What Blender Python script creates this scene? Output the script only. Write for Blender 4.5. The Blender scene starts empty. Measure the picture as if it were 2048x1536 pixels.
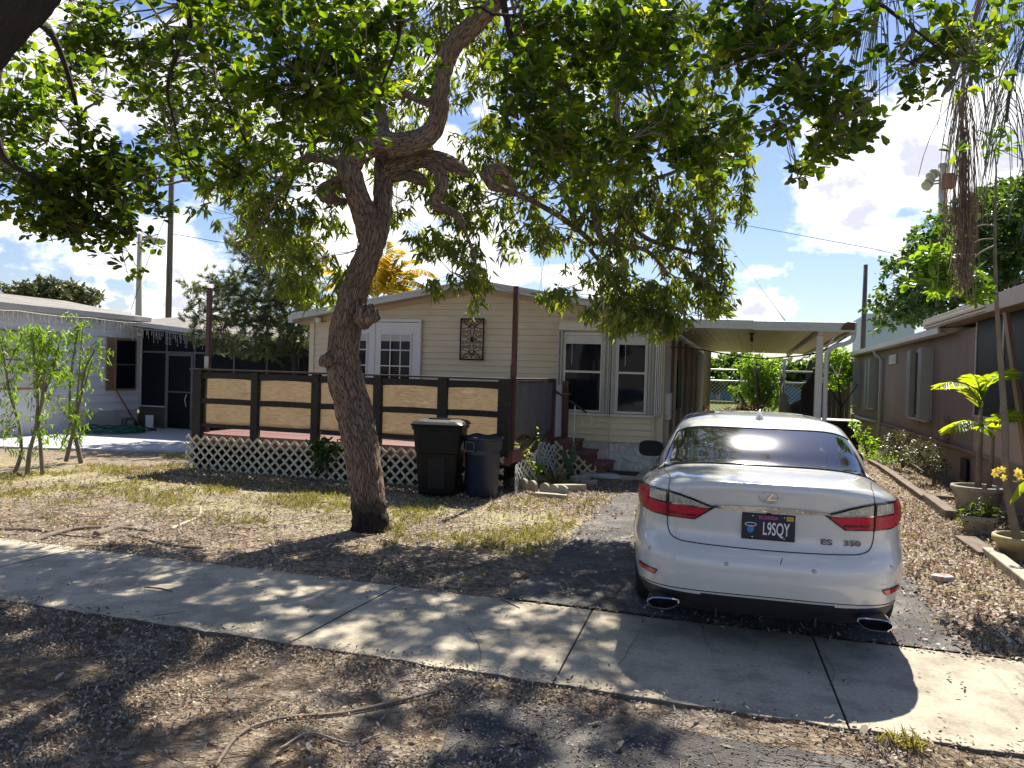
import bpy, math, random
import numpy as np
from mathutils import Vector, Matrix, noise
from mathutils.bvhtree import BVHTree
random.seed(7); RNG = np.random.default_rng(11)
sc = bpy.context.scene
COL = sc.collection

# ---------------------------------------------------------------- camera
F_PX, CAM_H = 1538.0, 1.72
_psi, _pit, _rol = math.radians(17.2), math.radians(-0.75), math.radians(1.7)
_f = Vector((-math.sin(_psi), math.cos(_psi), 0)); _r = Vector((math.cos(_psi), math.sin(_psi), 0)); _u = Vector((0, 0, 1))
CF = _f*math.cos(_pit) + _u*math.sin(_pit); _u2 = _u*math.cos(_pit) - _f*math.sin(_pit)
CR = _r*math.cos(_rol) + _u2*math.sin(_rol); CU = _u2*math.cos(_rol) - _r*math.sin(_rol)
CAM = Vector((0, 0, CAM_H))
cd = bpy.data.cameras.new('camera'); cam = bpy.data.objects.new('camera', cd); COL.objects.link(cam)
cd.sensor_width = 36; cd.lens = 36*F_PX/2048; cd.clip_start = 0.05; cd.clip_end = 3000
m3 = Matrix((CR, CU, -CF)).transposed(); cam.matrix_world = Matrix.Translation(CAM) @ m3.to_4x4()
sc.camera = cam

# ---------------------------------------------------------------- light
SUN_EL, SUN_AZ = math.radians(50), math.radians(1.0)      # azimuth clockwise from +Y
sdir = Vector((math.sin(SUN_AZ)*math.cos(SUN_EL), math.cos(SUN_AZ)*math.cos(SUN_EL), math.sin(SUN_EL)))
sl = bpy.data.lights.new('sun', 'SUN'); sl.energy = 3.75; sl.angle = math.radians(0.55); sl.color = (1, .93, .81)
so = bpy.data.objects.new('sun', sl); COL.objects.link(so); so.rotation_euler = (-sdir).to_track_quat('-Z', 'Y').to_euler()
so.location = (0, 10, 30)
sc.view_settings.view_transform = 'Standard'; sc.view_settings.look = 'None'
sc.view_settings.exposure = 1.42; sc.view_settings.gamma = 1; sc.view_settings.use_curve_mapping = False
sc.cycles.use_denoising = True
sc.cycles.max_bounces = 9; sc.cycles.diffuse_bounces = 4; sc.cycles.transparent_max_bounces = 12; sc.cycles.transmission_bounces = 6
sc.cycles.sample_clamp_indirect = 6; sc.cycles.caustics_reflective = False; sc.cycles.caustics_refractive = False

def ray(px, py):
    return CF + CR*((px-1024)/F_PX) - CU*((py-768)/F_PX)
def at(px, py, **k):
    """the point of the place seen at a photo pixel, on a plane X=, Y=, Z= or at depth D="""
    d = ray(px, py); (a, v), = k.items()
    t = v if a == 'D' else (v - CAM['XYZ'.index(a)])/d['XYZ'.index(a)]
    return CAM + d*t

world = bpy.data.worlds.new('World'); sc.world = world; world.use_nodes = True
nt = world.node_tree; nt.nodes.clear()
def wn(t, **k):
    n = nt.nodes.new(t)
    for a, v in k.items(): setattr(n, a, v)
    return n
def wm(op, a, b=None, c=None):
    n = wn('ShaderNodeMath', operation=op)
    for i, v in enumerate((a, b, c)):
        if v is None: continue
        if isinstance(v, (int, float)): n.inputs[i].default_value = v
        else: nt.links.new(v, n.inputs[i])
    return n.outputs[0]
sky = wn('ShaderNodeTexSky'); sky.sky_type = 'NISHITA'; sky.sun_disc = False
sky.sun_elevation = SUN_EL; sky.sun_rotation = SUN_AZ; sky.air_density = 1.2; sky.dust_density = .4; sky.ozone_density = 2.2
tc = wn('ShaderNodeTexCoord'); G = tc.outputs['Generated']
sep = wn('ShaderNodeSeparateXYZ'); nt.links.new(G, sep.inputs[0])
den = wm('ADD', wm('MAXIMUM', sep.outputs[2], 0.0), 0.16)
comb = wn('ShaderNodeCombineXYZ')
nt.links.new(wm('DIVIDE', sep.outputs[0], den), comb.inputs[0]); nt.links.new(wm('DIVIDE', sep.outputs[1], den), comb.inputs[1])
def wnoise(vec, scale, det, rough, dist=0.0):
    n = wn('ShaderNodeTexNoise'); nt.links.new(vec, n.inputs['Vector'])
    n.inputs['Scale'].default_value = scale; n.inputs['Detail'].default_value = det; n.inputs['Roughness'].default_value = rough
    n.inputs['Distortion'].default_value = dist
    return n.outputs[0]
nA = wnoise(comb.outputs[0], 1.15, 9, .58, .3)
nB = wnoise(G, 9.0, 8, .62, .2)
nC = wnoise(G, 5.0, 5, .55)
blobs = [((1850, 320), .15, 1.0), ((1720, 330), .11, .9), ((1990, 260), .16, 1.), ((1740, 410), .06, .85), ((1515, 610), .055, 1.0), ((1450, 640), .06, .8),
         ((1000, 560), .12, .9), ((1100, 600), .12, .8), ((60, 480), .18, .95), ((60, 560), .12, .8), ((430, 370), .12, .9), ((360, 590), .10, .75), ((150, 590), .10, .7),
         ((520, 440), .10, .8), ((250, 250), .35, .9), ((700, 100), .45, .8), ((860, 500), .1, .7), ((600, 520), .1, .7)]
acc = None
for (c, rad, w) in blobs:
    d = ray(*c).normalized()
    vd = wn('ShaderNodeVectorMath', operation='DISTANCE'); nt.links.new(G, vd.inputs[0]); vd.inputs[1].default_value = d
    v = wm('MULTIPLY', wm('MAXIMUM', wm('SUBTRACT', 1.0, wm('DIVIDE', vd.outputs['Value'], rad)), 0.0), w)
    acc = v if acc is None else wm('MAXIMUM', acc, v)
tot = wm('ADD', wm('ADD', wm('MULTIPLY', acc, .42), wm('MULTIPLY', wm('SUBTRACT', nB, .52), 1.2)), wm('MULTIPLY', wm('SUBTRACT', nA, .545), 1.1))
mr = wn('ShaderNodeMapRange'); mr.interpolation_type = 'SMOOTHSTEP'; nt.links.new(tot, mr.inputs[0])
mr.inputs[1].default_value = .05; mr.inputs[2].default_value = .24
core = wn('ShaderNodeMapRange'); nt.links.new(wm('ADD', tot, wm('MULTIPLY', wm('SUBTRACT', nC, .5), .45)), core.inputs[0]); core.inputs[1].default_value = .08; core.inputs[2].default_value = .36
cc = wn('ShaderNodeMix', data_type='RGBA'); nt.links.new(core.outputs[0], cc.inputs[0])
cc.inputs[6].default_value = (1.0, .95, .88, 1); cc.inputs[7].default_value = (.40, .41, .48, 1)
tint = wn('ShaderNodeVectorMath', operation='MULTIPLY'); nt.links.new(sky.outputs[0], tint.inputs[0]); tint.inputs[1].default_value = (.68, .70, .87)
bg1 = wn('ShaderNodeBackground'); nt.links.new(tint.outputs[0], bg1.inputs[0]); bg1.inputs[1].default_value = .058
bg2 = wn('ShaderNodeBackground'); nt.links.new(cc.outputs[2], bg2.inputs[0]); bg2.inputs[1].default_value = .78
mx = wn('ShaderNodeMixShader'); nt.links.new(mr.outputs[0], mx.inputs[0]); nt.links.new(bg1.outputs[0], mx.inputs[1]); nt.links.new(bg2.outputs[0], mx.inputs[2])
ow = wn('ShaderNodeOutputWorld'); nt.links.new(mx.outputs[0], ow.inputs[0])

# ---------------------------------------------------------------- materials
def mat(name, col, rough=.6, var=.15, vscale=6.0, metal=0.0, bump=0.0, bscale=40.0, col2=None, c2=(.45, .62), c2scale=3.0,
        stretch=(1, 1, 1), trans=0.0, tcol=None, spec=.5, coat=0.0, attr=None, ramp=None, wave=None, alpha=None, uv=False, emit=None, voro=None, dist=.01):
    """a procedural material: base colour with noise variation, an optional second colour in patches, bump, translucency"""
    m = bpy.data.materials.new(name); m.use_nodes = True; t = m.node_tree; N = t.nodes; L = t.links
    b = N['Principled BSDF']; out = N['Material Output']
    def nn(ty, **k):
        n = N.new(ty)
        for a, v in k.items(): setattr(n, a, v)
        return n
    tcn = nn('ShaderNodeTexCoord'); vec = tcn.outputs['UV' if uv else 'Object']
    if not uv:                       # world position keeps neighbouring pieces from repeating
        g = nn('ShaderNodeNewGeometry'); vec = g.outputs['Position']
    mp = nn('ShaderNodeMapping'); L.new(vec, mp.inputs[0]); mp.inputs['Scale'].default_value = stretch; vec = mp.outputs[0]
    def noi(s, det=5, r=.6, d=0.):
        n = nn('ShaderNodeTexNoise'); L.new(vec, n.inputs['Vector']); n.inputs['Scale'].default_value = s
        n.inputs['Detail'].default_value = det; n.inputs['Roughness'].default_value = r; n.inputs['Distortion'].default_value = d
        return n.outputs[0]
    def mth(op, a, b_):
        n = nn('ShaderNodeMath', operation=op)
        for i, v in enumerate((a, b_)):
            if isinstance(v, (int, float)): n.inputs[i].default_value = v
            else: L.new(v, n.inputs[i])
        return n.outputs[0]
    colsock = None
    if ramp:
        at_ = nn('ShaderNodeAttribute'); at_.attribute_name = 'rnd'
        cr = nn('ShaderNodeValToRGB'); L.new(at_.outputs['Fac'], cr.inputs[0])
        e = cr.color_ramp.elements
        while len(e) < len(ramp): e.new(.5)
        for i, (p, c) in enumerate(ramp): e[i].position = p; e[i].color = (*c, 1)
        colsock = cr.outputs[0]
    else:
        rgb = nn('ShaderNodeRGB'); rgb.outputs[0].default_value = (*col, 1); colsock = rgb.outputs[0]
    if col2:
        mrn = nn('ShaderNodeMapRange'); L.new(noi(c2scale, 7, .65), mrn.inputs[0]); mrn.inputs[1].default_value = c2[0]; mrn.inputs[2].default_value = c2[1]
        mxn = nn('ShaderNodeMix', data_type='RGBA'); L.new(mrn.outputs[0], mxn.inputs[0]); L.new(colsock, mxn.inputs[6]); mxn.inputs[7].default_value = (*col2, 1)
        colsock = mxn.outputs[2]
    if var:
        mrn = nn('ShaderNodeMapRange'); L.new(noi(vscale), mrn.inputs[0]); mrn.inputs[1].default_value = .3; mrn.inputs[2].default_value = .7
        mrn.inputs[3].default_value = 1-var; mrn.inputs[4].default_value = 1+var
        h = nn('ShaderNodeVectorMath', operation='SCALE'); L.new(colsock, h.inputs[0]); L.new(mrn.outputs[0], h.inputs['Scale']); colsock = h.outputs[0]
    L.new(colsock, b.inputs['Base Color'])
    b.inputs['Roughness'].default_value = rough; b.inputs['Metallic'].default_value = metal
    b.inputs['Specular IOR Level'].default_value = spec; b.inputs['Coat Weight'].default_value = coat; b.inputs['Coat Roughness'].default_value = .03
    hs = None
    if bump: hs = mth('MULTIPLY', noi(bscale, 6, .65), bump)
    if voro:
        v = nn('ShaderNodeTexVoronoi', feature='DISTANCE_TO_EDGE'); wob = nn('ShaderNodeTexNoise'); L.new(vec, wob.inputs['Vector']); wob.inputs['Scale'].default_value = 9; wob.inputs['Detail'].default_value = 4; wv = nn('ShaderNodeVectorMath', operation='MULTIPLY_ADD'); L.new(wob.outputs['Color'], wv.inputs[0]); wv.inputs[1].default_value = (.10, .10, .10); L.new(vec, wv.inputs[2]); L.new(wv.outputs[0], v.inputs['Vector']); v.inputs['Scale'].default_value = voro[0]
        vv = mth('MULTIPLY', mth('MINIMUM', v.outputs[0], .12), voro[1]*8); hs = vv if hs is None else mth('ADD', hs, vv)
        if len(voro) > 2:                # crack shade put into the bark colour, to back up the relief
            q = nn('ShaderNodeMapRange'); L.new(v.outputs[0], q.inputs[0]); q.inputs[1].default_value = .0; q.inputs[2].default_value = .09; q.inputs[3].default_value = voro[2]
            h2 = nn('ShaderNodeVectorMath', operation='SCALE'); L.new(b.inputs['Base Color'].links[0].from_socket, h2.inputs[0]); L.new(q.outputs[0], h2.inputs['Scale']); L.new(h2.outputs[0], b.inputs['Base Color'])
    if wave:
        w = nn('ShaderNodeTexWave', bands_direction=wave[0]); L.new(vec, w.inputs['Vector']); w.inputs['Scale'].default_value = wave[1]
        w.inputs['Distortion'].default_value = wave[3] if len(wave) > 3 else 0
        vv = mth('MULTIPLY', w.outputs[1], wave[2]); hs = vv if hs is None else mth('ADD', hs, vv)
    if hs is not None:
        bp = nn('ShaderNodeBump'); L.new(hs, bp.inputs['Height']); bp.inputs['Distance'].default_value = dist; bp.inputs['Strength'].default_value = 1
        L.new(bp.outputs[0], b.inputs['Normal'])
    last = b.outputs[0]
    if trans:
        tr = nn('ShaderNodeBsdfTranslucent')
        h = nn('ShaderNodeVectorMath', operation='MULTIPLY'); L.new(colsock, h.inputs[0]); h.inputs[1].default_value = tcol or (1, 1, 1); L.new(h.outputs[0], tr.inputs[0])
        ms = nn('ShaderNodeMixShader'); ms.inputs[0].default_value = trans; L.new(last, ms.inputs[1]); L.new(tr.outputs[0], ms.inputs[2]); last = ms.outputs[0]
    if alpha is not None:
        tp = nn('ShaderNodeBsdfTransparent'); ms = nn('ShaderNodeMixShader'); ms.inputs[0].default_value = alpha
        L.new(tp.outputs[0], ms.inputs[1]); L.new(last, ms.inputs[2]); last = ms.outputs[0]
    L.new(last, out.inputs[0])
    return m

M = {}
M['siding'] = mat('siding_cream', (.68, .59, .405), .5, .07, 2.0, bump=.15, bscale=60)
M['trim'] = mat('trim_white', (.62, .61, .55), .45, .08, 3)
M['roofmetal'] = mat('roof_metal', (.50, .55, .52), .4, .1, 2)
M['soffit'] = mat('soffit', (.50, .42, .30), .6, .08)
M['door'] = mat('door_white', (.72, .71, .68), .4, .04)
M['glass'] = mat('window_glass', (.008, .010, .016), .05, .5, 1.2, spec=.20)
M['blind'] = mat('blind', (.6, .58, .5), .6, .05, wave=('Z', 12, .5))
M['brown'] = mat('brown_paint', (.040, .022, .018), .55, .35, 9, bump=.3, bscale=50)
M['post'] = mat('cloth_silhouette', (.028, .024, .020), .8, .3, 14, bump=.3, bscale=80)  # dark tone stands for posts and rails silhouetted through the backlit cloth
M['redwood'] = mat('red_stain', (.17, .065, .055), .6, .2, 7, bump=.2, bscale=50, stretch=(1, 6, 6))
M['maroon'] = mat('maroon_metal', (.085, .028, .028), .45, .15, 5)
M['cloth'] = mat('shade_cloth_tan', (.53, .46, .36), .9, .26, 34, trans=.62, stretch=(.25, 1, 3.5), wave=('Z', 9, 1.0, .5), bump=.6, bscale=60)
M['graycloth'] = mat('shade_cloth_grey', (.20, .185, .17), .9, .15, 16, trans=.35, bump=.4, bscale=50, stretch=(1, 1, .4))
M['lattice'] = mat('lattice_wood', (.64, .57, .40), .65, .22, 9, col2=(.32, .27, .17), c2=(.52, .75), c2scale=14)
M['lattice2'] = mat('lattice_white', (.72, .71, .66), .6, .1, 9)
M['stone'] = mat('painted_stone', (.62, .61, .57), .7, .12, 7, bump=1.2, bscale=14, dist=.02)
M['mortar'] = mat('mortar', (.30, .29, .27), .9, .2, 20)
M['concrete'] = mat('concrete', (.47, .41, .31), .88, .18, 45, col2=(.31, .27, .205), c2=(.46, .60), c2scale=2.3, bump=.9, bscale=110, dist=.006)
M['slabedge'] = mat('concrete_edge', (.15, .13, .10), .95, .3, 20, bump=1, bscale=40)
M['patio'] = mat('patio_paint', (.50, .51, .52), .7, .08, 2, col2=(.38, .38, .39), c2=(.5, .8), c2scale=1.2)
M['asphalt'] = mat('asphalt', (.085, .080, .078), .9, .3, 60, col2=(.21, .195, .17), c2=(.47, .66), c2scale=2.2, bump=1.2, bscale=160, dist=.008)
M['wsiding'] = mat('siding_white', (.74, .745, .76), .5, .06, 2)
M['wbrick'] = mat('skirt_white', (.66, .66, .67), .8, .1, 8, bump=.8, bscale=30)
M['shroof'] = mat('flat_roof_coating', (.27, .25, .225), .85, .2, 2.2, bump=.5, bscale=20, col2=(.16, .15, .135), c2=(.42, .65), c2scale=2.5, stretch=(1.6, .35, 1))
M['gutter'] = mat('gutter_grey', (.50, .48, .46), .45, .08)
M['screen'] = mat('dark_screen', (.009, .010, .014), .55, .3, 2, spec=.15)
M['tanframe'] = mat('shutter_tan', (.30, .19, .11), .6, .1)
M['alu'] = mat('aluminium', (.42, .42, .40), .4, .1, 5, metal=.4)
M['greyalu'] = mat('screen_frame_grey', (.13, .13, .13), .5, .1)
M['brownwall'] = mat('brown_t111', (.275, .20, .16), .75, .12, 3, bump=.3, bscale=40, stretch=(1, 1, .25))
M['brownbrick'] = mat('skirt_block', (.31, .22, .175), .85, .15, 9, bump=.8, bscale=40)
M['wsill'] = mat('grey_shutter', (.42, .42, .37), .55, .08, 5)
M['pink'] = mat('pink_wall', (.44, .32, .25), .7, .08, 3)
M['darkwood'] = mat('weathered_fence', (.11, .085, .075), .85, .2, 8, stretch=(1, 1, .2))
M['pvc'] = mat('pvc_white', (.6, .6, .58), .4, .05)
M['panroof'] = mat('carport_pan', (.74, .60, .47), .38, .1, 2, metal=.2, wave=('X', 2.6, .25))
M['tarp'] = mat('dark_tarp', (.045, .036, .034), .75, .25, 6, trans=.18)
M['blackplastic'] = mat('black_plastic', (.007, .007, .008), .45, .4, 12, bump=.25, bscale=130, spec=.22)
M['navyplastic'] = mat('navy_plastic', (.022, .034, .072), .42, spec=.25, var=.3, vscale=10, bump=.3, bscale=60) if False else mat('navy_plastic', (.022, .034, .072), .42, .3, 10, bump=.3, bscale=60, stretch=(1, 1, .4))
M['rubber'] = mat('rubber', (.015, .015, .015), .85, .2, 20)
M['iron'] = mat('black_iron', (.010, .008, .008), .6, .2, spec=.15)
M['polewood'] = mat('utility_pole', (.13, .105, .088), .85, .25, 5, bump=.6, bscale=30, stretch=(1, 1, .1))
M['concpole'] = mat('concrete_pole', (.50, .46, .38), .8, .08, 3)
M['wire'] = mat('wire', (.02, .02, .02), .6, 0)
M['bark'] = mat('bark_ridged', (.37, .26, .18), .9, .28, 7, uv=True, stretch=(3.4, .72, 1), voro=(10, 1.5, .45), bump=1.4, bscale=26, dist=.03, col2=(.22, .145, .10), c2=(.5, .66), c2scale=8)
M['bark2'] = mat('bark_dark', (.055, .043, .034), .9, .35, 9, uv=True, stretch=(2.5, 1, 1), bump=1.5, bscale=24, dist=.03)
M['twig'] = mat('twig_bark', (.19, .155, .115), .85, .25, 6)
M['plasticgreen'] = mat('green_hose', (.01, .12, .07), .4, .1)
M['red'] = mat('red_plastic', (.25, .02, .02), .4, .1)
M['pot'] = mat('pot_cream', (.36, .32, .25), .8, .18, 6, col2=(.17, .15, .11), c2=(.5, .7), c2scale=5, bump=.4, bscale=40)
M['potyellow'] = mat('pot_yellowed', (.40, .32, .17), .8, .18, 6, col2=(.22, .17, .10), c2=(.5, .7), c2scale=5)
M['soil'] = mat('soil', (.05, .037, .026), .95, .3, 30, bump=1, bscale=60)
M['timber'] = mat('old_timber', (.17, .13, .10), .9, .3, 12, bump=1, bscale=30, stretch=(1, .2, 1))
M['brickc'] = mat('edging_block', (.38, .345, .28), .85, .2, 9, bump=.8, bscale=50)
M['blue'] = mat('blue_board', (.02, .19, .42), .6, .1)
M['redroof'] = mat('salmon_roof', (.55, .22, .14), .7, .1)
M['paleb'] = mat('pale_wall', (.55, .60, .68), .7, .05)
M['steel'] = mat('galvanised', (.36, .37, .37), .5, .1, metal=.5)
M['lamp'] = mat('floodlight_shell', (.55, .54, .48), .45, .1)
M['rootw'] = mat('bare_root', (.20, .16, .12), .9, .3, 15, bump=.8, bscale=40)
M['rootpale'] = mat('bleached_root', (.45, .39, .30), .8, .2, 15, bump=.6, bscale=40)
YG = (3.0, 2.9, .55)
def leafmat(name, cols, tr=.42, rough=.38, tcol=YG):
    return mat(name, None or (.1, .1, .1), rough, .22, 1.4, ramp=cols, trans=tr, tcol=tcol, spec=.45)
M['leaf_round'] = leafmat('leaf_round', [(0, (.012, .028, .006)), (.45, (.048, .088, .013)), (.82, (.13, .175, .022)), (1, (.25, .24, .03))], .64)
M['leaf_long'] = leafmat('leaf_long', [(0, (.055, .080, .024)), (.5, (.105, .140, .040)), (.88, (.17, .19, .055)), (1, (.24, .18, .06))], .50)
M['leaf_far'] = leafmat('leaf_far', [(0, (.030, .065, .018)), (.6, (.055, .105, .026)), (1, (.09, .14, .035))], .36)
M['leaf_pine'] = leafmat('leaf_needle', [(0, (.05, .07, .04)), (.6, (.09, .115, .07)), (1, (.15, .17, .10))], .35)
M['leaf_lime'] = leafmat('leaf_lime', [(0, (.07, .13, .025)), (.6, (.12, .21, .035)), (1, (.19, .27, .05))], .45)
M['leaf_yellow'] = leafmat('leaf_yellow', [(0, (.16, .20, .03)), (.35, (.50, .40, .04)), (1, (.75, .56, .05))], .5, tcol=(1.5, 1.3, .5))
M['leaf_palm'] = leafmat('leaf_palm', [(0, (.09, .15, .025)), (.6, (.20, .26, .03)), (1, (.33, .34, .04))], .55)
M['leaf_greypalm'] = leafmat('leaf_grey_palm', [(0, (.13, .16, .12)), (1, (.24, .27, .2))], .35, tcol=(1, 1.1, .8))
M['strand'] = mat('dry_strand', (.26, .19, .14), .85, .3, 10, trans=.2)
M['litter'] = mat('dead_leaves', (.2, .15, .1), .7, .15, 3, trans=.18, tcol=(1.3, 1, .7),
                  ramp=[(0, (.075, .060, .045)), (.33, (.17, .135, .10)), (.68, (.35, .29, .22)), (.93, (.60, .53, .44)), (1, (.34, .12, .08))])
M['grass'] = leafmat('grass_blades', [(0, (.19, .18, .04)), (.4, (.34, .31, .08)), (.65, (.50, .42, .19)), (1, (.62, .52, .30))], .4, .5, (1.2, 1.3, .6))
M['flower'] = mat('yellow_flower', (.72, .60, .16), .5, .15, 20, trans=.4, tcol=(1.2, 1.1, .6))
M['pebble'] = mat('pebbles', (.26, .24, .21), .85, .3, 40)

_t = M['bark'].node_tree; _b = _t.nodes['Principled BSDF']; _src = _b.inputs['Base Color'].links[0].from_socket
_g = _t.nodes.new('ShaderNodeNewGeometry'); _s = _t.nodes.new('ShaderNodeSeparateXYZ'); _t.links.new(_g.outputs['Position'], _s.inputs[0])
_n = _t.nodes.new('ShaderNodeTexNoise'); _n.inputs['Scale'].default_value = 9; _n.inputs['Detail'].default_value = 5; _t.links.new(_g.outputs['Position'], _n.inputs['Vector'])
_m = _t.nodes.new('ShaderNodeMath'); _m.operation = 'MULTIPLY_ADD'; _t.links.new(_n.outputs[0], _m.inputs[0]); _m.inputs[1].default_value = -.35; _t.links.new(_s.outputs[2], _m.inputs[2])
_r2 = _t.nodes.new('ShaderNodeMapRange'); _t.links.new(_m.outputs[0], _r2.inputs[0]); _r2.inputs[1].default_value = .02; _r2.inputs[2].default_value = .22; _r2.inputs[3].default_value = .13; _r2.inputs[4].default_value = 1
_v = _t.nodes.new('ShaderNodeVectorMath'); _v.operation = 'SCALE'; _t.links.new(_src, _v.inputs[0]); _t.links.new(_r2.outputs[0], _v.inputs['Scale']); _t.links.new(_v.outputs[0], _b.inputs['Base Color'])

# ---------------------------------------------------------------- mesh builders
ORG = {}
def _tag(o, label=None, cat=None, group=None, kind=None):
    if label: o['label'] = label
    if cat: o['category'] = cat
    if group: o['group'] = group
    if kind: o['kind'] = kind
    return o
def thing(name, label, cat, loc=(0, 0, 0), group=None):
    o = bpy.data.objects.new(name, None); COL.objects.link(o); o.location = loc; o.empty_display_size = .1
    ORG[o.name] = Vector(loc); return _tag(o, label, cat, group)
def link(name, me, parent=None, m=None, org=None):
    o = bpy.data.objects.new(name, me); COL.objects.link(o)
    if m is not None and not me.materials: me.materials.append(m)
    if parent is not None:
        o.parent = parent; ORG[o.name] = ORG[parent.name]
    else: ORG[o.name] = Vector((0, 0, 0)) if org is None else Vector(org)
    return o
def np_mesh(name, V, Fq, m, parent=None, smooth=False, rnd=None, uv=None, kind=None, label=None, cat=None, group=None):
    """fast mesh from numpy arrays; Fq is (n,3) or (n,4)"""
    V = np.asarray(V, dtype=np.float64); Fq = np.asarray(Fq, dtype=np.int32)
    if parent is not None: V = V - np.array(ORG[parent.name])
    me = bpy.data.meshes.new(name); k = Fq.shape[1]
    me.vertices.add(len(V)); me.vertices.foreach_set('co', V.astype(np.float32).ravel())
    me.loops.add(Fq.size); me.loops.foreach_set('vertex_index', Fq.ravel())
    me.polygons.add(len(Fq)); me.polygons.foreach_set('loop_start', np.arange(0, Fq.size, k, dtype=np.int32))
    if smooth: me.polygons.foreach_set('use_smooth', np.ones(len(Fq), dtype=bool))
    me.update(calc_edges=True)
    if rnd is not None:
        a = me.attributes.new('rnd', 'FLOAT', 'POINT'); a.data.foreach_set('value', np.asarray(rnd, dtype=np.float32))
    if uv is not None:
        l = me.uv_layers.new(name='UVMap'); l.data.foreach_set('uv', np.asarray(uv, dtype=np.float32)[Fq.ravel()].ravel())
    o = link(name, me, parent, m); return _tag(o, label, cat, group, kind)

class MB:
    def __init__(s): s.v = []; s.f = []; s.s = []
    def add(s, vs, fs, smooth=False):
        n = len(s.v); s.v += [tuple(p) for p in vs]; s.f += [tuple(i+n for i in f) for f in fs]; s.s += [smooth]*len(fs); return s
    def box(s, x0, x1, y0, y1, z0, z1):
        return s.add([(x0, y0, z0), (x1, y0, z0), (x1, y1, z0), (x0, y1, z0), (x0, y0, z1), (x1, y0, z1), (x1, y1, z1), (x0, y1, z1)],
                     [(0, 3, 2, 1), (4, 5, 6, 7), (0, 1, 5, 4), (1, 2, 6, 5), (2, 3, 7, 6), (3, 0, 4, 7)])
    def bar(s, a, b, w, h, up=(0, 0, 1)):
        """a beam from a to b, w wide and h tall"""
        a, b = Vector(a), Vector(b); d = (b-a).normalized(); x = d.cross(Vector(up))
        x = x.normalized() if x.length > 1e-5 else Vector((1, 0, 0)); y = x.cross(d)
        vs = [p + x*(i*w/2) + y*(j*h/2) for p in (a, b) for i, j in ((-1, -1), (1, -1), (1, 1), (-1, 1))]
        return s.add(vs, [(0, 1, 2, 3), (7, 6, 5, 4), (0, 4, 5, 1), (1, 5, 6, 2), (2, 6, 7, 3), (3, 7, 4, 0)])
    def prism(s, poly, d):
        """an outline (3-D points) pushed along d"""
        n = len(poly); d = Vector(d); p = [Vector(q) for q in poly]
        return s.add(p + [q+d for q in p], [tuple(range(n-1, -1, -1)), tuple(range(n, 2*n))] + [(i, (i+1) % n, n+(i+1) % n, n+i) for i in range(n)])
    def tube(s, pts, r, n=8, cap=True, smooth=True):
        pts = [Vector(p) for p in pts]; rs = r if isinstance(r, (list, tuple)) else [r]*len(pts)
        vs = []; x = None
        for i, p in enumerate(pts):
            d = (pts[min(i+1, len(pts)-1)] - pts[max(i-1, 0)]); d = d.normalized() if d.length > 1e-9 else Vector((0, 0, 1))
            if x is None: x = d.orthogonal().normalized()
            x = (x - d*x.dot(d)).normalized(); y = d.cross(x)
            vs += [p + (x*math.cos(2*math.pi*k/n) + y*math.sin(2*math.pi*k/n))*rs[i] for k in range(n)]
        fs = [(i*n+k, i*n+(k+1) % n, (i+1)*n+(k+1) % n, (i+1)*n+k) for i in range(len(pts)-1) for k in range(n)]
        if cap: fs += [tuple(range(n-1, -1, -1)), tuple(range((len(pts)-1)*n, len(pts)*n))]
        return s.add(vs, fs, smooth)
    def lathe(s, prof, c=(0, 0, 0), n=32, sx=1, sy=1, smooth=True):
        vs = [(c[0]+r*sx*math.cos(2*math.pi*k/n), c[1]+r*sy*math.sin(2*math.pi*k/n), c[2]+z) for r, z in prof for k in range(n)]
        return s.add(vs, [(i*n+k, i*n+(k+1) % n, (i+1)*n+(k+1) % n, (i+1)*n+k) for i in range(len(prof)-1) for k in range(n)], smooth)
    def grid(s, fn, nu, nv, smooth=True):
        vs = [fn(i/nu, j/nv) for j in range(nv+1) for i in range(nu+1)]
        return s.add(vs, [(j*(nu+1)+i, j*(nu+1)+i+1, (j+1)*(nu+1)+i+1, (j+1)*(nu+1)+i) for j in range(nv) for i in range(nu)], smooth)
    def mesh(s, name, org=(0, 0, 0)):
        me = bpy.data.meshes.new(name); o = Vector(org); me.from_pydata([Vector(v)-o for v in s.v], [], s.f); me.update()
        me.polygons.foreach_set('use_smooth', s.s); return me
    def build(s, name, m, parent=None, bevel=0, label=None, cat=None, group=None, kind=None, solid=0):
        org = ORG[parent.name] if parent is not None else (0, 0, 0)
        if parent is None and cat and s.v:                     # a thing of one mesh has its origin at its base
            a = np.array(s.v); org = ((a[:, 0].min()+a[:, 0].max())/2, (a[:, 1].min()+a[:, 1].max())/2, a[:, 2].min())
        o = link(name, s.mesh(name, org), parent, m, org)
        if parent is None: o.location = org
        if solid:
            md = o.modifiers.new('thick', 'SOLIDIFY'); md.thickness = solid; md.offset = 0
        if bevel:
            md = o.modifiers.new('edge', 'BEVEL'); md.width = bevel; md.segments = 2; md.limit_method = 'ANGLE'; md.angle_limit = math.radians(35)
        return _tag(o, label, cat, group, kind)
def BOX(name, m, parent, *b, bevel=0, **k): return MB().box(*b).build(name, m, parent, bevel, **k)
def same(o, loc, parent, rot=None, scale=None, org=None):
    """another piece sharing the mesh of o, its origin moved to loc (world)"""
    c = o.copy(); COL.objects.link(c); c.parent = parent; ORG[c.name] = ORG[parent.name]
    c.location = Vector(loc) - ORG[parent.name]
    if rot: c.rotation_euler = rot
    if scale: c.scale = scale
    return c
def copy_tree(o, parent=None):
    c = o.copy(); COL.objects.link(c); c.parent = parent
    if o.name in ORG: ORG[c.name] = ORG[o.name]
    for ch in [x for x in bpy.data.objects if x.parent == o]: copy_tree(ch, c)
    return c
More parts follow.
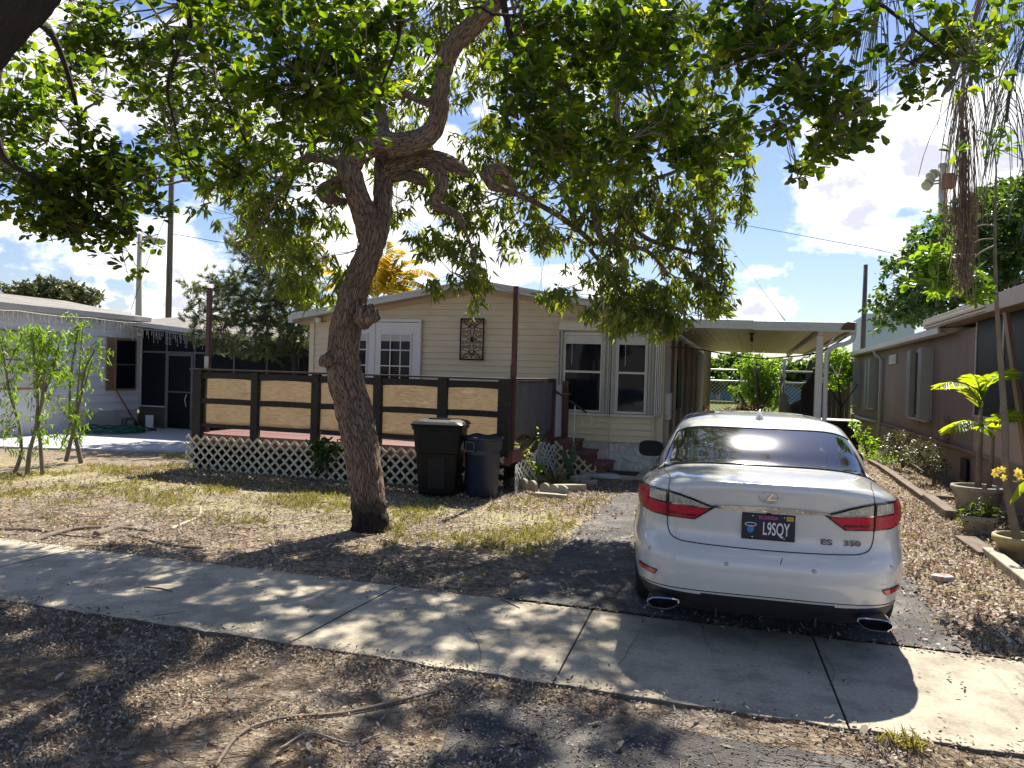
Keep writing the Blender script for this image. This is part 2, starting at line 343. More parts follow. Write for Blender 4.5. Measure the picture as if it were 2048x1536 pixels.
def spline(pts, step):
    """Catmull-Rom through rows of numbers, resampled at roughly 'step' spacing of the first three"""
    P = np.array(pts, dtype=float); P = np.vstack([2*P[0]-P[1], P, 2*P[-1]-P[-2]]); out = []
    for i in range(1, len(P)-2):
        n = max(2, int(np.linalg.norm(P[i+1, :3]-P[i, :3])/step))
        t = np.linspace(0, 1, n, endpoint=False)[:, None]
        out.append(.5*((2*P[i]) + (-P[i-1]+P[i+1])*t + (2*P[i-1]-5*P[i]+4*P[i+1]-P[i+2])*t**2 + (-P[i-1]+3*P[i]-3*P[i+1]+P[i+2])*t**3))
    out.append(P[-2][None]); return np.vstack(out)
def limb(name, pts, m, parent, step=.03, n=28, ridge=.012, lump=.06, seed=0., flare=0.):
    """a branch with uneven girth and ridged bark in real relief; pts rows are x,y,z,radius"""
    S = spline(pts, step)
    def tip(p, q): d = p[:3]-q[:3]; d = d/np.linalg.norm(d); return np.array([[*(p[:3]+d*p[3]*.30), p[3]*.72], [*(p[:3]+d*p[3]*.46), p[3]*.03]])
    S = np.vstack([tip(S[0], S[1])[::-1], S, tip(S[-1], S[-2])]); Pn = S[:, :3]; R_ = S[:, 3]; k = len(S)
    T = np.gradient(Pn, axis=0); T /= np.linalg.norm(T, axis=1)[:, None]
    x = np.cross(T[0], [0.1, 1, .05]); x /= np.linalg.norm(x); V = []; UV = []; s = 0.
    for i in range(k):
        x = x - T[i]*x.dot(T[i]); x /= np.linalg.norm(x); y = np.cross(T[i], x)
        if i: s += np.linalg.norm(Pn[i]-Pn[i-1])
        for j in range(n+1):
            a = 2*math.pi*j/n; ca, sa = math.cos(a), math.sin(a); r = R_[i]
            q = Vector((ca*1.3+seed, sa*1.3, s*2.2)); f = 1+lump*2*noise.noise(q)
            if ridge:
                q2 = Vector((ca*r*22+seed, sa*r*22, s*5.5)); w = noise.noise(q2)+.5*noise.noise(q2*2.1)
                f += ridge/max(r, .03)*(abs(w)*2.2-.6)
            if flare: f += flare*math.exp(-s/.14)*(1+.5*math.sin(3*a+1))
            V.append(Pn[i] + (x*ca+y*sa)*r*f); UV.append((j/n*max(.15, 2*math.pi*R_[2])*1.0, s))
    Fq = [(i*(n+1)+j, i*(n+1)+j+1, (i+1)*(n+1)+j+1, (i+1)*(n+1)+j) for i in range(k-1) for j in range(n)]
    e = len(V); V.append(Pn[-1] + T[-1]*R_[-1]*.3); UV.append((0, s))
    o = np_mesh(name, V, Fq + [((k-1)*(n+1)+j, (k-1)*(n+1)+j+1, e, e) for j in range(0)], m, parent, True, uv=UV)
    return o
def sticks(A, B, ra, rb):
    """many thin three-sided twigs at once -> verts, quads"""
    A = np.asarray(A); B = np.asarray(B); d = B-A; L = np.linalg.norm(d, axis=1)[:, None]+1e-9; d = d/L
    h = np.where(np.abs(d[:, 2:3]) < .9, np.array([[0, 0, 1.]]), np.array([[1., 0, 0]])); x = np.cross(d, h); x /= np.linalg.norm(x, axis=1)[:, None]; y = np.cross(d, x)
    ra = np.broadcast_to(ra, (len(A),))[:, None]; rb = np.broadcast_to(rb, (len(A),))[:, None]
    V = [P_ + (x*math.cos(t)+y*math.sin(t))*rr for P_, rr in ((A, ra), (B, rb)) for t in (0, 2.094, 4.189)]
    V = np.stack(V, 1).reshape(-1, 3); b = (np.arange(len(A))*6)[:, None, None]
    Fq = (b + np.array([[0, 1, 4, 3], [1, 2, 5, 4], [2, 0, 3, 5]])[None]).reshape(-1, 4)
    return V, Fq
def leaves(base, axis, nrm, L, W, kind='oval', fold=.18, droop=.18, rng=RNG, rnd=None):
    """folded leaves, six vertices each -> verts, quads, rnd"""
    n = len(base); axis = axis/(np.linalg.norm(axis, axis=1)[:, None]+1e-9); side = np.cross(axis, nrm); side /= np.linalg.norm(side, axis=1)[:, None]+1e-9
    nr = np.cross(side, axis); L = np.broadcast_to(L, (n,))[:, None]; W = np.broadcast_to(W, (n,))[:, None]
    t1, w1, t2, w2 = {'oval': (.38, .95, .80, .80), 'long': (.3, 1., .7, .72), 'obov': (.35, .55, .78, 1.0), 'blade': (.25, 1, .7, .6)}[kind]
    def pt(t, w): return base + axis*L*t + side*W*w*.5 + nr*(abs(w)*W*fold - L*droop*t*t)
    V = np.stack([base, pt(t1, w1), pt(t2, w2), pt(1., 0.), pt(t2, -w2), pt(t1, -w1)], 1).reshape(-1, 3)
    b = (np.arange(n)*6)[:, None, None]; Fq = (b + np.array([[0, 1, 2, 3], [0, 3, 4, 5]])[None]).reshape(-1, 4)
    r = rng.random(n) if rnd is None else rnd
    return V, Fq, np.repeat(r, 6)
def leaves5(base, axis, nrm, L, W, fold=.12, droop=.1, rng=RNG):
    """rounder leaves, eight vertices each -> verts, five-sided faces, rnd"""
    n = len(base); axis = axis/(np.linalg.norm(axis, axis=1)[:, None]+1e-9); side = np.cross(axis, nrm); side /= np.linalg.norm(side, axis=1)[:, None]+1e-9
    nr = np.cross(side, axis); L = np.broadcast_to(L, (n,))[:, None]; W = np.broadcast_to(W, (n,))[:, None]
    pt = lambda t, w: base + axis*L*t + side*W*w*.5 + nr*(abs(w)*W*fold - L*droop*t*t)
    V = np.stack([base, pt(.22, .5), pt(.58, 1.), pt(.88, .68), pt(1., 0.), pt(.88, -.68), pt(.58, -1.), pt(.22, -.5)], 1).reshape(-1, 3)
    b = (np.arange(n)*8)[:, None, None]; return V, (b + np.array([[0, 1, 2, 3, 4], [0, 4, 5, 6, 7]])[None]).reshape(-1, 5), np.repeat(rng.random(n), 8)
def rand_dir(n, rng=RNG):
    v = rng.normal(size=(n, 3)); return v/np.linalg.norm(v, axis=1)[:, None]
def join(parts):
    V = []; Fq = []; Rn = []; o = 0
    for p in parts:
        V.append(p[0]); Fq.append(p[1]+o); o += len(p[0])
        if len(p) > 2: Rn.append(p[2])
    return np.vstack(V), np.vstack(Fq), (np.concatenate(Rn) if Rn else None)

# ================================================================ THE SETTING
def smooth01(x): x = min(1, max(0, x)); return x*x*(3-2*x)
def gz(x, y):
    n = noise.noise(Vector((x*.7, y*.7, 0)))*.022 + noise.noise(Vector((x*2.6, y*2.6, 3)))*.009
    if y < 4.3: return -.070 + n*.9 + .045*smooth01((y-3.85)/.3)*(1+.5*noise.noise(Vector((x*3, 0, 7))))
    if y < 5.6: return -.11
    k = smooth01((y-5.6)/.5)
    if x > -1.75 and x < 1.45 and y < 13.4: n *= .15
    if x < -9.4: n *= .3
    return -.012 + n*k*.8 - .01*(1-k)
def ground_sheet():
    xs = np.concatenate([[-900, -300, -120, -60, -35, -22], np.arange(-16.5, 6.6, .12), [9, 14, 25, 50, 120, 300, 900]])
    ys = np.concatenate([[-900, -200, -40, -10, -3], np.arange(-1, 1.9, .4), np.arange(1.9, 4.15, .07), [4.16, 4.2, 4.9, 5.5, 5.58], np.arange(5.62, 11, .1), np.arange(11, 20, .25), np.arange(20, 60, 2.5), [80, 120, 200, 400, 1200]])
    V = [(x, y, gz(x, y) if (abs(x) < 20 and -1 < y < 20) else -.03) for y in ys for x in xs]; n = len(xs)
    Fq = [(j*n+i, j*n+i+1, (j+1)*n+i+1, (j+1)*n+i) for j in range(len(ys)-1) for i in range(n-1)]
    m = bpy.data.materials.new('yard_ground'); m.use_nodes = True; t = m.node_tree; N = t.nodes; L = t.links; b = N['Principled BSDF']
    b.inputs['Roughness'].default_value = .95; b.inputs['Specular IOR Level'].default_value = .2
    g = N.new('ShaderNodeNewGeometry'); P_ = g.outputs['Position']
    def noi(s, d=6, r=.62):
        q = N.new('ShaderNodeTexNoise'); L.new(P_, q.inputs['Vector']); q.inputs['Scale'].default_value = s; q.inputs['Detail'].default_value = d; q.inputs['Roughness'].default_value = r; return q.outputs[0]
    def rng_(a, lo, hi):
        q = N.new('ShaderNodeMapRange'); L.new(a, q.inputs[0]); q.inputs[1].default_value = lo; q.inputs[2].default_value = hi; return q.outputs[0]
    def mix(f, a, c):
        q = N.new('ShaderNodeMix'); q.data_type = 'RGBA'; L.new(f, q.inputs[0])
        for i, v in ((6, a), (7, c)):
            if isinstance(v, tuple): q.inputs[i].default_value = (*v, 1)
            else: L.new(v, q.inputs[i])
        return q.outputs[2]
    def mul(a, b2, op='MULTIPLY'):
        q = N.new('ShaderNodeMath'); q.operation = op
        for i, v in enumerate((a, b2)):
            if isinstance(v, (int, float)): q.inputs[i].default_value = v
            else: L.new(v, q.inputs[i])
        return q.outputs[0]
    sp = N.new('ShaderNodeSeparateXYZ'); L.new(P_, sp.inputs[0])
    vo = N.new('ShaderNodeTexVoronoi'); L.new(P_, vo.inputs['Vector']); vo.inputs['Scale'].default_value = 26
    vc = N.new('ShaderNodeSeparateColor'); L.new(vo.outputs['Color'], vc.inputs[0])
    soil = mix(rng_(noi(9), .38, .62), (.17, .13, .095), (.38, .32, .245))
    lit = mix(vc.outputs[0], (.13, .09, .058), (.42, .33, .225))
    col = mix(rng_(noi(2.1, 8, .7), .44, .56), soil, lit)
    grass = mix(rng_(noi(30, 4), .35, .65), (.27, .245, .11), (.50, .44, .28))
    band = mul(rng_(sp.outputs[1], 6.6, 8.0), rng_(sp.outputs[1], 10.6, 9.6))
    gm = mul(rng_(noi(1.3, 7, .65), .40, .55), band)
    col = mix(gm, col, grass)
    sand = mul(rng_(noi(.9, 6, .6), .55, .62), rng_(sp.outputs[1], 12, 5))
    col = mix(sand, col, (.34, .30, .245))
    far = rng_(sp.outputs[1], 20, 23); col = mix(far, col, (.13, .145, .03))
    L.new(col, b.inputs['Base Color'])
    bp = N.new('ShaderNodeBump'); bp.inputs['Distance'].default_value = .02; L.new(mul(noi(38, 7, .7), vo.outputs['Distance'], 'ADD'), bp.inputs['Height']); L.new(bp.outputs[0], b.inputs['Normal'])
    np_mesh('ground', V, Fq, m, None, True, kind='structure')
ground_sheet()

# sidewalk: one slab piece after another
sw = bpy.data.objects.new('sidewalk', None); COL.objects.link(sw); sw['kind'] = 'structure'; ORG['sidewalk'] = Vector((0, 0, 0))
joints = [(-18.6, -18.7), (-17, -17.05), (-15.4, -15.45), (-13.8, -13.85), (-12.2, -12.25), (-10.6, -10.62), (-9.0, -9.04), (-7.4, -7.44), (-5.85, -5.9), (-4.27, -4.47), (-2.64, -2.70), (-1.06, -1.0), (.46, .53), (2.1, 2.12), (3.7, 3.7), (5.3, 5.3), (6.9, 6.9)]
for (a0, a1), (b0, b1) in zip(joints[:-1], joints[1:]):
    g = .0035; dz = random.uniform(-.004, .004)
    def edge(xa, xb, y0, amp, n=40):
        return [(xa+(xb-xa)*i/n, y0 + amp*noise.noise(Vector(((xa+(xb-xa)*i/n)*5, y0, 1)))+amp*.5*noise.noise(Vector(((xa+(xb-xa)*i/n)*17, y0, 4))), 0) for i in range(n+1)]
    far = edge(a0+g, b0-g, 5.598, .016); near = edge(a1+g, b1-g, 4.17, .025)
    top = [(x, y, 0.0+dz) for x, y, _ in near] + [(x, y, 0.0+dz) for x, y, _ in reversed(far)]
    sb = MB().prism(top[::-1], (0, 0, -.11)).build('slab', M['concrete'], sw, bevel=.008)
    sb.data.materials.append(M['slabedge'])
    for p_ in sb.data.polygons:
        if abs(p_.normal.z) < .5: p_.material_index = 1
BOX('slab_bed', M['slabedge'], sw, -18, 6.9, 4.20, 5.56, -.3, -.03)
# hairline cracks, thin ribbons a little above the slabs
for pts in ([(935, 1250), (958, 1290), (960, 1325), (955, 1345)], [(1280, 1262), (1238, 1330)], [(1640, 1300), (1668, 1340), (1660, 1372)], [(1400, 1240), (1415, 1290), (1450, 1310)]):
    mbk = MB(); q = [at(x, y, Z=.004) for x, y in pts]; q = [Vector(r) for r in spline([tuple(v) for v in q], .03)]
    for i in range(len(q)): q[i].x += .008*noise.noise(q[i]*30); q[i].y += .006*noise.noise(q[i]*40)
    for i in range(len(q)-1): mbk.bar(q[i]+Vector((0, 0, .001)), q[i+1]+Vector((0, 0, .001)), .0032, .002)
    mbk.build('crack', M['slabedge'], sw)

def wobble_strip(name, x0, x1, ys, m, dz, amp, seed, curve=None):
    V = []; n = 16
    for y in ys:
        a = x0 + amp*noise.noise(Vector((seed, y*1.3, 0)))+.4*amp*noise.noise(Vector((seed, y*6, 0))); b = x1 + amp*noise.noise(Vector((seed+9, y*1.3, 0)))+.4*amp*noise.noise(Vector((seed+9, y*6, 0)))
        if curve: a, b = a+curve(y)[0], b+curve(y)[1]
        V += [(a+(b-a)*i/n, y, gz(a+(b-a)*i/n, y)*.25+dz) for i in range(n+1)]
    k = n+1; Fq = [(j*k+i, j*k+i+1, (j+1)*k+i+1, (j+1)*k+i) for j in range(len(ys)-1) for i in range(n)]
    return np_mesh(name, V, Fq, m, None, True, kind='structure')
wobble_strip('driveway', -1.75, 1.42, np.arange(5.6, 24, .12), M['asphalt'], .016, .14, 2.3)
wobble_strip('driveway_apron', -1.35, 2.6, np.arange(-2, 4.16, .12), M['asphalt'], -.040, .35, 7.7)
# neighbour's painted patio and step slab
pat = MB().prism([(-15.6, 10.9, .03), (-15.6, 17.5, .03), (-9.0, 17.5, .03), (-9.0, 12.6, .03), (-10.6, 12.5, .03), (-12.6, 11.6, .03), (-14, 11.2, .03)], (0, 0, -.1)).build('patio', M['patio'], None, kind='structure')
BOX('step_slab', M['concrete'], None, -2.62, -.95, 12.85, 13.75, -.05, .06, bevel=.01, kind='structure')

# ================================================================ BEIGE HOUSE
HY, HL, HR, RX, RZ = 14.2, -8.86, -1.5, -5.12, 3.40
def gable(x): return RZ - .168*abs(x-RX)
house = thing('mobile_home', 'cream mobile home with low gable roof, french doors and bay window behind the deck', 'house', (RX, HY, 0))
MB().prism([(HL, HY+.03, .5), (HR, HY+.03, .5), (HR, HY+.03, gable(HR)-.02), (RX, HY+.03, RZ-.02), (HL, HY+.03, gable(HL)-.02)], (0, 11.8, 0)).build('wall', M['siding'], house)
BOX('underpinning', M['stone'], house, HL, HR, HY+.06, 26, -.1, .5)
z = .52; ph = .122
def plank_pieces(z0, z1, x0, x1, y, splitx):
    segs = [(x0, splitx), (splitx, x1)] if splitx else [(x0, x1)]
    for a, b in segs:
        # clip the lap to the gable line
        a2, b2 = a, b
        if z1 > gable(a): a2 = max(a, RX-(RZ-z1)/.168)
        if z1 > gable(b): b2 = min(b, RX+(RZ-z1)/.168)
        if z0 > RZ-.02: return
        if z1 > RZ: continue
        if a2 >= b2-.02: continue
        la = max(a, RX-(RZ-z0)/.168); lb = min(b, RX+(RZ-z0)/.168)
        e = .001
        MB().add([(la+e, y, z0), (lb-e, y, z0), (lb-e, y-.020, z0+.002), (la+e, y-.020, z0+.002), (a2+e, y, z1), (b2-e, y, z1), (b2-e, y-.004, z1), (a2+e, y-.004, z1)],
                 [(0, 1, 2, 3), (3, 2, 6, 7), (7, 6, 5, 4), (0, 3, 7, 4), (1, 5, 6, 2)]).build('siding_plank', M['siding'], house)
k = 0
while z < RZ:
    sx = [None, -4.1, -5.9, None, -4.9, -6.2, -4.3][k % 7] if z > 2.7 else (-5.6 if k % 5 == 2 else None)
    if z < .6: pass
    plank_pieces(z, z+ph-.003, HL+.02, HR-.02, HY+.028, sx); z += ph; k += 1
for x in (HL-.02, ):
    BOX('corner_trim', M['siding'], house, x, x+.11, HY-.012, HY+.06, .5, gable(HL)-.05, bevel=.004)
# roof with fascia and soffit
ov = .32
rl, rr = HL-.26, HR+.06
for a, b in ((rl, RX), (RX, rr)):
    za, zb = gable(a)+.03, gable(b)+.03
    MB().prism([(a, HY-ov, za), (b, HY-ov, zb), (b, HY-ov, zb+.045), (a, HY-ov, za+.045)], (0, 12.4, 0)).build('roof', M['roofmetal'], house)
    MB().prism([(a, HY-ov-.025, za-.05), (b, HY-ov-.025, zb-.05), (b, HY-ov-.025, zb+.072), (a, HY-ov-.025, za+.072)], (0, .022, 0)).build('fascia', M['roofmetal'], house)
    MB().prism([(a, HY-ov-.04, zb*0+za+.045), (b, HY-ov-.04, zb+.045), (b, HY-ov-.04, zb+.082), (a, HY-ov-.04, za+.082)], (0, .03, 0)).build('drip_edge', M['trim'], house)
    MB().prism([(a+.01, HY-ov, za-.045), (b, HY-ov, zb-.045), (b, HY-ov, zb-.03), (a+.01, HY-ov, za-.03)], (0, ov+.02, 0)).build('soffit', M['soffit'], house)
    MB().prism([(a+.02, HY-.02, za-.14), (b, HY-.02, zb-.14), (b, HY-.02, zb-.046), (a+.02, HY-.02, za-.046)], (0, .03, 0)).build('rake_board', M['soffit'], house)
BOX('gutter', M['trim'], house, rl-.06, rl+.04, HY-ov-.03, 26, gable(rl)-.08, gable(rl)+.07)

def pane_door(x0, x1, z0, z1, y, parent, knob):
    d = BOX('door', M['door'], parent, x0, x1, y-.05, y, z0, z1, bevel=.004)
    px0, px1, pz0, pz1 = x0+.15, x1-.15, z0+.25, z1-.24
    BOX('glazing_bead', M['door'], d, px0-.03, px1+.03, y-.062, y-.0505, pz0-.03, pz1+.03, bevel=.004)
    nx, nz = 3, 5; w = (px1-px0)/nx; h = (pz1-pz0)/nz
    for i in range(nx):
        for j in range(nz):
            BOX('pane', M['glass'], d, px0+i*w+.012, px0+(i+1)*w-.012, y-.068, y-.0625, pz0+j*h+.012, pz0+(j+1)*h-.012)
    mb = MB()
    for i in range(nx+1): mb.box(px0+i*w-.011, px0+i*w+.011, y-.076, y-.0625, pz0, pz1)
    mb.build('muntin', M['door'], d)
    mb = MB()
    for j in range(nz+1): mb.box(px0-.011, px1+.011, y-.074, y-.0624, pz0+j*h-.011, pz0+j*h+.011)
    mb.build('muntin', M['door'], d)
    BOX('blind', M['blind'], d, px0+.012, px1-.012, y-.0695, y-.0682, pz1-.14, pz1-.014)
    if knob:
        MB().lathe([(.001, -.006), (.03, -.006), (.03, .006), (.012, .01), (.012, .035), (.027, .045), (.03, .06), (.018, .075), (.001, .078)], n=16).build('knob', M['brass'], d)
        o = [c for c in bpy.data.objects if c.name.startswith('knob')][-1]; o.location = Vector((knob, y-.055, 1.66))-ORG[d.name]; o.rotation_euler = (math.pi/2, 0, 0)
    return d
M['brass'] = mat('brass', (.45, .33, .12), .3, .1, metal=.8)
dt = 2.70
for b in ((-8.33, -8.27, HY-.07, HY+.0, .6, dt), (-6.37, -6.31, HY-.07, HY+.0, .6, dt), (-8.33, -6.31, HY-.072, HY+.0, dt, dt+.06)): BOX('door_frame', M['door'], house, *b, bevel=.005)
pane_door(-7.345, -6.375, .6, dt-.01, HY, house, None)
pane_door(-8.265, -7.355, .6, dt-.01, HY, house, -7.43)
BOX('astragal', M['door'], house, -7.375, -7.325, HY-.066, HY-.051, .6, dt-.01)

# the three-sided bay
BP = [(-3.44, 14.16), (-3.42, 13.93), (-2.43, 13.93), (-1.66, 14.10), (-1.47, 14.75)]
BB = (0.52, 1.0, 2.56, 2.72)
MB().prism([(x, y+.03, .50) for x, y in BP] + [(-1.47, 14.9, .5), (-3.44, 14.9, .5)], (0, 0, 2.24)).build('bay_wall', M['siding'], house)
def facet(i, nplank, win):
    a = Vector((*BP[i], 0)); b = Vector((*BP[i+1], 0)); d = (b-a); w = d.length; d.normalize(); nrm = Vector((d.y, -d.x, 0))
    def q(s, z, o): v = a + d*s + nrm*o; return (v.x, v.y, z)
    def fbox(name, m, s0, s1, z0, z1, o0, o1, par=house, bevel=0):
        return MB().add([q(s0, z0, o0), q(s1, z0, o0), q(s1, z0, o1), q(s0, z0, o1), q(s0, z1, o0), q(s1, z1, o0), q(s1, z1, o1), q(s0, z1, o1)],
                        [(0, 1, 2, 3), (4, 7, 6, 5), (0, 4, 5, 1), (1, 5, 6, 2), (2, 6, 7, 3), (3, 7, 4, 0)]).build(name, m, par, bevel)
    hh = (1.0-.54)/nplank
    for k in range(nplank):
        z0 = .54+k*hh
        MB().add([q(.03, z0, 0), q(w-.03, z0, 0), q(w-.03, z0, .022), q(.03, z0, .022), q(.03, z0+hh-.004, 0), q(w-.03, z0+hh-.004, 0), q(w-.03, z0+hh-.004, .004), q(.03, z0+hh-.004, .004)],
                 [(0, 1, 2, 3), (3, 2, 6, 7), (7, 6, 5, 4), (0, 3, 7, 4), (1, 5, 6, 2)]).build('siding_plank', M['siding'], house)
    fbox('siding_plank', M['siding'], 0, w, BB[2]+.04, 2.70, .002, .02)
    fbox('corner_trim', M['siding'], 0, .028, .54, 1.0, .001, .03); fbox('corner_trim', M['siding'], w-.028, w, .54, 1.0, .001, .03)
    fbox('sill', M['trim'], 0, w, 1.0, 1.045, .0, .07, bevel=.004)
    fbox('head_trim', M['trim'], 0, w, BB[2], BB[2]+.04, .0, .06, bevel=.004)
    if not win: 
        fbox('window_surround', M['trim'], 0, w, 1.045, BB[2], .001, .03); return
    s0, s1 = win
    wd = fbox('window', M['trim'], s0, s1, 1.06, 2.52, .0, .035, bevel=.003)
    e = .05; zm = 1.80
    fbox('pane', M['glass'], s0+e, s1-e, 1.10, zm-.02, .0355, .042, wd); fbox('pane', M['glass'], s0+e, s1-e, zm+.02, 2.47, .0355, .046, wd)
    fbox('rail', M['trim'], s0+e-.01, s1-e+.01, zm-.019, zm+.019, .0355, .058, wd, .003)
    for sa, sb in ((s0+e-.012, s0+e+.006), (s1-e-.006, s1-e+.012)): fbox('stile', M['trim'], sa, sb, 1.09, 2.48, .0355, .062, wd)
    fbox('blind', M['blind'], s0+e+.008, s1-e-.008, 2.31, 2.466, .0465, .050, wd)
    cx = s0+e+.12; fbox('blind_cord', M['pvc'], cx, cx+.006, 1.92, 2.31, .0465, .050, wd)
    for sa, sb in ((0.0, s0-.004), (s1+.004, w)):            # folded accordion shutters, one fold after another
        nf = max(1, int((sb-sa)/.028)); st = (sb-sa)/nf
        for k in range(nf):
            fbox('storm_shutter', M['wsill'], sa+k*st+.002, sa+(k+1)*st-.002, 1.05, 2.555, .0 if k % 2 else .02, .055 if k % 2 else .085)
facet(1, 4, (.09, .86)); facet(2, 4, (.075, .66)); facet(3, 4, None)
a0 = at(1318, 700, Y=14.05)
for k in range(4): BOX('storm_shutter', M['trim'], house, -1.64+k*.03, -1.618+k*.03, 13.98+k*.035, 14.10+k*.035, 1.05, 2.54)
BOX('window_unit', M['trim'], house, -1.50, -1.40, 14.55, 14.85, .95, 1.45, bevel=.01)

# voronoi stones on a wall: convex cells clipped, pushed outward
def clip(poly, p, n):
    out = []
    for i in range(len(poly)):
        a, b = poly[i], poly[(i+1) % len(poly)]; da, db = (a-p).dot(n), (b-p).dot(n)
        if da <= 0: out.append(a)
        if da*db < 0: out.append(a+(b-a)*(da/(da-db)))
    return out
def stones(org, ux, w, h, nrm, count, m, parent, gap=.006, depth=.03, name='stone', seed=1):
    rg = random.Random(seed); S = [Vector((rg.uniform(0, w), rg.uniform(0, h))) for _ in range(count)]
    org, ux, nrm = Vector(org), Vector(ux), Vector(nrm)
    for i, s in enumerate(S):
        P_ = [Vector((0, 0)), Vector((w, 0)), Vector((w, h)), Vector((0, h))]
        for j, t_ in enumerate(S):
            if i != j and P_: n = (t_-s).normalized(); P_ = clip(P_, (s+t_)/2 - n*gap, n)
        if len(P_) < 3: continue
        c = sum(P_, Vector((0, 0)))/len(P_); dp = depth*rg.uniform(.5, 1.1)
        def g3(v, o): return org + ux*v.x + Vector((0, 0, v.y)) + nrm*o
        n = len(P_); inner = [c+(v-c)*.80 for v in P_]
        tx, tz = rg.uniform(-.12, .12), rg.uniform(-.12, .12)
        vs = [g3(v, 0) for v in P_] + [g3(c+(v-c)*.97, dp*.6) for v in P_] + [g3(v, dp+(v-c).x*tx+(v-c).y*tz) for v in inner]
        fs = [(a, (a+1) % n, n+(a+1) % n, n+a) for a in range(n)] + [(n+a, n+(a+1) % n, 2*n+(a+1) % n, 2*n+a) for a in range(n)] + [tuple(range(2*n, 3*n))]
        MB().add(vs, fs).build(name, m, parent)
MB().prism([(x, y+.035, -.06) for x, y in BP[1:]] + [(-1.47, 15.2, -.06), (-3.42, 15.2, -.06)], (0, 0, .575)).build('underpinning', M['stone'], house)
stones((-3.42, 13.965, -.06), (1, 0, 0), .98, .585, (0, -1, 0), 26, M['stone'], house, seed=3)
d_ = Vector((-1.66+2.43, .17, 0)).normalized(); stones((-2.43, 13.965, -.06), d_, .79, .585, (d_.y, -d_.x, 0), 22, M['stone'], house, seed=5)
d_ = Vector((.19, .65, 0)).normalized(); stones((-1.66, 14.135, -.06), d_, .66, .585, (d_.y, -d_.x, 0), 16, M['stone'], house, seed=8)
# side wall under the carport: grey-brown panels, posts, a door
for k in range(9): BOX('wall_panel', M['brownwall'], house, HR+.002, HR+.045, 14.95+k*1.2, 16.12+k*1.2, .3, 2.55, bevel=.006)
for k in range(5): BOX('batten', M['soffit'], house, HR+.046, HR+.09, 15.6+k*1.6, 15.7+k*1.6, .25, 2.56)
BOX('side_window', M['screen'], house, HR+.046, HR+.075, 16.2, 17.1, 1.1, 2.1)

# ---- things on the house wall
cam_ = thing('security_light', 'small white security light under the left eave of the cream house', 'light', tuple(at(641, 640, Y=HY-.02)))
p = at(641, 640, Y=HY-.02)
BOX('housing', M['door'], cam_, p.x-.07, p.x+.05, p.y-.12, p.y-.02, p.z-.06, p.z+.05, bevel=.02)
MB().tube([(p.x+.05, p.y-.02, p.z-.03), (p.x+.14, p.y-.03, p.z-.03)], .012).build('bracket', M['greyalu'], cam_)

art = thing('wall_art', 'rectangular black wrought iron scroll panel hanging on the cream siding', 'wall art', (-5.235, HY-.03, 1.96))
ax0, ax1, az0, az1, ay = -5.485, -4.985, 1.965, 2.785, HY-.035
for b in ((ax0, ax1, az0, az0+.026), (ax0, ax1, az1-.026, az1), (ax0, ax0+.026, az0+.027, az1-.027), (ax1-.026, ax1, az0+.027, az1-.027)):
    BOX('frame_bar', M['iron'], art, b[0], b[1], ay-.01, ay+.012, b[2], b[3], bevel=.003)
def scroll(cx, cz, r, turns, a0, sgn, sx=1):
    return [(cx+sx*r*(1-t)*math.cos(a0+sgn*turns*2*math.pi*t), ay, cz+r*(1-t)*math.sin(a0+sgn*turns*2*math.pi*t)) for t in np.linspace(0, .92, 26)]
acx, acz = (ax0+ax1)/2, (az0+az1)/2
for sx in (-1, 1):
    for sz in (-1, 1):
        for (ox, oz, r) in ((.075, .055, .055), (.075, .155, .05), (.17, .075, .045), (.165, .16, .04), (.04, .30, .04), (.10, .355, .022), (.16, .36, .02)):
            MB().tube([(acx+sx*(x-acx), y, acz+sz*(z_-acz)) for x, y, z_ in scroll(acx+ox, acz+oz, r, 1.25, math.pi, 1)], .0066, 5).build('scroll', M['iron'], art)
        S = spline([(acx, ay, acz), (acx+sx*.03, ay, acz+sz*.10), (acx+sx*.05, ay, acz+sz*.22), (acx+sx*.13, ay, acz+sz*.31), (acx+sx*.225, ay, acz+sz*.39)], .02)
        MB().tube(S, .0072, 5).build('scroll', M['iron'], art)
        MB().tube(spline([(acx, ay, acz+sz*.20), (acx+sx*.09, ay, acz+sz*.27), (acx+sx*.225, ay, acz+sz*.33)], .02), .0062, 5).build('scroll', M['iron'], art)
        MB().tube(spline([(acx, ay, acz+sz*.37), (acx+sx*.05, ay, acz+sz*.25), (acx+sx*.22, ay, acz+sz*.20)], .02), .0062, 5).build('scroll', M['iron'], art)
MB().prism([(acx-.035, ay-.006, acz), (acx, ay-.006, acz-.045), (acx+.035, ay-.006, acz), (acx, ay-.006, acz+.045)], (0, .012, 0)).build('diamond', M['iron'], art)

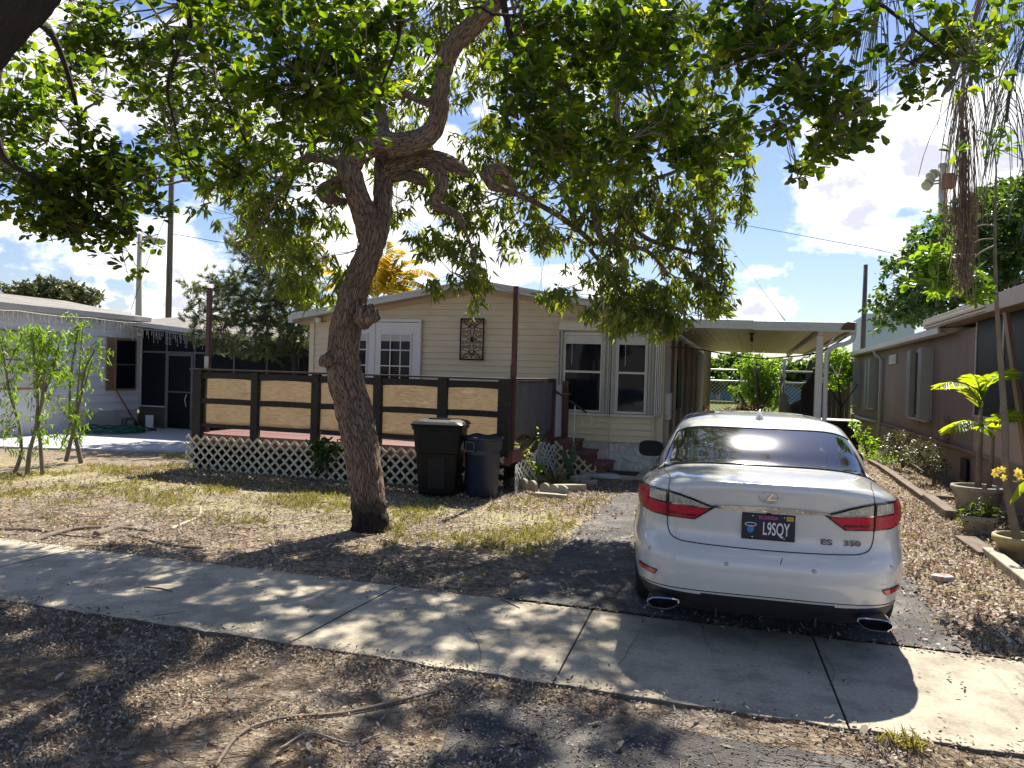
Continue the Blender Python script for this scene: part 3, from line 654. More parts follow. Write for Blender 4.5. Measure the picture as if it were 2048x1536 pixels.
# ================================================================ CARPORT
cp = thing('carport', 'flat aluminium carport roof on posts at the right side of the cream house', 'carport', (0, 14, 0))
CY0, CY1, CX0, CX1, CZ = 13.62, 25.6, -1.42, 1.55, 2.66
def croof(x): return CZ - .012*(x-CX0)
for k in range(10):
    x0 = CX0+k*(CX1-CX0)/10; x1 = x0+(CX1-CX0)/10-.004
    MB().prism([(x0, CY0+.05, croof(x0)-.02), (x1, CY0+.05, croof(x1)-.02), (x1, CY0+.05, croof(x1)+.03), (x0+.02, CY0+.05, croof(x0)+.03)], (0, CY1-CY0-.1, 0)).build('roof_pan', M['panroof'], cp)
BOX('pan_gap_sheet', M['roofmetal'], cp, CX0-.02, CX1, CY0+.05, CY1-.05, CZ+.032, CZ+.05)  # added sheet over the pans, closes gaps that leaked light
for a, b, dz in ((CX0-.03, .02, 0), (.02, CX1, -.014)):
    MB().prism([(a, CY0, croof(a)-.045+dz), (b, CY0, croof(b)-.045+dz), (b, CY0, croof(b)+.11+dz), (a, CY0, croof(a)+.11+dz)], (0, .04, 0)).build('fascia', M['roofmetal'], cp, bevel=.006)
    MB().prism([(a, CY0-.012, croof(a)+.04+dz), (b, CY0-.012, croof(b)+.04+dz), (b, CY0-.012, croof(b)+.055+dz), (a, CY0-.012, croof(a)+.055+dz)], (0, .01, 0)).build('fascia_rib', M['trim'], cp)
BOX('gutter', M['roofmetal'], cp, CX1-.02, CX1+.08, CY0, CY1, CZ-.11, CZ+.07, bevel=.01)
BOX('beam', M['trim'], cp, 1.05, 1.13, CY0+.1, CY1-.1, CZ-.14, CZ-.055, bevel=.006)
MB().add([tuple(v) for v in ((1.38, CY0-.015, 2.60), (1.60, CY0-.015, 2.60), (1.60, CY0-.015, 2.72), (1.48, CY0-.015, 2.73), (1.42, CY0-.015, 2.68))], [(0, 1, 2, 3, 4)]).build('rust_stain', mat('rust', (.14, .065, .035), .9, .4, 30), cp)
post_px = ((1632, 13.85, .115), (1567, None, .10), (1530, None, .09))
cposts = []
for i, (px, Y, w) in enumerate(post_px):
    if Y is None: Y = at(px, 780, X=1.09).y
    cposts.append(Y)
    BOX('post', M['trim'], cp, 1.09-w/2, 1.09+w/2, Y-w/2, Y+w/2, -.05, CZ-.14, bevel=.01)
    MB().bar((1.09, Y, 2.15), (1.36, Y, 2.56), .03, .03).build('brace', M['trim'], cp)
# downspout curling from the gutter corner to the front post
S = spline([(1.60, 13.70, 2.58), (1.58, 13.70, 2.45), (1.48, 13.72, 2.38), (1.32, 13.75, 2.34), (1.22, 13.76, 2.24), (1.20, 13.77, 2.05), (1.20, 13.78, 1.0), (1.20, 13.78, .05)], .05)
MB().tube(S, .038, 10).build('downspout', M['pvc'], cp)
tp = thing('hanging_tarp', 'torn dark brown tarp hung between the carport posts', 'tarp', (1.05, cposts[0], 0))
pA, pB = Vector((1.02, cposts[0]+.05, 2.10)), Vector((1.02, cposts[1], 2.12))
def tarpf(u, v):
    top = 2.2 - 1.05*math.sin(min(1, u*1.05)*math.pi)**.8*(1 if u < .75 else 1) + (.0 if u < .8 else 0)
    x = 1.0+.05*math.sin(u*31+v*2)+.03*math.sin(u*14+v*5); y = pA.y+(pB.y+.6-pA.y)*u
    return (x, y, top*(1-v)+.02*v)
MB().grid(tarpf, 44, 14).build('sheet', M['tarp'], tp, solid=.004)
MB().tube([tuple(Vector((1.03, pA.y+(pB.y+.6-pA.y)*u, 2.22))+Vector((0, 0, .02*math.sin(u*40)))) for u in np.linspace(0, 1, 30)], .012, 5).build('cord', M['wire'], tp)
S = spline([(-1.38, 13.9, 2.28), (-.9, 13.9, 2.25), (0.0, 13.88, 2.12), (.6, 13.88, 2.15), (1.1, 13.85, 2.24), (1.5, 13.72, 2.5)], .06)
MB().tube(S, .011, 6).build('sagging_cable', M['wire'], None, label='black cable sagging across the front of the carport ceiling', cat='cable')
lampt = thing('ceiling_light', 'bare light fitting hanging under the carport ceiling from a wire', 'light', (-.05, 15.2, 2.2))
MB().lathe([(.001, 2.62), (.05, 2.62), (.05, 2.60), (.02, 2.59), (.02, 2.55), (.03, 2.53), (.03, 2.49), (.02, 2.46), (.001, 2.455)], (.0, 15.2, 0), 14).build('socket', M['brown'], lampt)
MB().tube([(.0, 15.2, 2.42), (.02, 15.2, 2.3), (-.03, 15.18, 2.2), (-.02, 15.2, .9)], .004, 4).build('pull_cord', M['wire'], lampt)

# ================================================================ DECK
dk = thing('deck', 'raised red wooden deck with tan shade cloth rail and white lattice skirt', 'deck', (-6, 12.4, 0))
DX0, DX1, DY0, DZ = -8.86, -3.30, 10.65, .58
nb = 24
for k in range(nb):
    y0 = DY0+k*(13.93-DY0)/nb; BOX('deck_board', M['redwood'], dk, DX0, DX1-.01*random.random(), y0+.003, y0+(13.93-DY0)/nb-.003, DZ-.035, DZ+random.uniform(-.002, .002))
BOX('rim_joist', M['redwood'], dk, DX0, DX1, DY0+.005, DY0+.04, .38, DZ-.037)
for x in (-8.0, -6.2, -4.5): BOX('pier', M['mortar'], dk, x-.1, x+.1, 12, 12.2, -.1, .42)
BOX('underdeck_shade_board', M['brown'], dk, DX0+.0, DX0+.02, DY0+.05, 14.15, -.08, .5)  # added dark board, closes the side so the space underneath stays dark
BOX('underdeck_shade_board', M['brown'], dk, DX0+.03, DX1-.4, 11.6, 11.63, -.08, .52)  # added dark backing, stands in for the shade behind the lattice
# posts set in front; their silhouette through the cloth is put into dark colour
posts = [(-8.74, .17), (-7.63, .13), (-6.52, .13), (-5.44, .135), (-4.37, .15), (-3.40, .19)]
for x, w in posts: BOX('post', M['post'], dk, x-w/2, x+w/2, DY0-.045, DY0+.06, .34 if w < .16 else .5, 1.625, bevel=.008)
rails = ((1.485, 1.60, .012, 1), (1.075, 1.165, .0, .4), (.69, .755, -.006, -.3))  # arched edges draw the cloth's sag shading into the rail shape
for (xa, wa), (xb, wb) in zip(posts[:-1], posts[1:]):
    xa += wa/2-.01; xb -= wb/2-.01
    for z0, z1, up, cv in rails:
        n = 12; low = [(xa+(xb-xa)*i/n, DY0-.02, z0+.016*math.sin(math.pi*i/n)**.6*cv) for i in range(n+1)]; hi = [(xb, DY0-.02, z1), (xa, DY0-.02, z1)] if cv > .9 else [(xa+(xb-xa)*i/n, DY0-.02, z1+.02*math.sin(math.pi*i/n)*cv) for i in range(n, -1, -1)]
        MB().prism(low+hi, (0, .05, 0)).build('rail', M['post'], dk)
    def clothf(u, v): 
        x = xa+(xb-xa)*u; z_ = .70+(1.60-.70)*v
        return (x, DY0+.035+.012*math.sin(u*9+v*3+xa)*math.sin(v*math.pi), z_)
    MB().grid(clothf, 16, 8).build('shade_cloth', M['cloth'], dk, solid=.002)
BOX('cap_rail', M['brown'], dk, DX0-.02, DX1+.03, DY0-.07, DY0+.09, 1.627, 1.655, bevel=.006)
for x in np.arange(DX0+.4, DX1, .46):
    MB().lathe([(.001, .004), (.010, .002), (.013, -.002)], n=8).build('screw', M['alu'], dk)
    o = bpy.data.objects[[n for n in bpy.data.objects.keys() if n.startswith('screw')][-1]]; o.rotation_euler = (math.pi/2, 0, 0); o.location = Vector((x, DY0-.05, 1.585))-ORG[dk.name]
# right-hand side: grey cloth
BOX('cap_rail', M['maroon'], dk, DX1-.06, DX1+.05, DY0+.09, 13.05, 1.628, 1.66, bevel=.006)
MB().grid(lambda u, v: (DX1+.02+.012*math.sin(u*26)*(.4+v), DY0+.06+2.28*u, .70+.10*(1-v)*math.sin(u*7)+(1.62-.70)*v), 30, 8).build('shade_cloth', M['graycloth'], dk, solid=.002)
BOX('post', M['maroon'], dk, DX1-.06, DX1+.06, 12.98, 13.10, .3, 1.66, bevel=.008)
BOX('rail', M['brown'], dk, DX1-.05, DX1-.01, DY0+.06, 13.0, .72, .80)
BOX('rim_joist', M['redwood'], dk, DX1-.002, DX1+.03, DY0+.03, 13.0, .42, DZ)
BOX('post', M['maroon'], dk, DX1+.02, DX1+.13, 13.72, 13.82, .3, 1.62, bevel=.008)
BOX('gate_panel', M['door'], dk, DX1-.02, DX1+.02, 13.12, 13.70, .62, 1.55)

def lattice(name, x0, x1, z0, ztop, m, parent, pitch=.118, w=.036, frame=lambda s, z, o: (s, 0, z), depth=.008, scal=True):
    """crossed laths clipped to a panel; ztop(s) gives the top line"""
    mb = MB()
    for sgn, off in ((1, 0.0), (-1, depth+.001)):
        c = x0-2.2
        while c < x1+2.2:
            # lath through (c,z0) with slope sgn; clip parametric
            ts = []
            for t in np.linspace(0, 2.4, 241):
                s = c+sgn*t*.7071; z_ = z0+t*.7071
                if x0 <= s <= x1 and z_ <= ztop(s): ts.append(t)
            if len(ts) > 3:
                t0, t1 = ts[0], ts[-1]
                a = (c+sgn*t0*.7071, z0+t0*.7071); b = (c+sgn*t1*.7071, z0+t1*.7071); nx, nz = -sgn*.7071*w/2, .7071*w/2
                q = [(a[0]-nx, a[1]-nz), (b[0]-nx, b[1]-nz), (b[0]+nx, b[1]+nz), (a[0]+nx, a[1]+nz)]
                vs = [frame(s, max(z0-.02, z_), off) for s, z_ in q] + [frame(s, max(z0-.02, z_), off+depth) for s, z_ in q]
                mb.add(vs, [(0, 1, 2, 3), (7, 6, 5, 4), (0, 4, 5, 1), (1, 5, 6, 2), (2, 6, 7, 3), (3, 7, 4, 0)])
            c += pitch*1.4142
    return mb.build(name, m, parent, kind='stuff')
YL = DY0-.075
fr = lambda s, z, o: (s, YL-o, z)
for a, b in ((-8.90, -7.06), (-7.05, -5.22), (-5.21, -3.36)):
    lattice('lattice_panel', a, b, -.03, lambda s: .56+.02*noise.noise(Vector((s*2, 0, 0))), M['lattice'], dk, frame=fr)
lattice('lattice_panel', 10.60, 12.95, 0.0, lambda s: .50, M['lattice2'], dk, pitch=.10, w=.026, frame=lambda s, z, o: (DX1+.08+o+.06*math.sin(s*5), s, z+.12*math.sin(s*2.2)))
# stairs going down towards the drive, their side lattice
ST = [(-3.24, -2.90, .58), (-2.90, -2.62, .40), (-2.62, -2.32, .22)]
for x0, x1, zt in ST:
    BOX('tread', M['redwood'], dk, x0, x1+.03, 12.95, 13.86, zt-.04, zt, bevel=.005)
    BOX('riser', M['redwood'], dk, x1-.02, x1+.0, 12.97, 13.85, zt-.20, zt-.042)
    BOX('stringer', M['redwood'], dk, x0, x1-.022, 12.97, 13.0, -.02, zt-.042)
lattice('lattice_panel', -3.25, -2.45, 0.0, lambda s: .62-.55*(s+3.25), M['lattice'], dk, pitch=.112, w=.034, frame=lambda s, z, o: (s, 12.90-o, z))
hr = thing('handrail', 'brown topped metal stair handrail with a curled end beside the deck steps', 'handrail', (-2.6, 12.95, 0))
h0, h1 = at(1108, 780, Y=12.97), at(1174, 826, Y=12.97)
MB().bar(h0, h1, .035, .03).build('grip', M['brown'], hr, bevel=.006)
MB().tube([h0+Vector((0, 0, -.07)), h0+Vector((.3, 0, -.06))], .008, 6).build('lower_bar', M['greyalu'], hr)
c_ = h1+Vector((-.02, 0, -.14))
MB().tube([(c_.x+.13*math.sin(t)*(1-t/9), c_.y, c_.z+.13*math.cos(t)*(1-t/9)) for t in np.linspace(0, 5.2, 22)], .011, 6).build('curl', M['trim'], hr)
hp = at(1150, 810, Y=12.97); MB().tube([(hp.x, hp.y, hp.z), (hp.x-.01, hp.y, .40)], .014, 8).build('post', M['trim'], hr)

for px, x, z0 in ((0, -8.63, 1.655), (1, -3.30, 1.66)):
    lab = ('tall maroon metal pole standing at the left front corner of the deck', 'tall maroon metal pole standing at the right front corner of the deck')[px]
    t_ = thing('deck_pole', lab, 'pole', (x, 10.75, z0), 'poles on the deck')
    MB().box(x-.035, x+.035, 10.70, 10.77, .6, 3.0).build('shaft', M['maroon'], t_, bevel=.004)
    MB().box(x-.04, x+.04, 10.69, 10.70, 1.66, 1.86).build('bracket', M['alu'] if px == 0 else M['maroon'], t_)

# ================================================================ CAR
M['paint'] = mat('pearl_paint', (.68, .675, .63), .2, .05, 2.5, coat=1.0, spec=.5)
M['tail'] = mat('tail_red', (.50, .0, .028), .18, .2, 30, coat=.4, spec=.3, wave=('Z', 26, .25), dist=.004)
M['tail2'] = mat('tail_dark_red', (.10, .004, .012), .1, .3, 20, coat=1)
M['lens'] = mat('clear_lens', (.46, .47, .42), .12, .4, 60, coat=1, metal=.3, wave=('X', 30, .4), dist=.004)
M['chrome'] = mat('chrome', (.62, .62, .62), .05, .02, metal=1); M['badge'] = mat('badge_metal', (.16, .16, .16), .2, .05, metal=.8)
M['blackgloss'] = mat('black_gloss', (.012, .012, .014), .15, .1, coat=.6)
M['matteblack'] = mat('black_valance', (.016, .016, .018), .45, .2, 20)
M['carglass'] = mat('tinted_glass', (.010, .011, .014), .06, .1, coat=1.0, spec=1.0)
M['plate'] = mat('plate_navy', (.010, .012, .035), .35, .1)
M['white'] = mat('plate_white', (.75, .75, .75), .5, 0); M['pinkp'] = mat('plate_pink', (.55, .10, .32), .5, 0)
M['pblue'] = mat('plate_blue', (.05, .22, .52), .5, .1); M['yell'] = mat('sticker_yellow', (.65, .45, .04), .5, 0)
M['reflector'] = mat('reflector_red', (.55, .012, .015), .2, .1, 60, coat=1)

car = thing('parked_car', 'pearl white four-door sedan parked on the driveway facing the carport', 'car')
# rings: rear y, rear z, half width, side z, front y, front z, plan exponents, corner drop
RG_ = [(.34, .17, .76, .17, 4.55, .17, 3.6, 7, 0), (.16, .20, .83, .19, 4.78, .19, 3.8, 8, 0), (.055, .29, .872, .25, 4.86, .27, 4, 8, 0), (.022, .375, .892, .33, 4.885, .36, 4, 8, 0),
       (0, .47, .905, .46, 4.9, .5, 4, 8, 0), (0.003, .56, .910, .56, 4.895, .6, 4, 8, 0), (.03, .62, .911, .63, 4.88, .66, 4, 8, 0), (.062, .665, .908, .69, 4.86, .70, 4, 8, 0),
       (.078, .73, .902, .75, 4.83, .75, 4, 8, .0), (.072, .82, .893, .82, 4.78, .80, 4, 8, 0), (.060, .90, .885, .875, 4.70, .85, 3.9, 8, .0), (.045, .965, .872, .925, 4.6, .89, 3.7, 8, .02),
       (.033, 1.02, .853, .955, 4.48, .92, 3.5, 7.5, .045), (.040, 1.052, .830, .975, 4.35, .945, 3.4, 7, .06), (.075, 1.068, .805, .985, 4.2, .965, 3.3, 6.5, .055), (.30, 1.085, .775, .995, 3.98, 1.0, 3.2, 6, .04),
       (.58, 1.096, .775, 1.01, 3.78, 1.04, 3.2, 6, .03), (.69, 1.118, .780, 1.04, 3.68, 1.075, 3.2, 6, .02), (.87, 1.204, .748, 1.13, 3.42, 1.18, 3.2, 6, .01), (1.045, 1.278, .706, 1.22, 3.15, 1.28, 3.3, 6, .005),
       (1.22, 1.340, .660, 1.30, 2.92, 1.355, 3.5, 6, 0), (1.37, 1.380, .612, 1.355, 2.78, 1.39, 3.5, 6, 0), (1.52, 1.412, .50, 1.395, 2.62, 1.415, 3.4, 5, 0), (1.80, 1.430, .35, 1.422, 2.45, 1.430, 3, 4, 0), (2.04, 1.436, .16, 1.430, 2.28, 1.436, 2.4, 3, 0)]
NQ = 40
def ring_pts(p):
    yr, zr, W, zs, yf, zf, a, b, drop = p; c = (yr+yf)/2; L_ = (yf-yr)/2; out = []
    for q in range(4):                           # rear->right, right->front, front->left, left->rear
        th = np.linspace(0, 1, 1500)
        th = (th**2 if q in (0, 2) else 1-(1-th)**2)*math.pi/2 if True else th
        A = -math.pi/2 + q*math.pi/2 + th
        ca, sa = np.cos(A), np.sin(A); ca[np.abs(ca) < 1e-9] = 0; sa[np.abs(sa) < 1e-9] = 0
        x = W*np.sign(ca)*np.abs(ca)**(2/a); y = c+L_*np.sign(sa)*np.abs(sa)**(2/b)
        s = np.concatenate([[0], np.cumsum(np.hypot(np.diff(x), np.diff(y)))]); u = np.linspace(0, s[-1], NQ+1)[:-1]
        out.append(np.stack([np.interp(u, s, x), np.interp(u, s, y)], 1))
    P_ = np.vstack(out); t = (P_[:, 1]-yr)/(yf-yr); sm = lambda v: np.clip(v, 0, 1)**2*(3-2*np.clip(v, 0, 1))
    z = zs + (zr-zs)*(1-sm(t/.34)) + (zf-zs)*sm((t-.66)/.34) - drop*(np.abs(P_[:, 0])/W)**4*(1-sm(t/.3))
    return np.column_stack([P_, z])
Rr = spline([(*r,) for r in RG_], 1e9)          # one midpoint per gap
rings = []
RA = np.array(RG_, float); RA2 = np.vstack([2*RA[0]-RA[1], RA, 2*RA[-1]-RA[-2]])
for i in range(1, len(RA2)-2):
    for t in np.linspace(0, 1, 4, endpoint=False):
        a_, b_, c2_, d2_ = RA2[i-1:i+3]; rings.append(.5*((2*b_)+(-a_+c2_)*t+(2*a_-5*b_+4*c2_-d2_)*t*t+(-a_+3*b_-3*c2_+d2_)*t**3))
rings.append(RA[-1])
RP = [ring_pts(r) for r in rings]; n = 4*NQ
CV = np.vstack(RP); CFc = [(k*n+j, k*n+(j+1) % n, (k+1)*n+(j+1) % n, (k+1)*n+j) for k in range(len(RP)-1) for j in range(n)]
topc = len(CV); CV = np.vstack([CV, [[0, 2.16, 1.437]], [[0, 2.4, .17]]])
cape = [tuple(range((len(RP)-1)*n, len(RP)*n))]
bot = [tuple(range(n-1, -1, -1))]
me = bpy.data.meshes.new('body'); me.from_pydata([tuple(v) for v in CV[:topc]], [], CFc+cape+bot); me.update()
me.polygons.foreach_set('use_smooth', [True]*len(CFc)+[True, False])
me.materials.append(M['paint']); me.materials.append(M['matteblack'])
mi = [1 if (k < 3*4-2 and (CV[k*n+j][1] < .62 or k < 5)) else 0 for k in range(len(RP)-1) for j in range(n)]+[0, 1]
me.polygons.foreach_set('material_index', mi)
bvh = BVHTree.FromPolygons([Vector(v) for v in CV[:topc]], CFc+cape)
body = link('body', me, car)
# wheel arches
cut = MB()
for y in (1.04, 3.86):
    for sx in (-1, 1):
        c0 = Vector((sx*.60, y, .33)); c1 = Vector((sx*1.1, y, .33)); cut.tube([c0, c1], .365, 36, smooth=False)
cm = cut.mesh('arch_cutter'); cm.materials.append(M['paint']); cm.materials.append(M['matteblack'])
cm.polygons.foreach_set('material_index', [1]*len(cm.polygons))
# cut by deleting body faces inside the arches and lining them
import bmesh
bm = bmesh.new(); bm.from_mesh(me)
kill = [f for f in bm.faces if any((Vector((f.calc_center_median().y-y, f.calc_center_median().z-.33)).length < .372 and abs(f.calc_center_median().x) > .60) for y in (1.04, 3.86))]
bmesh.ops.delete(bm, geom=kill, context='FACES'); bm.to_mesh(me); bm.free()
cyl = MB()
for y in (1.04, 3.86):
    for sx in (-1, 1):
        N_ = 28
        for k in range(N_):
            a0_, a1_ = [-.35+(math.pi+.7)*(k+e)/N_ for e in (0, 1)]
            def w_(a, x, r=.375): return (sx*x, y+r*math.cos(a), .33+r*math.sin(a))
            def out_(a):
                yy, zz = y+.375*math.cos(a), .33+.375*math.sin(a); h = bvh.ray_cast(Vector((sx*2, yy, zz)), Vector((-sx, 0, 0)))
                return abs(h[0].x) if h[0] else .8
            xa, xb = out_(a0_), out_(a1_)
            cyl.add([w_(a0_, .6), w_(a1_, .6), w_(a1_, xb+.001), w_(a0_, xa+.001)], [(0, 1, 2, 3)])
            cyl.add([w_(a0_, xa+.004, .366), w_(a1_, xb+.004, .366), w_(a1_, xb+.004, .392), w_(a0_, xa+.004, .392)], [(0, 1, 2, 3)])
cyl.build('wheel_arch', M['matteblack'], car)
BOX('floor_pan', M['matteblack'], car, -.62, .62, .5, 4.5, .16, .5)
for y in (1.04, 3.86):
    for sx in (-1, 1):
        w = MB(); r = .33
        prof = [(.21, -.10), (.27, -.112), (.31, -.108), (.328, -.085), (.33, -.05), (.33, .05), (.328, .085), (.31, .108), (.27, .112), (.21, .10)]
        w.lathe(prof, n=40); tyre = w.build('wheel', M['rubber'], car); tyre.location = (sx*.775, y, .33); tyre.rotation_euler = (0, math.pi/2, 0)
        ORG[tyre.name] = Vector((0, 0, 0))
        rm = MB().lathe([(.212, .098), (.20, .10), (.195, .06), (.19, -.09), (.212, -.098)], n=40); rm.build('rim', M['alu'], tyre)
        sp_ = MB(); s0 = .085*sx
        for k in range(10):
            a = 2*math.pi*k/10; sp_.bar((.03*math.cos(a), .03*math.sin(a), s0), (.196*math.cos(a), .196*math.sin(a), s0*1.05), .03, .02)
        sp_.tube([(0, 0, s0-.02*sx), (0, 0, s0+.015*sx)], .05, 16); sp_.build('spokes', M['alu'], tyre)
def proj(o, d, off):
    h = bvh.ray_cast(Vector(o), Vector(d))
    if h[0] is None: return None
    nr = h[1] if h[1].dot(Vector(d)) < 0 else -h[1]
    return h[0]+nr*off
def patch(name, corner, nu, nv, d, off, m, parent=car, thick=0.0, smooth=True):
    """corner(u,v)->(point to shoot from); the sheet follows the bodywork, standing 'off' proud"""
    mb = MB(); last = None; vs = []
    for j in range(nv+1):
        for i in range(nu+1):
            p = proj(corner(i/nu, j/nv), d, off)
            p = p if p is not None else last; last = p; vs.append(p)
    mb.add(vs, [(j*(nu+1)+i, j*(nu+1)+i+1, (j+1)*(nu+1)+i+1, (j+1)*(nu+1)+i) for j in range(nv) for i in range(nu)], smooth)
    return mb.build(name, m, parent)
def lerpc(pts, x):
    X = [p[0] for p in pts]; Z = [p[1] for p in pts]; return float(np.interp(x, X, Z))
BK = (0, 1, 0)
def rearpatch(name, sx, xs, top, bot_, off, m, nu=40, nv=10, parent=car):
    return patch(name, lambda u, v: (sx*(xs[0]+(xs[1]-xs[0])*u), -1, lerpc(bot_, xs[0]+(xs[1]-xs[0])*u)*(1-v)+lerpc(top, xs[0]+(xs[1]-xs[0])*u)*v), nu, nv, BK, off, m, parent)
top_ = [(.325, .897), (.39, .918), (.47, .945), (.55, .965), (.62, .976), (.72, .978), (.80, .970), (.862, .955)]
bot0 = [(.325, .893), (.45, .803), (.62, .803), (.74, .806), (.81, .822), (.862, .87)]
for sx in (-1, 1):
    L0 = rearpatch('tail_light', sx, (.325, .862), top_, bot0, .006, M['blackgloss'], 60)
    ins = lambda pts, d: [(x, z+d) for x, z in pts]
    rearpatch('red_lens', sx, (.362, .615), [(.362, .882), (.615, .890)], [(.362, .880), (.455, .812), (.615, .811)], .012, M['tail'], 30, 6, L0)
    rearpatch('red_lens', sx, (.631, .765), [(.631, .890), (.765, .896)], [(.631, .815), (.735, .816), (.765, .82)], .012, M['tail'], 20, 6, L0)
    rearpatch('red_lens', sx, (.752, .852), [(.752, .965), (.80, .962), (.852, .945)], [(.752, .875), (.766, .825), (.81, .834), (.852, .878)], .013, M['tail'], 20, 8, L0)
    rearpatch('clear_lens', sx, (.345, .612), ins(top_, -.012), [(.345, .893), (.37, .890), (.612, .898)], .013, M['lens'], 40, 6, L0)
    rearpatch('clear_lens', sx, (.634, .748), ins(top_, -.014), [(.634, .900), (.745, .905)], .013, M['lens'], 14, 6, L0)
    rearpatch('lens_bar', sx, (.37, .612), [(.37, .893), (.612, .901)], [(.37, .888), (.612, .892)], .0155, M['chrome'], 30, 1, L0)
    rearpatch('dark_band', sx, (.44, .612), [(.44, .838), (.612, .840)], [(.44, .826), (.612, .828)], .0145, M['tail2'], 20, 2, L0)
    R0 = rearpatch('rear_reflector', sx, (.675, .815), [(.675, .452), (.815, .458)], [(.675, .448), (.70, .412), (.815, .424)], .006, M['blackgloss'], 20, 4)
    rearpatch('lens', sx, (.683, .808), [(.683, .447), (.808, .452)], [(.683, .444), (.706, .418), (.808, .430)], .010, M['reflector'], 20, 4, R0)
patch('chrome_strip', lambda u, v: (-.36+.72*u, -1, lerpc([(-.36, .896), (-.2, .888), (0, .888), (.2, .888), (.36, .896)], -.36+.72*u)*(1-v)+lerpc([(-.36, .906), (-.25, .916), (0, .922), (.25, .916), (.36, .906)], -.36+.72*u)*v), 60, 4, BK, .010, M['chrome'])
def seam(name, pts, d, r=.0032, m=M['matteblack'], step=.02, off=.0):
    S = spline([(*p,) for p in pts], step); q = [proj(s, d, off) for s in S]; q = [p for p in q if p is not None]
    return MB().tube(q, r, 5, smooth=False).build(name, m, car)
seam('trunk_seam', [(-.628, -1, .80), (-.625, -1, .74), (-.605, -1, .69), (-.56, -1, .665), (-.45, -1, .655), (0, -1, .647), (.45, -1, .655), (.56, -1, .665), (.605, -1, .69), (.625, -1, .74), (.628, -1, .80)], BK, .0045)
for sx in (-1, 1):
    seam('trunk_seam', [(sx*.626, -1, .975), (sx*.624, -1, 1.0), (sx*.62, -1, 1.015)], BK, .003, step=.01)
    seam('trunk_seam', [(sx*.62, .14, 3), (sx*.625, .25, 3), (sx*.655, .45, 3), (sx*.69, .62, 3)], (0, 0, -1), .003)
    seam('tail_light_joint', [(sx*.623, -1, .80), (sx*.623, -1, .89), (sx*.625, -1, .974)], BK, .006, M['blackgloss'], off=.011)
seam('bumper_crease', [(-.80, -1, .34), (-.5, -1, .355), (0, -1, .36), (.5, -1, .355), (.80, -1, .34)], BK, .004)
# glass
def rwin(u, v):
    x = (-1+2*u); s = abs(x)
    y0, y1 = .675+.10*s**2.4, 1.215+.07*s**2.5; w0, w1 = .735, .632
    return (x*(w0+(w1-w0)*v), y0+(y1-y0)*v, 3)
patch('rear_window', rwin, 60, 24, (0, 0, -1), .003, M['carglass'])
bnd = [proj(rwin(u, v), (0, 0, -1), .0035) for u, v in [(i/40, 0) for i in range(41)]+[(1, i/20) for i in range(1, 21)]+[(1-i/40, 1) for i in range(1, 41)]+[(0, 1-i/20) for i in range(1, 21)]]
MB().tube(bnd, .006, 5).build('window_seal', M['matteblack'], car)
patch('windshield', lambda u, v: ((-1+2*u)*(.66-.10*v), 3.62-.06*abs(-1+2*u)**2*3+(2.86-3.62)*v, 3), 30, 16, (0, 0, -1), .003, M['carglass'])
for sx in (-1, 1):
    for (y0, y1, t0, t1) in ((2.27, 3.25, 2.27, 2.80), (1.22, 2.19, 1.42, 2.19)):
        patch('side_window', lambda u, v: (sx*2, (y0+(y1-y0)*u)*(1-v)+(t0+(t1-t0)*u)*v, 1.035+(1.315-1.035)*v), 24, 10, (-sx, 0, 0), .003, M['carglass'])
    patch('window_trim', lambda u, v: (sx*2, 1.1+2.2*u, 1.012+.016*v), 40, 1, (-sx, 0, 0), .006, M['chrome'])
    for y in (2.23, 1.18): seam('door_seam', [(sx*2, y, .28), (sx*2, y, .6), (sx*2, y, 1.0)], (-sx, 0, 0), .003)
    patch('headlight', lambda u, v: (sx*(.45+.38*u), 7, .66+.10*u+(.06+.02*u)*v), 12, 4, (0, -1, 0), .006, M['lens'])
    for y in (2.05, 3.0):
        patch('door_handle', lambda u, v: (sx*2, y-.1+.2*u, .86+.025*v), 8, 2, (-sx, 0, 0), .025, M['paint'])
    # mirror: housing shade and dark reflection put into a matte black colour
    mr_ = MB(); c = Vector((-.975, 3.02, .985) if sx < 0 else (.93, 3.08, .975))
    def mf(u, v):
        a = 2*math.pi*u; b = math.pi*v-math.pi/2; e = lambda w: math.copysign(abs(w)**.65, w)
        return (c.x+.125*e(math.cos(a))*math.cos(b)**.7 if abs(math.cos(b)) > 1e-6 else c.x, c.y+.07*math.sin(b), c.z+.082*e(math.sin(a))*abs(math.cos(b))**.7)
    mr_.grid(mf, 28, 12); mir = mr_.build('mirror', M['rubber'], car)
    MB().grid(lambda u, v: (c.x+.118*v*math.copysign(abs(math.cos(2*math.pi*u))**.65, math.cos(2*math.pi*u)), c.y-.072, c.z+.075*v*math.copysign(abs(math.sin(2*math.pi*u))**.65, math.sin(2*math.pi*u))), 28, 3).build('mirror_glass', M['rubber'], mir)
    MB().bar((sx*.76, 3.05, .97), (sx*.93, 3.02, .965), .05, .035).build('mirror_arm', M['matteblack'], mir)
patch('grille', lambda u, v: (-.4+.8*u, 7, .32+.36*v), 14, 10, (0, -1, 0), .006, M['matteblack'])
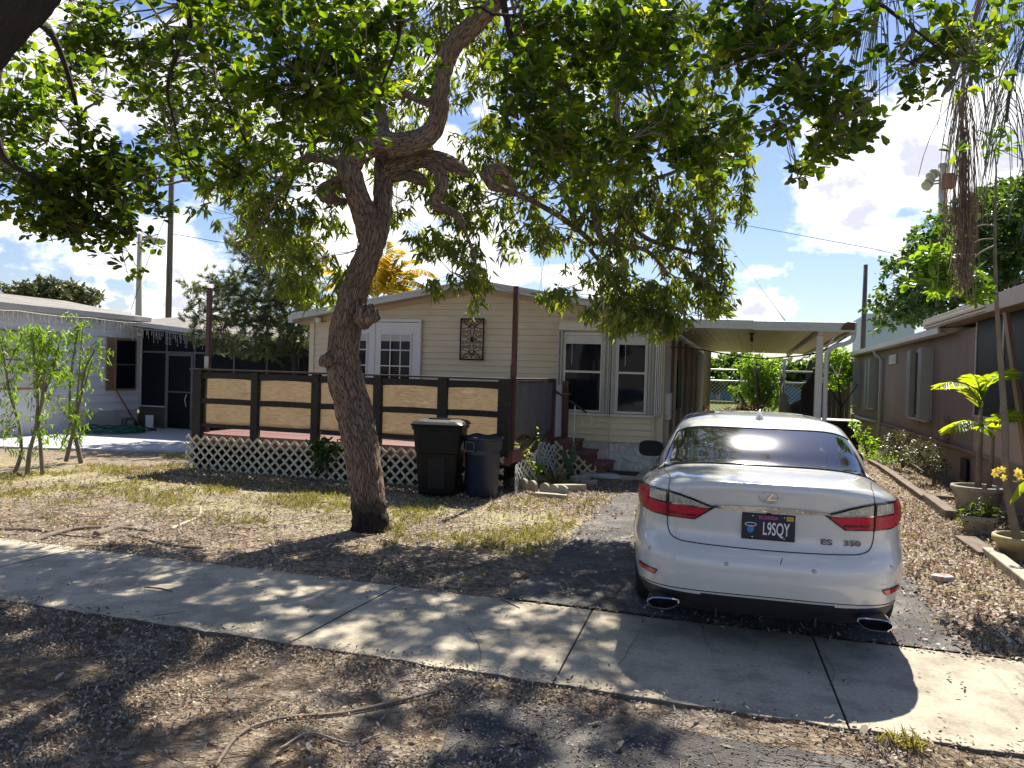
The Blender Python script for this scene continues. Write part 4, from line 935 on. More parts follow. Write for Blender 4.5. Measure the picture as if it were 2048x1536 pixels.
# exhaust outlets
for sx in (-1, 1):
    def prof(w, h, dx=0, dz=0):
        raw = [(-.50, .42), (-.30, .5), (.15, .5), (.38, .40), (.52, .10), (.50, -.12), (.36, -.46), (.20, -.5), (-.12, -.5), (-.34, -.30), (-.52, .15)]
        return [(sx*(x*w)+dx, z_*h+dz) for x, z_ in raw]
    cx, cz = sx*.632, .255
    outer, inner = prof(.200, .076, cx, cz), prof(.184, .062, cx, cz); n_ = len(outer); mb = MB()
    vs = [(x, .035, z_) for x, z_ in outer]+[(x, .030, z_) for x, z_ in inner]+[(x, .20, z_) for x, z_ in inner]+[(x, .22, z_) for x, z_ in outer]
    mb.add(vs, [(i, (i+1) % n_, n_+(i+1) % n_, n_+i) for i in range(n_)]+[(n_+i, n_+(i+1) % n_, 2*n_+(i+1) % n_, 2*n_+i) for i in range(n_)]+[(i, 3*n_+i, 3*n_+(i+1) % n_, (i+1) % n_) for i in range(n_)])
    ex = mb.build('exhaust_tip', M['chrome'], car)
    MB().add([(x, .15, z_) for x, z_ in inner], [tuple(range(n_))]).build('bore', M['rubber'], ex)
patch('rear_diffuser', lambda u, v: (-.40+.80*u, -1, .215+(.345-.215)*v-.0*u), 20, 4, BK, .004, M['matteblack'])
for k in range(2):
    x = -.3+.6*k; BOX('diffuser_fin', M['matteblack'], car, x-.006, x+.006, .09, .2, .185, .245)
for x, z_ in ((-.735, .572), (-.247, .552), (.272, .553), (.735, .582)):
    p = proj((x, -1, z_), BK, .001); mb = MB().tube([p+Vector((0, -.003, 0)), p+Vector((0, .01, 0))], .011, 14); s_ = mb.build('parking_sensor', M['blackgloss'], car)
    MB().tube([p+Vector((0, -.005, 0)), p+Vector((0, .01, 0))], .008, 14).build('sensor_face', M['paint'], s_)
seam('scratch', [(.075, -1, .575), (.083, -1, .60), (.088, -1, .615)], BK, .0025, step=.008)
# shark fin
MB().prism([(-.0, 1.43, 1.385), (-.0, 1.62, 1.42), (-.0, 1.585, 1.425), (0, 1.47, 1.45), (0, 1.44, 1.448)], (0, 0, 0)) if False else None
fin = MB(); prof_ = [(1.42, 1.375, .040), (1.44, 1.415, .030), (1.47, 1.455, .012), (1.50, 1.475, .004)]
vs = []
for yb, z_, w in prof_:
    L_ = .19*(1-(z_-1.375)/.115)+.01
    vs += [(-w, yb+.02, z_), (0, yb, z_), (w, yb+.02, z_), (w*.6, yb+L_*.7, z_), (0, yb+L_+.03, z_), (-w*.6, yb+L_*.7, z_)]
fin.add(vs, [(i*6+j, i*6+(j+1) % 6, (i+1)*6+(j+1) % 6, (i+1)*6+j) for i in range(3) for j in range(6)]+[tuple(range(18, 24))], True).build('antenna_fin', M['paint'], car)
# writing
def text(body_, size, m, parent, loc, rot, sx=1.0, ext=.002, name='lettering', bold=0.0):
    cu = bpy.data.curves.new(name, 'FONT'); cu.body = body_; cu.size = size; cu.extrude = ext; cu.align_x = 'CENTER'; cu.align_y = 'CENTER'; cu.offset = bold
    t = bpy.data.objects.new('tmp', cu); COL.objects.link(t); bpy.context.view_layer.update()
    me_ = bpy.data.meshes.new_from_object(t.evaluated_get(bpy.context.evaluated_depsgraph_get())); bpy.data.objects.remove(t)
    me_.name = name; me_.materials.clear(); me_.materials.append(m); o = link(name, me_, parent); o.location = Vector(loc)-ORG[parent.name]; o.rotation_euler = rot; o.scale = (sx, 1, 1); return o
RT = (math.radians(90), 0, 0)
pc = Vector((0, proj((0, -1, .80), BK, 0).y-.012, .793))
tilt = math.atan2(proj((0, -1, .86), BK, 0).y-proj((0, -1, .73), BK, 0).y, .13)
pl = MB().box(-.153, .153, pc.y-.004, pc.y+.006, pc.z-.077, pc.z+.077).build('licence_plate', M['plate'], car, bevel=.004)
MB().box(-.160, .160, pc.y-.002, pc.y+.012, pc.z-.084, pc.z+.084).build('plate_frame', M['matteblack'], pl, bevel=.004)
fy = pc.y-.0065
text('L9SQY', .112, M['white'], pl, (.046, fy, pc.z-.014), RT, .50, .0008, bold=.0016)
text('FLORIDA', .030, M['pinkp'], pl, (0, fy, pc.z+.058), RT, .95, .0006, bold=.0006)
text('19 21', .016, M['rubber'], pl, (.128, fy-.0012, pc.z+.060), RT, .8, .0004)
BOX('sticker', M['yell'], pl, .108, .148, fy-.0005, fy+.0008, pc.z+.047, pc.z+.073)
MB().tube([(-.106+.034*math.cos(a), fy, pc.z+.012+.011*math.sin(a)) for a in np.linspace(0, 2*math.pi, 24)], .0028, 5).build('ring_emblem', M['white'], pl)
MB().prism([(-.106+x, fy+.001, pc.z-.016+z_) for x, z_ in ((-.022, -.004), (-.016, -.02), (0, -.027), (.014, -.020), (.021, -.002), (.018, .010), (.022, .022), (.010, .016), (.006, .034), (-.004, .020), (-.010, .028), (-.014, .012))], (0, -.002, 0)).build('blue_emblem', M['pblue'], pl)
for x, z_ in ((-.095, .066), (.095, .066), (-.095, -.066), (.095, -.066)): MB().tube([(x, fy-.001, pc.z+z_), (x, fy+.002, pc.z+z_)], .005, 8).build('screw', M['chrome'], pl)
# oval emblem and model letters
ec = proj((0, -1, .985), BK, .004)
emb = MB().tube([(ec.x+.058*math.cos(a), ec.y, ec.z+.036*math.sin(a)) for a in np.linspace(0, 2*math.pi, 40)], .0042, 6).build('emblem', M['chrome'], car)
MB().prism([(x+.002, ec.y, ec.z+z_) for x, z_ in ((.026, .026), (.012, .024), (-.012, -.008), (-.020, -.020), (.040, -.020), (.046, -.011), (.000, -.011))], (0, -.004, 0)).build('letter_bar', M['chrome'], emb)
e1 = proj((.345, -1, .722), BK, .008); text('ES', .046, M['badge'], car, e1, RT, 1.6, .003, 'model_letters', .001)
e2 = proj((.495, -1, .722), BK, .008); text('350', .046, M['badge'], car, e2, (RT[0], 0, math.radians(9)), 1.5, .003, 'model_letters', .001)
cmr = proj((0.0, -1, .874), BK, .004); BOX('camera_lens', M['rubber'], car, -.014, .014, cmr.y-.01, cmr.y+.01, .868, .882, bevel=.004)
car.location = (.14, 5.03, 0.012); car.rotation_euler = (0, 0, math.radians(2.3))

# ================================================================ WHITE HOME ON THE LEFT
wh = thing('white_mobile_home', 'white sided mobile home with a flat coated roof and dark screened porch on the left', 'house', (-15.4, 14, 0))
WX = -15.4
BOX('wall', M['wsiding'], wh, WX-5.0, WX-.03, 5.0, 26.0, .48, 2.82)
z = .50
while z < 2.8:
    for y0, y1 in ((5.0, 9.1), (9.1, 12.9), (12.9, 16.48)):
        h = min(.205, 2.82-z)
        MB().add([(WX-.03, y0, z), (WX+.006, y0, z), (WX+.006, y1-.004, z), (WX-.03, y1-.004, z), (WX-.03, y0, z+h-.012), (WX-.022, y0, z+h-.012), (WX-.022, y1-.004, z+h-.012), (WX-.03, y1-.004, z+h-.012)],
                 [(0, 1, 2, 3), (1, 5, 6, 2), (5, 4, 7, 6), (0, 4, 5, 1), (3, 2, 6, 7)]).build('siding_plank', M['wsiding'], wh)
    z += .205
BOX('skirting', M['wbrick'], wh, WX-.12, WX-.045, 5.0, 16.48, -.1, .5)
br = None; rgb_ = random.Random(4)
for r in range(6):
    y = 8.0 + (.1 if r % 2 else 0)
    while y < 16.2:
        w = rgb_.uniform(.17, .34)
        bb = MB().box(0, .02+rgb_.random()*.02, 0, w-.012, 0, .078)
        b_ = bb.build('brick', M['wbrick'], wh); b_.location = Vector((WX-.045, y, .0+r*.085))-ORG[wh.name]; y += w
# roof: low slope from the eave up to a ridge
MB().prism([(WX+.22, 4.8, 2.86), (WX+.22, 4.8, 2.92), (WX-2.6, 4.8, 3.36), (WX-5.2, 4.8, 2.92), (WX-5.2, 4.8, 2.86)], (0, 11.72, 0)).build('roof', M['shroof'], wh)
MB().prism([(WX+.16, 4.8, 2.78), (WX+.30, 4.8, 2.80), (WX+.32, 4.8, 2.91), (WX+.28, 4.8, 2.905), (WX+.26, 4.8, 2.83), (WX+.18, 4.8, 2.82)], (0, 11.72, 0)).build('gutter', M['gutter'], wh)
BOX('fascia', M['gutter'], wh, WX+.10, WX+.155, 4.8, 16.5, 2.74, 2.88)
# porch
PY = 16.5; px1 = -9.3
def pe(x): return 2.76-.095*(x+15.36)
MB().add([(WX-.1, PY-.35, pe(WX)), (px1, PY-.35, pe(px1)), (px1, 21, pe(px1)+.30), (WX-.1, 21, pe(WX)+.62), (WX-.1, PY-.35, pe(WX)+.05), (px1, PY-.35, pe(px1)+.05), (px1, 21, pe(px1)+.35), (WX-.1, 21, pe(WX)+.67)],
         [(0, 1, 2, 3), (4, 7, 6, 5), (0, 4, 5, 1), (1, 5, 6, 2), (2, 6, 7, 3), (3, 7, 4, 0)]).build('porch_roof', M['shroof'], wh)
MB().bar((WX+.0, PY-.42, pe(WX)-.02), (px1, PY-.42, pe(px1)-.02), .12, .11).build('gutter', M['gutter'], wh)
BOX('porch_interior', M['screen'], wh, WX+.2, px1, 19.5, 19.6, 0, 2.5)
BOX('porch_floor', M['patio'], wh, WX, px1, PY, 19.5, -.05, .035)
BOX('knee_wall', mat('mossy_panel', (.075, .062, .042), .85, .4, 6, col2=(.035, .03, .022), c2scale=6), wh, -15.36, -14.56, PY-.04, PY+.03, .03, .58)
BOX('knee_cap', M['gutter'], wh, -15.38, -14.54, PY-.06, PY+.04, .582, .61)
fx = [-15.36, -14.54, -13.66, -12.46, -11.5, -10.6, -9.4]
for i, x in enumerate(fx): BOX('screen_post', M['greyalu'] if i else M['gutter'], wh, x-.022, x+.022, PY-.03, PY+.02, .61 if i == 0 else .035, pe(x)-.08)
for a, b in zip(fx[:-1], fx[1:]):
    zc = 2.02
    BOX('screen_rail', M['greyalu'], wh, a+.023, b-.023, PY-.028, PY+.018, zc-.022, zc+.022)
    BOX('screen_panel', M['screen'], wh, a+.023, b-.023, PY-.004, PY+.002, (.612 if a < -15 else .06), zc-.023)
    BOX('screen_panel', M['screen'], wh, a+.023, b-.023, PY-.004, PY+.002, zc+.023, pe(b)-.09)
dr = BOX('screen_door', M['greyalu'], wh, -14.515, -14.45, PY-.05, PY-.03, .05, 1.99)
BOX('door_stile', M['greyalu'], dr, -13.75, -13.685, PY-.05, PY-.03, .05, 1.99); BOX('door_rail', M['greyalu'], dr, -14.449, -13.751, PY-.05, PY-.03, 1.93, 1.99); BOX('door_rail', M['greyalu'], dr, -14.449, -13.751, PY-.05, PY-.03, .98, 1.01)
MB().tube([(-13.85, PY-.06, .62), (-13.9, PY-.07, .8), (-13.85, PY-.06, .95)], .012, 6).build('handle', M['pvc'], dr)
# windows and louvred shutters on the long side
def win_left(y0, y1, z0, z1, blindw):
    f = BOX('window', M['tanframe'], wh, WX-.01, WX+.035, y0, y1, z0, z1, bevel=.004); zm = (z0+z1)/2
    for a, b in ((z0+.05, zm-.015), (zm+.015, z1-.05)): BOX('pane', M['glass'] if not blindw else M['blind'], f, WX+.036, WX+.04, y0+.05, y1-.05, a, b)
    BOX('rail', M['greyalu'], f, WX+.036, WX+.05, y0+.04, y1-.04, zm-.014, zm+.014)
def shutter(y0, y1, z0, z1):
    f = BOX('shutter', M['tanframe'], wh, WX+.0, WX+.02, y0, y1, z0, z1)
    n_ = int((z1-z0-.1)/.045)
    for k in range(n_):
        zz = z0+.05+k*(z1-z0-.1)/n_
        MB().add([(WX+.022, y0+.03, zz), (WX+.042, y0+.03, zz-.008), (WX+.042, y1-.03, zz-.008), (WX+.022, y1-.03, zz), (WX+.022, y0+.03, zz+.028), (WX+.022, y1-.03, zz+.028)], [(0, 1, 2, 3), (1, 4, 5, 2), (0, 4, 1), (3, 2, 5)]).build('slat', M['tanframe'], f)
win_left(15.62, 16.34, 1.0, 2.33, False); shutter(15.36, 15.61, 1.0, 2.33)
win_left(12.2, 13.35, 1.05, 2.36, True); shutter(13.37, 13.62, 1.05, 2.36); shutter(11.93, 12.18, 1.05, 2.36)
BOX('access_cover', M['gutter'], wh, WX-.0, WX+.025, 14.85, 15.68, .02, .50, bevel=.01)
# icicle lights
for nm, pts, lab in (('icicle_lights', [(WX+.34, y, 2.76-.03*abs(math.sin((y-9)*1.7))) for y in np.linspace(9.0, 16.2, 60)], 'string of white icicle lights under the long eave of the white home'),
                     ('icicle_lights', [(x, PY-.5, pe(x)-.10-.03*abs(math.sin(x*2.2))) for x in np.linspace(-15.2, -11.3, 46)], 'string of white icicle lights under the sloping porch eave')):
    t_ = thing(nm, lab, 'string lights', pts[len(pts)//2], 'icicle lights on the white home'); MB().tube(pts, .007, 4).build('cord', M['pvc'], t_)
    A = []; B = []
    for p in pts:
        for k in range(2):
            q = Vector(p)+Vector((random.uniform(-.03, .03), random.uniform(-.05, .05), 0)); l = random.choice((.06, .12, .2, .3)); A.append(q); B.append(q+Vector((random.uniform(-.02, .02), 0, -l)))
    V, Fq = sticks([tuple(a) for a in A], [tuple(b) for b in B], .004, .004); np_mesh('drops', V, Fq, M['pvc'], t_, kind='stuff')
    c_ = [np.array(b) for b in B]+[np.array(a)*.5+np.array(b)*.5 for a, b in zip(A, B)]
    V, Fq = sticks([tuple(c) for c in c_], [tuple(c+np.array([0, 0, -.022])) for c in c_], .009, .007); np_mesh('bulbs', V, Fq, M['door'], t_, kind='stuff')
fl_ = thing('porch_floodlight', 'small white floodlight at the corner where the white home meets its porch', 'light', (WX+.2, 16.3, 2.45))
BOX('shell', M['lamp'], fl_, WX+.12, WX+.26, 16.22, 16.32, 2.42, 2.52, bevel=.02); MB().tube([(WX+.0, 16.3, 2.56), (WX+.18, 16.3, 2.5)], .015).build('arm', M['greyalu'], fl_)
hs = thing('garden_hose', 'coiled green garden hose lying on the pale patio beside the white home', 'hose', (-14.55, 15.35, .03))
pts = []
for k in range(220):
    a = k*.19; r = .62+.16*math.sin(k*.031*3)+.05*math.sin(k*.7); pts.append((-14.55+r*math.cos(a)*.9, 14.85+r*math.sin(a)*1.0, .055+.0006*k*(.5+.5*math.sin(k))))
MB().tube(spline(pts, .06), .017, 6).build('hose_coil', M['plasticgreen'], hs)
MB().tube(spline([(-14.2, 15.5, .06), (-14.3, 15.9, .05), (-14.9, 16.2, .06), (-15.2, 16.3, .2)], .06), .018, 6).build('hose_end', M['rubber'], hs)
bm_ = thing('broom', 'dark red handled broom leaning on the white wall beside the porch', 'broom', (-15.1, 16.3, .03))
MB().tube([at(232, 780, X=WX+.08), at(268, 840, Y=16.28)], .016, 6).build('handle', M['red'], bm_)
q = at(268, 840, Y=16.28); MB().prism([(q.x-.10, 16.24, .03), (q.x+.14, 16.24, .03), (q.x+.04, 16.24, .24), (q.x-.03, 16.24, .24)], (0, .06, 0)).build('head', M['rubber'], bm_)
BOX('white_tile', M['door'], None, -15.10, -14.86, 16.40, 16.44, .03, .36, bevel=.004, label='square white tile propped against the mossy knee wall of the porch', cat='tile')
vb = thing('dryer_vent', 'small grey metal box fan standing at the skirting of the white home', 'vent', (-15.25, 16.0, .03))
BOX('box', M['greyalu'], vb, -15.33, -15.20, 15.82, 16.16, .03, .30, bevel=.01); BOX('grille', M['alu'], vb, -15.199, -15.18, 15.90, 16.08, .10, .24, bevel=.01)

# ================================================================ BROWN HOME ON THE RIGHT
bh = thing('brown_mobile_home', 'brown grooved mobile home with grey storm shutters along the right edge of the lot', 'house', (3.6, 20, 0))
BX = 3.6
# vertical boards with real grooves
def grooved(y0, y1, z0, z1, name='wall_board', m=None, pitch=.102):
    y = y0
    while y < y1-.02:
        yb = min(y1, y+pitch*4)
        mb = MB(); yy = y
        while yy < yb-.01:
            mb.box(BX, BX+.03, yy+.006, min(yy+pitch, yb)-.004, z0, z1); yy += pitch
        mb.build(name, m or M['brownwall'], bh); y = yb
grooved(14.55, 30.6, .62, 2.74)
BOX('wall', M['brownwall'], bh, BX+.012, BX+4.0, 8.5, 30.6, .0, 2.74)
rgs = random.Random(9); 
for r in range(6):
    y = 9.6+(.12 if r % 2 else 0)
    while y < 20:
        w = rgs.choice((.19, .26, .38, .40)); h = .098
        b_ = MB().box(-.028-rgs.random()*.018, .012, 0, w-.014, 0, h-.012).build('block', M['brownbrick'], bh, bevel=0); b_.location = Vector((BX+.0, y, .02+r*.1))-ORG[bh.name]; y += w
MB().box(BX-.05, BX+.0, 20, 30.6, 0, .60).build('skirting', M['brownbrick'], bh)
BOX('water_table', M['brownwall'], bh, BX-.055, BX+.01, 9.0, 30.6, .622, .66)
BOX('skirt_vent', M['screen'], bh, BX-.05, BX-.02, 14.75, 15.15, .12, .5)
MB().prism([(BX-.30, 16.0, 2.74), (BX-.30, 16.0, 2.80), (BX+.3, 16.0, 2.84), (BX+2.1, 16, 3.2), (BX+4.3, 16.0, 2.84), (BX+4.3, 16.0, 2.74)], (0, 14.9, 0)).build('roof', M['roofmetal'], bh)
MB().prism([(BX-.18, 15.9, 2.68), (BX-.32, 15.9, 2.70), (BX-.33, 15.9, 2.82), (BX-.29, 15.9, 2.815), (BX-.28, 15.9, 2.73), (BX-.20, 15.9, 2.71)], (0, 15, 0)).build('gutter', M['gutter'], bh)
# awning part, nearer the street
M['brownfascia'] = mat('brown_fascia', (.30, .20, .145), .5, .08, 2)
MB().prism([(BX-.35, 10.9, 2.82), (BX-.35, 10.9, 3.02), (BX+2.2, 10.9, 3.12), (BX+2.2, 10.9, 2.92)], (0, 5.9, 0)).build('awning_roof', M['brownfascia'], bh)
for k, (z0, z1, o) in enumerate(((2.84, 2.885, .02), (2.89, 2.945, .045), (2.95, 3.02, .03))): BOX('awning_fascia', M['soffit'], bh, BX-.352-o, BX-.352, 12.6, 16.9, z0, z1, bevel=.006)
BOX('awning_fascia', M['brownfascia'], bh, BX-.40, BX-.352, 10.88, 12.58, 2.80, 3.03, bevel=.004)
BOX('awning_fascia', M['brownfascia'], bh, BX-.40, BX+2.2, 10.83, 10.878, 2.80, 3.03, bevel=.004)
# near wall with the dark porch screen
for i, (a, b) in enumerate(((13.1, 14.5), (11.75, 13.06), (10.4, 11.71), (9.1, 10.36))): BOX('screen_panel', M['screen'], bh, BX-.02, BX+.0, a, b, 1.27, 2.82)
for y in (14.52, 13.08, 11.73, 10.38): BOX('screen_post', M['gutter'], bh, BX-.035, BX+.0, y-.02, y+.02, 1.24, 2.80)
for y0, y1 in ((13.0, 14.5), (11.5, 12.98), (10.0, 11.48), (9.0, 9.98)): BOX('kick_panel', M['pink'], bh, BX-.02, BX+.0, y0, y1-.006, .66, 1.24)
BOX('window_sill', M['gutter'], bh, BX-.04, BX+.0, 9.0, 14.54, 1.243, 1.268)
# windows with open accordion shutters
def rwin_(y0, y1, z0, z1):
    f = BOX('window', M['gutter'], bh, BX-.03, BX-.001, y0, y1, z0, z1, bevel=.003)
    BOX('pane', M['glass'], f, BX-.036, BX-.031, y0+.22, y1-.28, z0+.06, z1-.05)
    BOX('curtain', M['blind'], f, BX-.034, BX-.0305, y0+.62*(y1-y0), y1-.27, z0+.06, z1-.05)
    for a, b, o in ((y0, y0+.30, .20), (y1-.40, y1-.04, .12)):
        nf = 5
        for k in range(nf): BOX('storm_shutter', M['wsill'], f, BX-.032-o+(.02 if k % 2 else 0), BX-.037, a+k*(b-a)/nf+.004, a+(k+1)*(b-a)/nf-.004, z0, z1)
    BOX('sill', M['gutter'], f, BX-.10, BX-.032, y0, y1, z0-.05, z0-.003, bevel=.003)
rwin_(17.75, 19.75, 1.02, 2.52); rwin_(25.0, 26.6, 1.02, 2.5); rwin_(28.6, 30.1, 1.0, 2.5)
MB().tube(spline([(BX-.26, 23.9, 2.72), (BX-.24, 23.9, 2.6), (BX-.08, 23.9, 2.45), (BX-.07, 23.9, 2.2), (BX-.07, 23.9, .1)], .08), .05, 10).build('downspout', M['gutter'], bh)
sg = BOX('house_sign', M['gutter'], bh, BX-.04, BX-.002, 21.85, 22.9, 2.28, 2.52, bevel=.004); BOX('sign_face', M['wsill'], sg, BX-.046, BX-.041, 21.93, 22.82, 2.32, 2.48)
MB().tube([(BX-.1, 24.2, .66), (BX-.12, 27, .62), (BX-.1, 29, .62)], .04, 8).build('pipe', M['gutter'], bh)
BOX('electric_box', M['brownwall'], bh, BX-.10, BX-.0, 16.2, 16.5, .72, 1.12, bevel=.01)
lp_ = thing('leaning_post', 'brown painted post slanting down from the awning corner of the brown home', 'post', (3.35, 11.6, 0))
MB().bar(at(2012, 625, Y=12.1), at(2062, 985, Y=11.6), .065, .065).build('shaft', M['brownfascia'], lp_, bevel=.006)

# ================================================================ BACKGROUND
def pole(name, label, x, y, h, r, m, group=None, taper=.75):
    t = thing(name, label, 'pole', (x, y, 0), group); MB().tube([(x, y, -.1), (x+.0, y, h*.5), (x+.0, y, h)], [r, r*(1+taper)/2, r*taper], 14).build('shaft', m, t); return t
q = at(337, 627, Y=40); t1 = pole('utility_pole', 'tall dark wooden utility pole rising behind the roof of the white home', q.x, 40, 19, .20, M['polewood'], 'poles beyond the back fence')
q = at(1729, 600, Y=40); t2 = pole('utility_pole', 'plain wooden pole standing in open sky above the brown home', q.x, 40, 7.42, .13, M['polewood'], 'poles beyond the back fence')
q = at(1411, 800, Y=30); t3 = pole('utility_pole', 'thick dark wooden utility pole seen beneath the carport roof', q.x, 30, 9, .17, M['polewood'], 'poles beyond the back fence')
def floodmast(name, label, px, py_top, Y, lamps):
    q = at(px, py_top, Y=Y); t = thing(name, label, 'light mast', (q.x, Y, 0), 'sports light masts')
    MB().tube([(q.x, Y, 0), (q.x, Y, q.z)], [.28, .20], 12).build('shaft', M['concpole'], t)
    for lx, lz, hd in lamps:
        p = at(lx, lz, Y=Y); dv = Vector((hd, -.55, -.6)).normalized()
        A_ = dv.orthogonal().normalized(); B_ = dv.cross(A_); prof = [(.06, -.22), (.12, -.15), (.26, .06), (.29, .14), (.25, .12), (.02, .03)]
        vs = [p + dv*zz + (A_*math.cos(2*math.pi*k/14)+B_*math.sin(2*math.pi*k/14))*rr for rr, zz in prof for k in range(14)]
        MB().add(vs, [(i*14+k, i*14+(k+1) % 14, (i+1)*14+(k+1) % 14, (i+1)*14+k) for i in range(5) for k in range(14)], True).build('floodlight', M['lamp'], t)
        MB().bar(p, Vector((q.x, Y, p.z+.1)), .08, .08).build('arm', M['steel'], t)
    return t
floodmast('light_mast', 'pale concrete light mast with a row of floodlights behind the white home', 281, 468, 48, [(298, 474, .5), (311, 480, .5), (324, 482, .5)])
lm = floodmast('light_mast', 'pale light mast with stacked floodlights and a red box at upper right', 1887, 330, 48, [(1889, 332, -.5), (1871, 345, -.6), (1864, 352, -.6), (1860, 364, -.6), (1855, 370, -.6)])
q = at(1898, 361, Y=47.5); BOX('control_box', mat('rust_box', (.25, .10, .07), .7, .1), lm, q.x-.28, q.x+.28, 47.4, 47.9, q.z-.4, q.z+.4, bevel=.03)
def wire(label, pts, r=.018):
    MB().tube(spline(pts, 1.0), r, 4).build('overhead_wire', M['wire'], None, label=label, cat='wire', group='overhead wires')
wire('thin overhead wire crossing the blue sky right of the tree', [tuple(at(1300, 420, D=36)), tuple(at(1475, 448, D=36)), tuple(at(1640, 478, D=36)), tuple(at(1800, 510, D=36)), tuple(at(1950, 560, D=36))], .014)
wire('thin wire running from the tall wooden pole towards the needle tree', [tuple(at(346, 468, D=42)), tuple(at(400, 477, D=42)), tuple(at(470, 489, D=42)), tuple(at(620, 505, D=42))], .02)
wire('slanting guy wire ending on top of the carport', [tuple(at(1440, 470, D=22)), tuple(at(1500, 545, D=20)), tuple(at(1570, 641, D=14.4))], .008)
wire('faint guy wire slanting down beside the concrete light mast', [tuple(at(345, 400, D=42)), tuple(at(300, 510, D=42)), tuple(at(262, 620, D=42))], .014)
# blue hut with a salmon roof beyond the field
hut = thing('blue_hut', 'low blue building with a salmon hip roof beyond the field', 'building', (-3, 70, 0))
a, b = at(1340, 800, Y=70), at(1480, 800, Y=70)
BOX('wall', M['blue'], hut, a.x, b.x, 70, 76, -.1, 2.0)
zt = at(1420, 780, Y=70).z; zb = at(1420, 792, Y=70).z; zr_ = at(1430, 766, Y=70).z
for k in range(6):
    x0 = a.x+k*(b.x-a.x)/6; BOX('panel', M['blue'], hut, x0+.04, x0+(b.x-a.x)/6-.04, 69.93, 69.995, .15, 1.75)
MB().add([(a.x-.5, 69.3, 1.95), (b.x+.5, 69.3, 1.95), (b.x+.5, 76.6, 1.95), (a.x-.5, 76.6, 1.95), (a.x+2.2, 73, 3.0), (b.x-2.2, 73, 3.0)], [(0, 1, 5, 4), (1, 2, 5), (2, 3, 4, 5), (3, 0, 4), (0, 3, 2, 1)]).build('roof', M['redroof'], hut)
for x in (a.x+4, b.x-.6): BOX('door', M['concpole'], hut, x, x+.35, 69.9, 69.92, 0, 1.9)
BOX('blue_wall', M['blue'], None, 1.0, 10, 69, 69.4, -.1, 1.8, label='long low blue wall partly hidden by the bushes behind the carport', cat='wall')
# chain link fence
cf = thing('chain_link_fence', 'galvanised chain link fence across the back behind the carport', 'fence', (0, 33, 0))
FY = 33.0; zt1, zt2 = at(1390, 738, Y=FY).z, at(1390, 760, Y=FY).z
for zz in (zt1, zt2): MB().tube([(-12, FY, zz), (8, FY, zz)], .035, 6).build('rail', M['steel'], cf)
for x in (-12, -9, -6, -3.1, -.35, 2.5, 5.4, 8): MB().tube([(x, FY, -.1), (x, FY, zt1)], .04, 6).build('post', M['steel'], cf)
A = []; B = []
for k in range(int(20/.16)+14):
    x = -12+k*.16
    A.append((x, FY+.04, 0)); B.append((x-zt2, FY+.04, zt2)); A.append((x-zt2, FY+.05, 0)); B.append((x, FY+.05, zt2))
A = np.array(A); B = np.array(B)
V, Fq = sticks(A, B, .007, .007); np_mesh('mesh_wire', V, Fq, M['steel'], cf, kind='stuff')
q0, q1 = at(1640, 768, Y=30), at(1712, 765, Y=30)
fn = thing('board_fence', 'dark weathered board fence at the back between the two homes', 'fence', (q0.x, 30.7, 0))
x = 1.9
while x < 3.55: BOX('board', M['darkwood'], fn, x, min(x+.14, 3.55), 30.7, 30.73, 0, 1.72+random.uniform(-.02, .02)); x += .146
BOX('top_rail', M['soffit'], fn, 1.88, 3.55, 30.66, 30.76, 1.73, 1.80)
MB().bar((2.0, 30.68, 1.3), (2.8, 30.68, .2), .07, .04).build('brace', M['darkwood'], fn)
bx = thing('storage_box', 'dark storage box with a pale lid between the carport and the brown home', 'box', (2.3, 22.2, 0)); BOX('body', M['blackplastic'], bx, 1.55, 2.75, 21.8, 22.8, 0, .72, bevel=.02); BOX('lid', M['gutter'], bx, 1.53, 2.77, 21.78, 22.82, .722, .76, bevel=.01)
BOX('pale_warehouse', M['paleb'], None, at(1733, 640, Y=120).x, at(1830, 640, Y=120).x, 120, 135, 0, at(1735, 627, Y=120).z, label='plain pale warehouse wall rising behind the brown home roof', cat='building')

# ================================================================ BINS, EDGING, POTS
def rrect(w, d, r, n=5):
    out = []
    for cx, cy, a0_ in ((w/2-r, d/2-r, 0), (-w/2+r, d/2-r, 90), (-w/2+r, -d/2+r, 180), (w/2-r, -d/2+r, 270)):
        for k in range(n+1):
            a = math.radians(a0_+90*k/n); out.append((cx+r*math.cos(a), cy+r*math.sin(a)))
    return out
def loft(mb, secs, c, rot=0, capb=True, capt=False):
    n_ = len(secs[0][1]); vs = []
    for z_, pts_, *off in secs:
        ox, oy = off[0] if off else (0, 0)
        for x_, y_ in pts_: X_, Y_ = x_+ox, y_+oy; vs.append((c[0]+X_*math.cos(rot)-Y_*math.sin(rot), c[1]+X_*math.sin(rot)+Y_*math.cos(rot), c[2]+z_))
    fs = [(i*n_+k, i*n_+(k+1) % n_, (i+1)*n_+(k+1) % n_, (i+1)*n_+k) for i in range(len(secs)-1) for k in range(n_)]
    if capb: fs.append(tuple(range(n_-1, -1, -1)))
    if capt: fs.append(tuple(range((len(secs)-1)*n_, len(secs)*n_)))
    mb.add(vs, fs, False); return mb
bc = Vector((-4.12, 10.02, .0)); br_ = math.radians(12)
bin_ = thing('wheeled_bin', 'black wheeled rubbish cart with a closed lid in front of the deck', 'bin', tuple(bc))
mb = loft(MB(), [(.03, rrect(.50, .55, .06)), (.06, rrect(.52, .57, .07)), (.60, rrect(.585, .66, .07)), (.605, rrect(.61, .685, .07)), (.92, rrect(.66, .72, .07)), (.925, rrect(.70, .76, .06)), (.975, rrect(.70, .76, .06)), (.975, rrect(.64, .70, .06)), (.90, rrect(.63, .69, .06))], bc, br_)
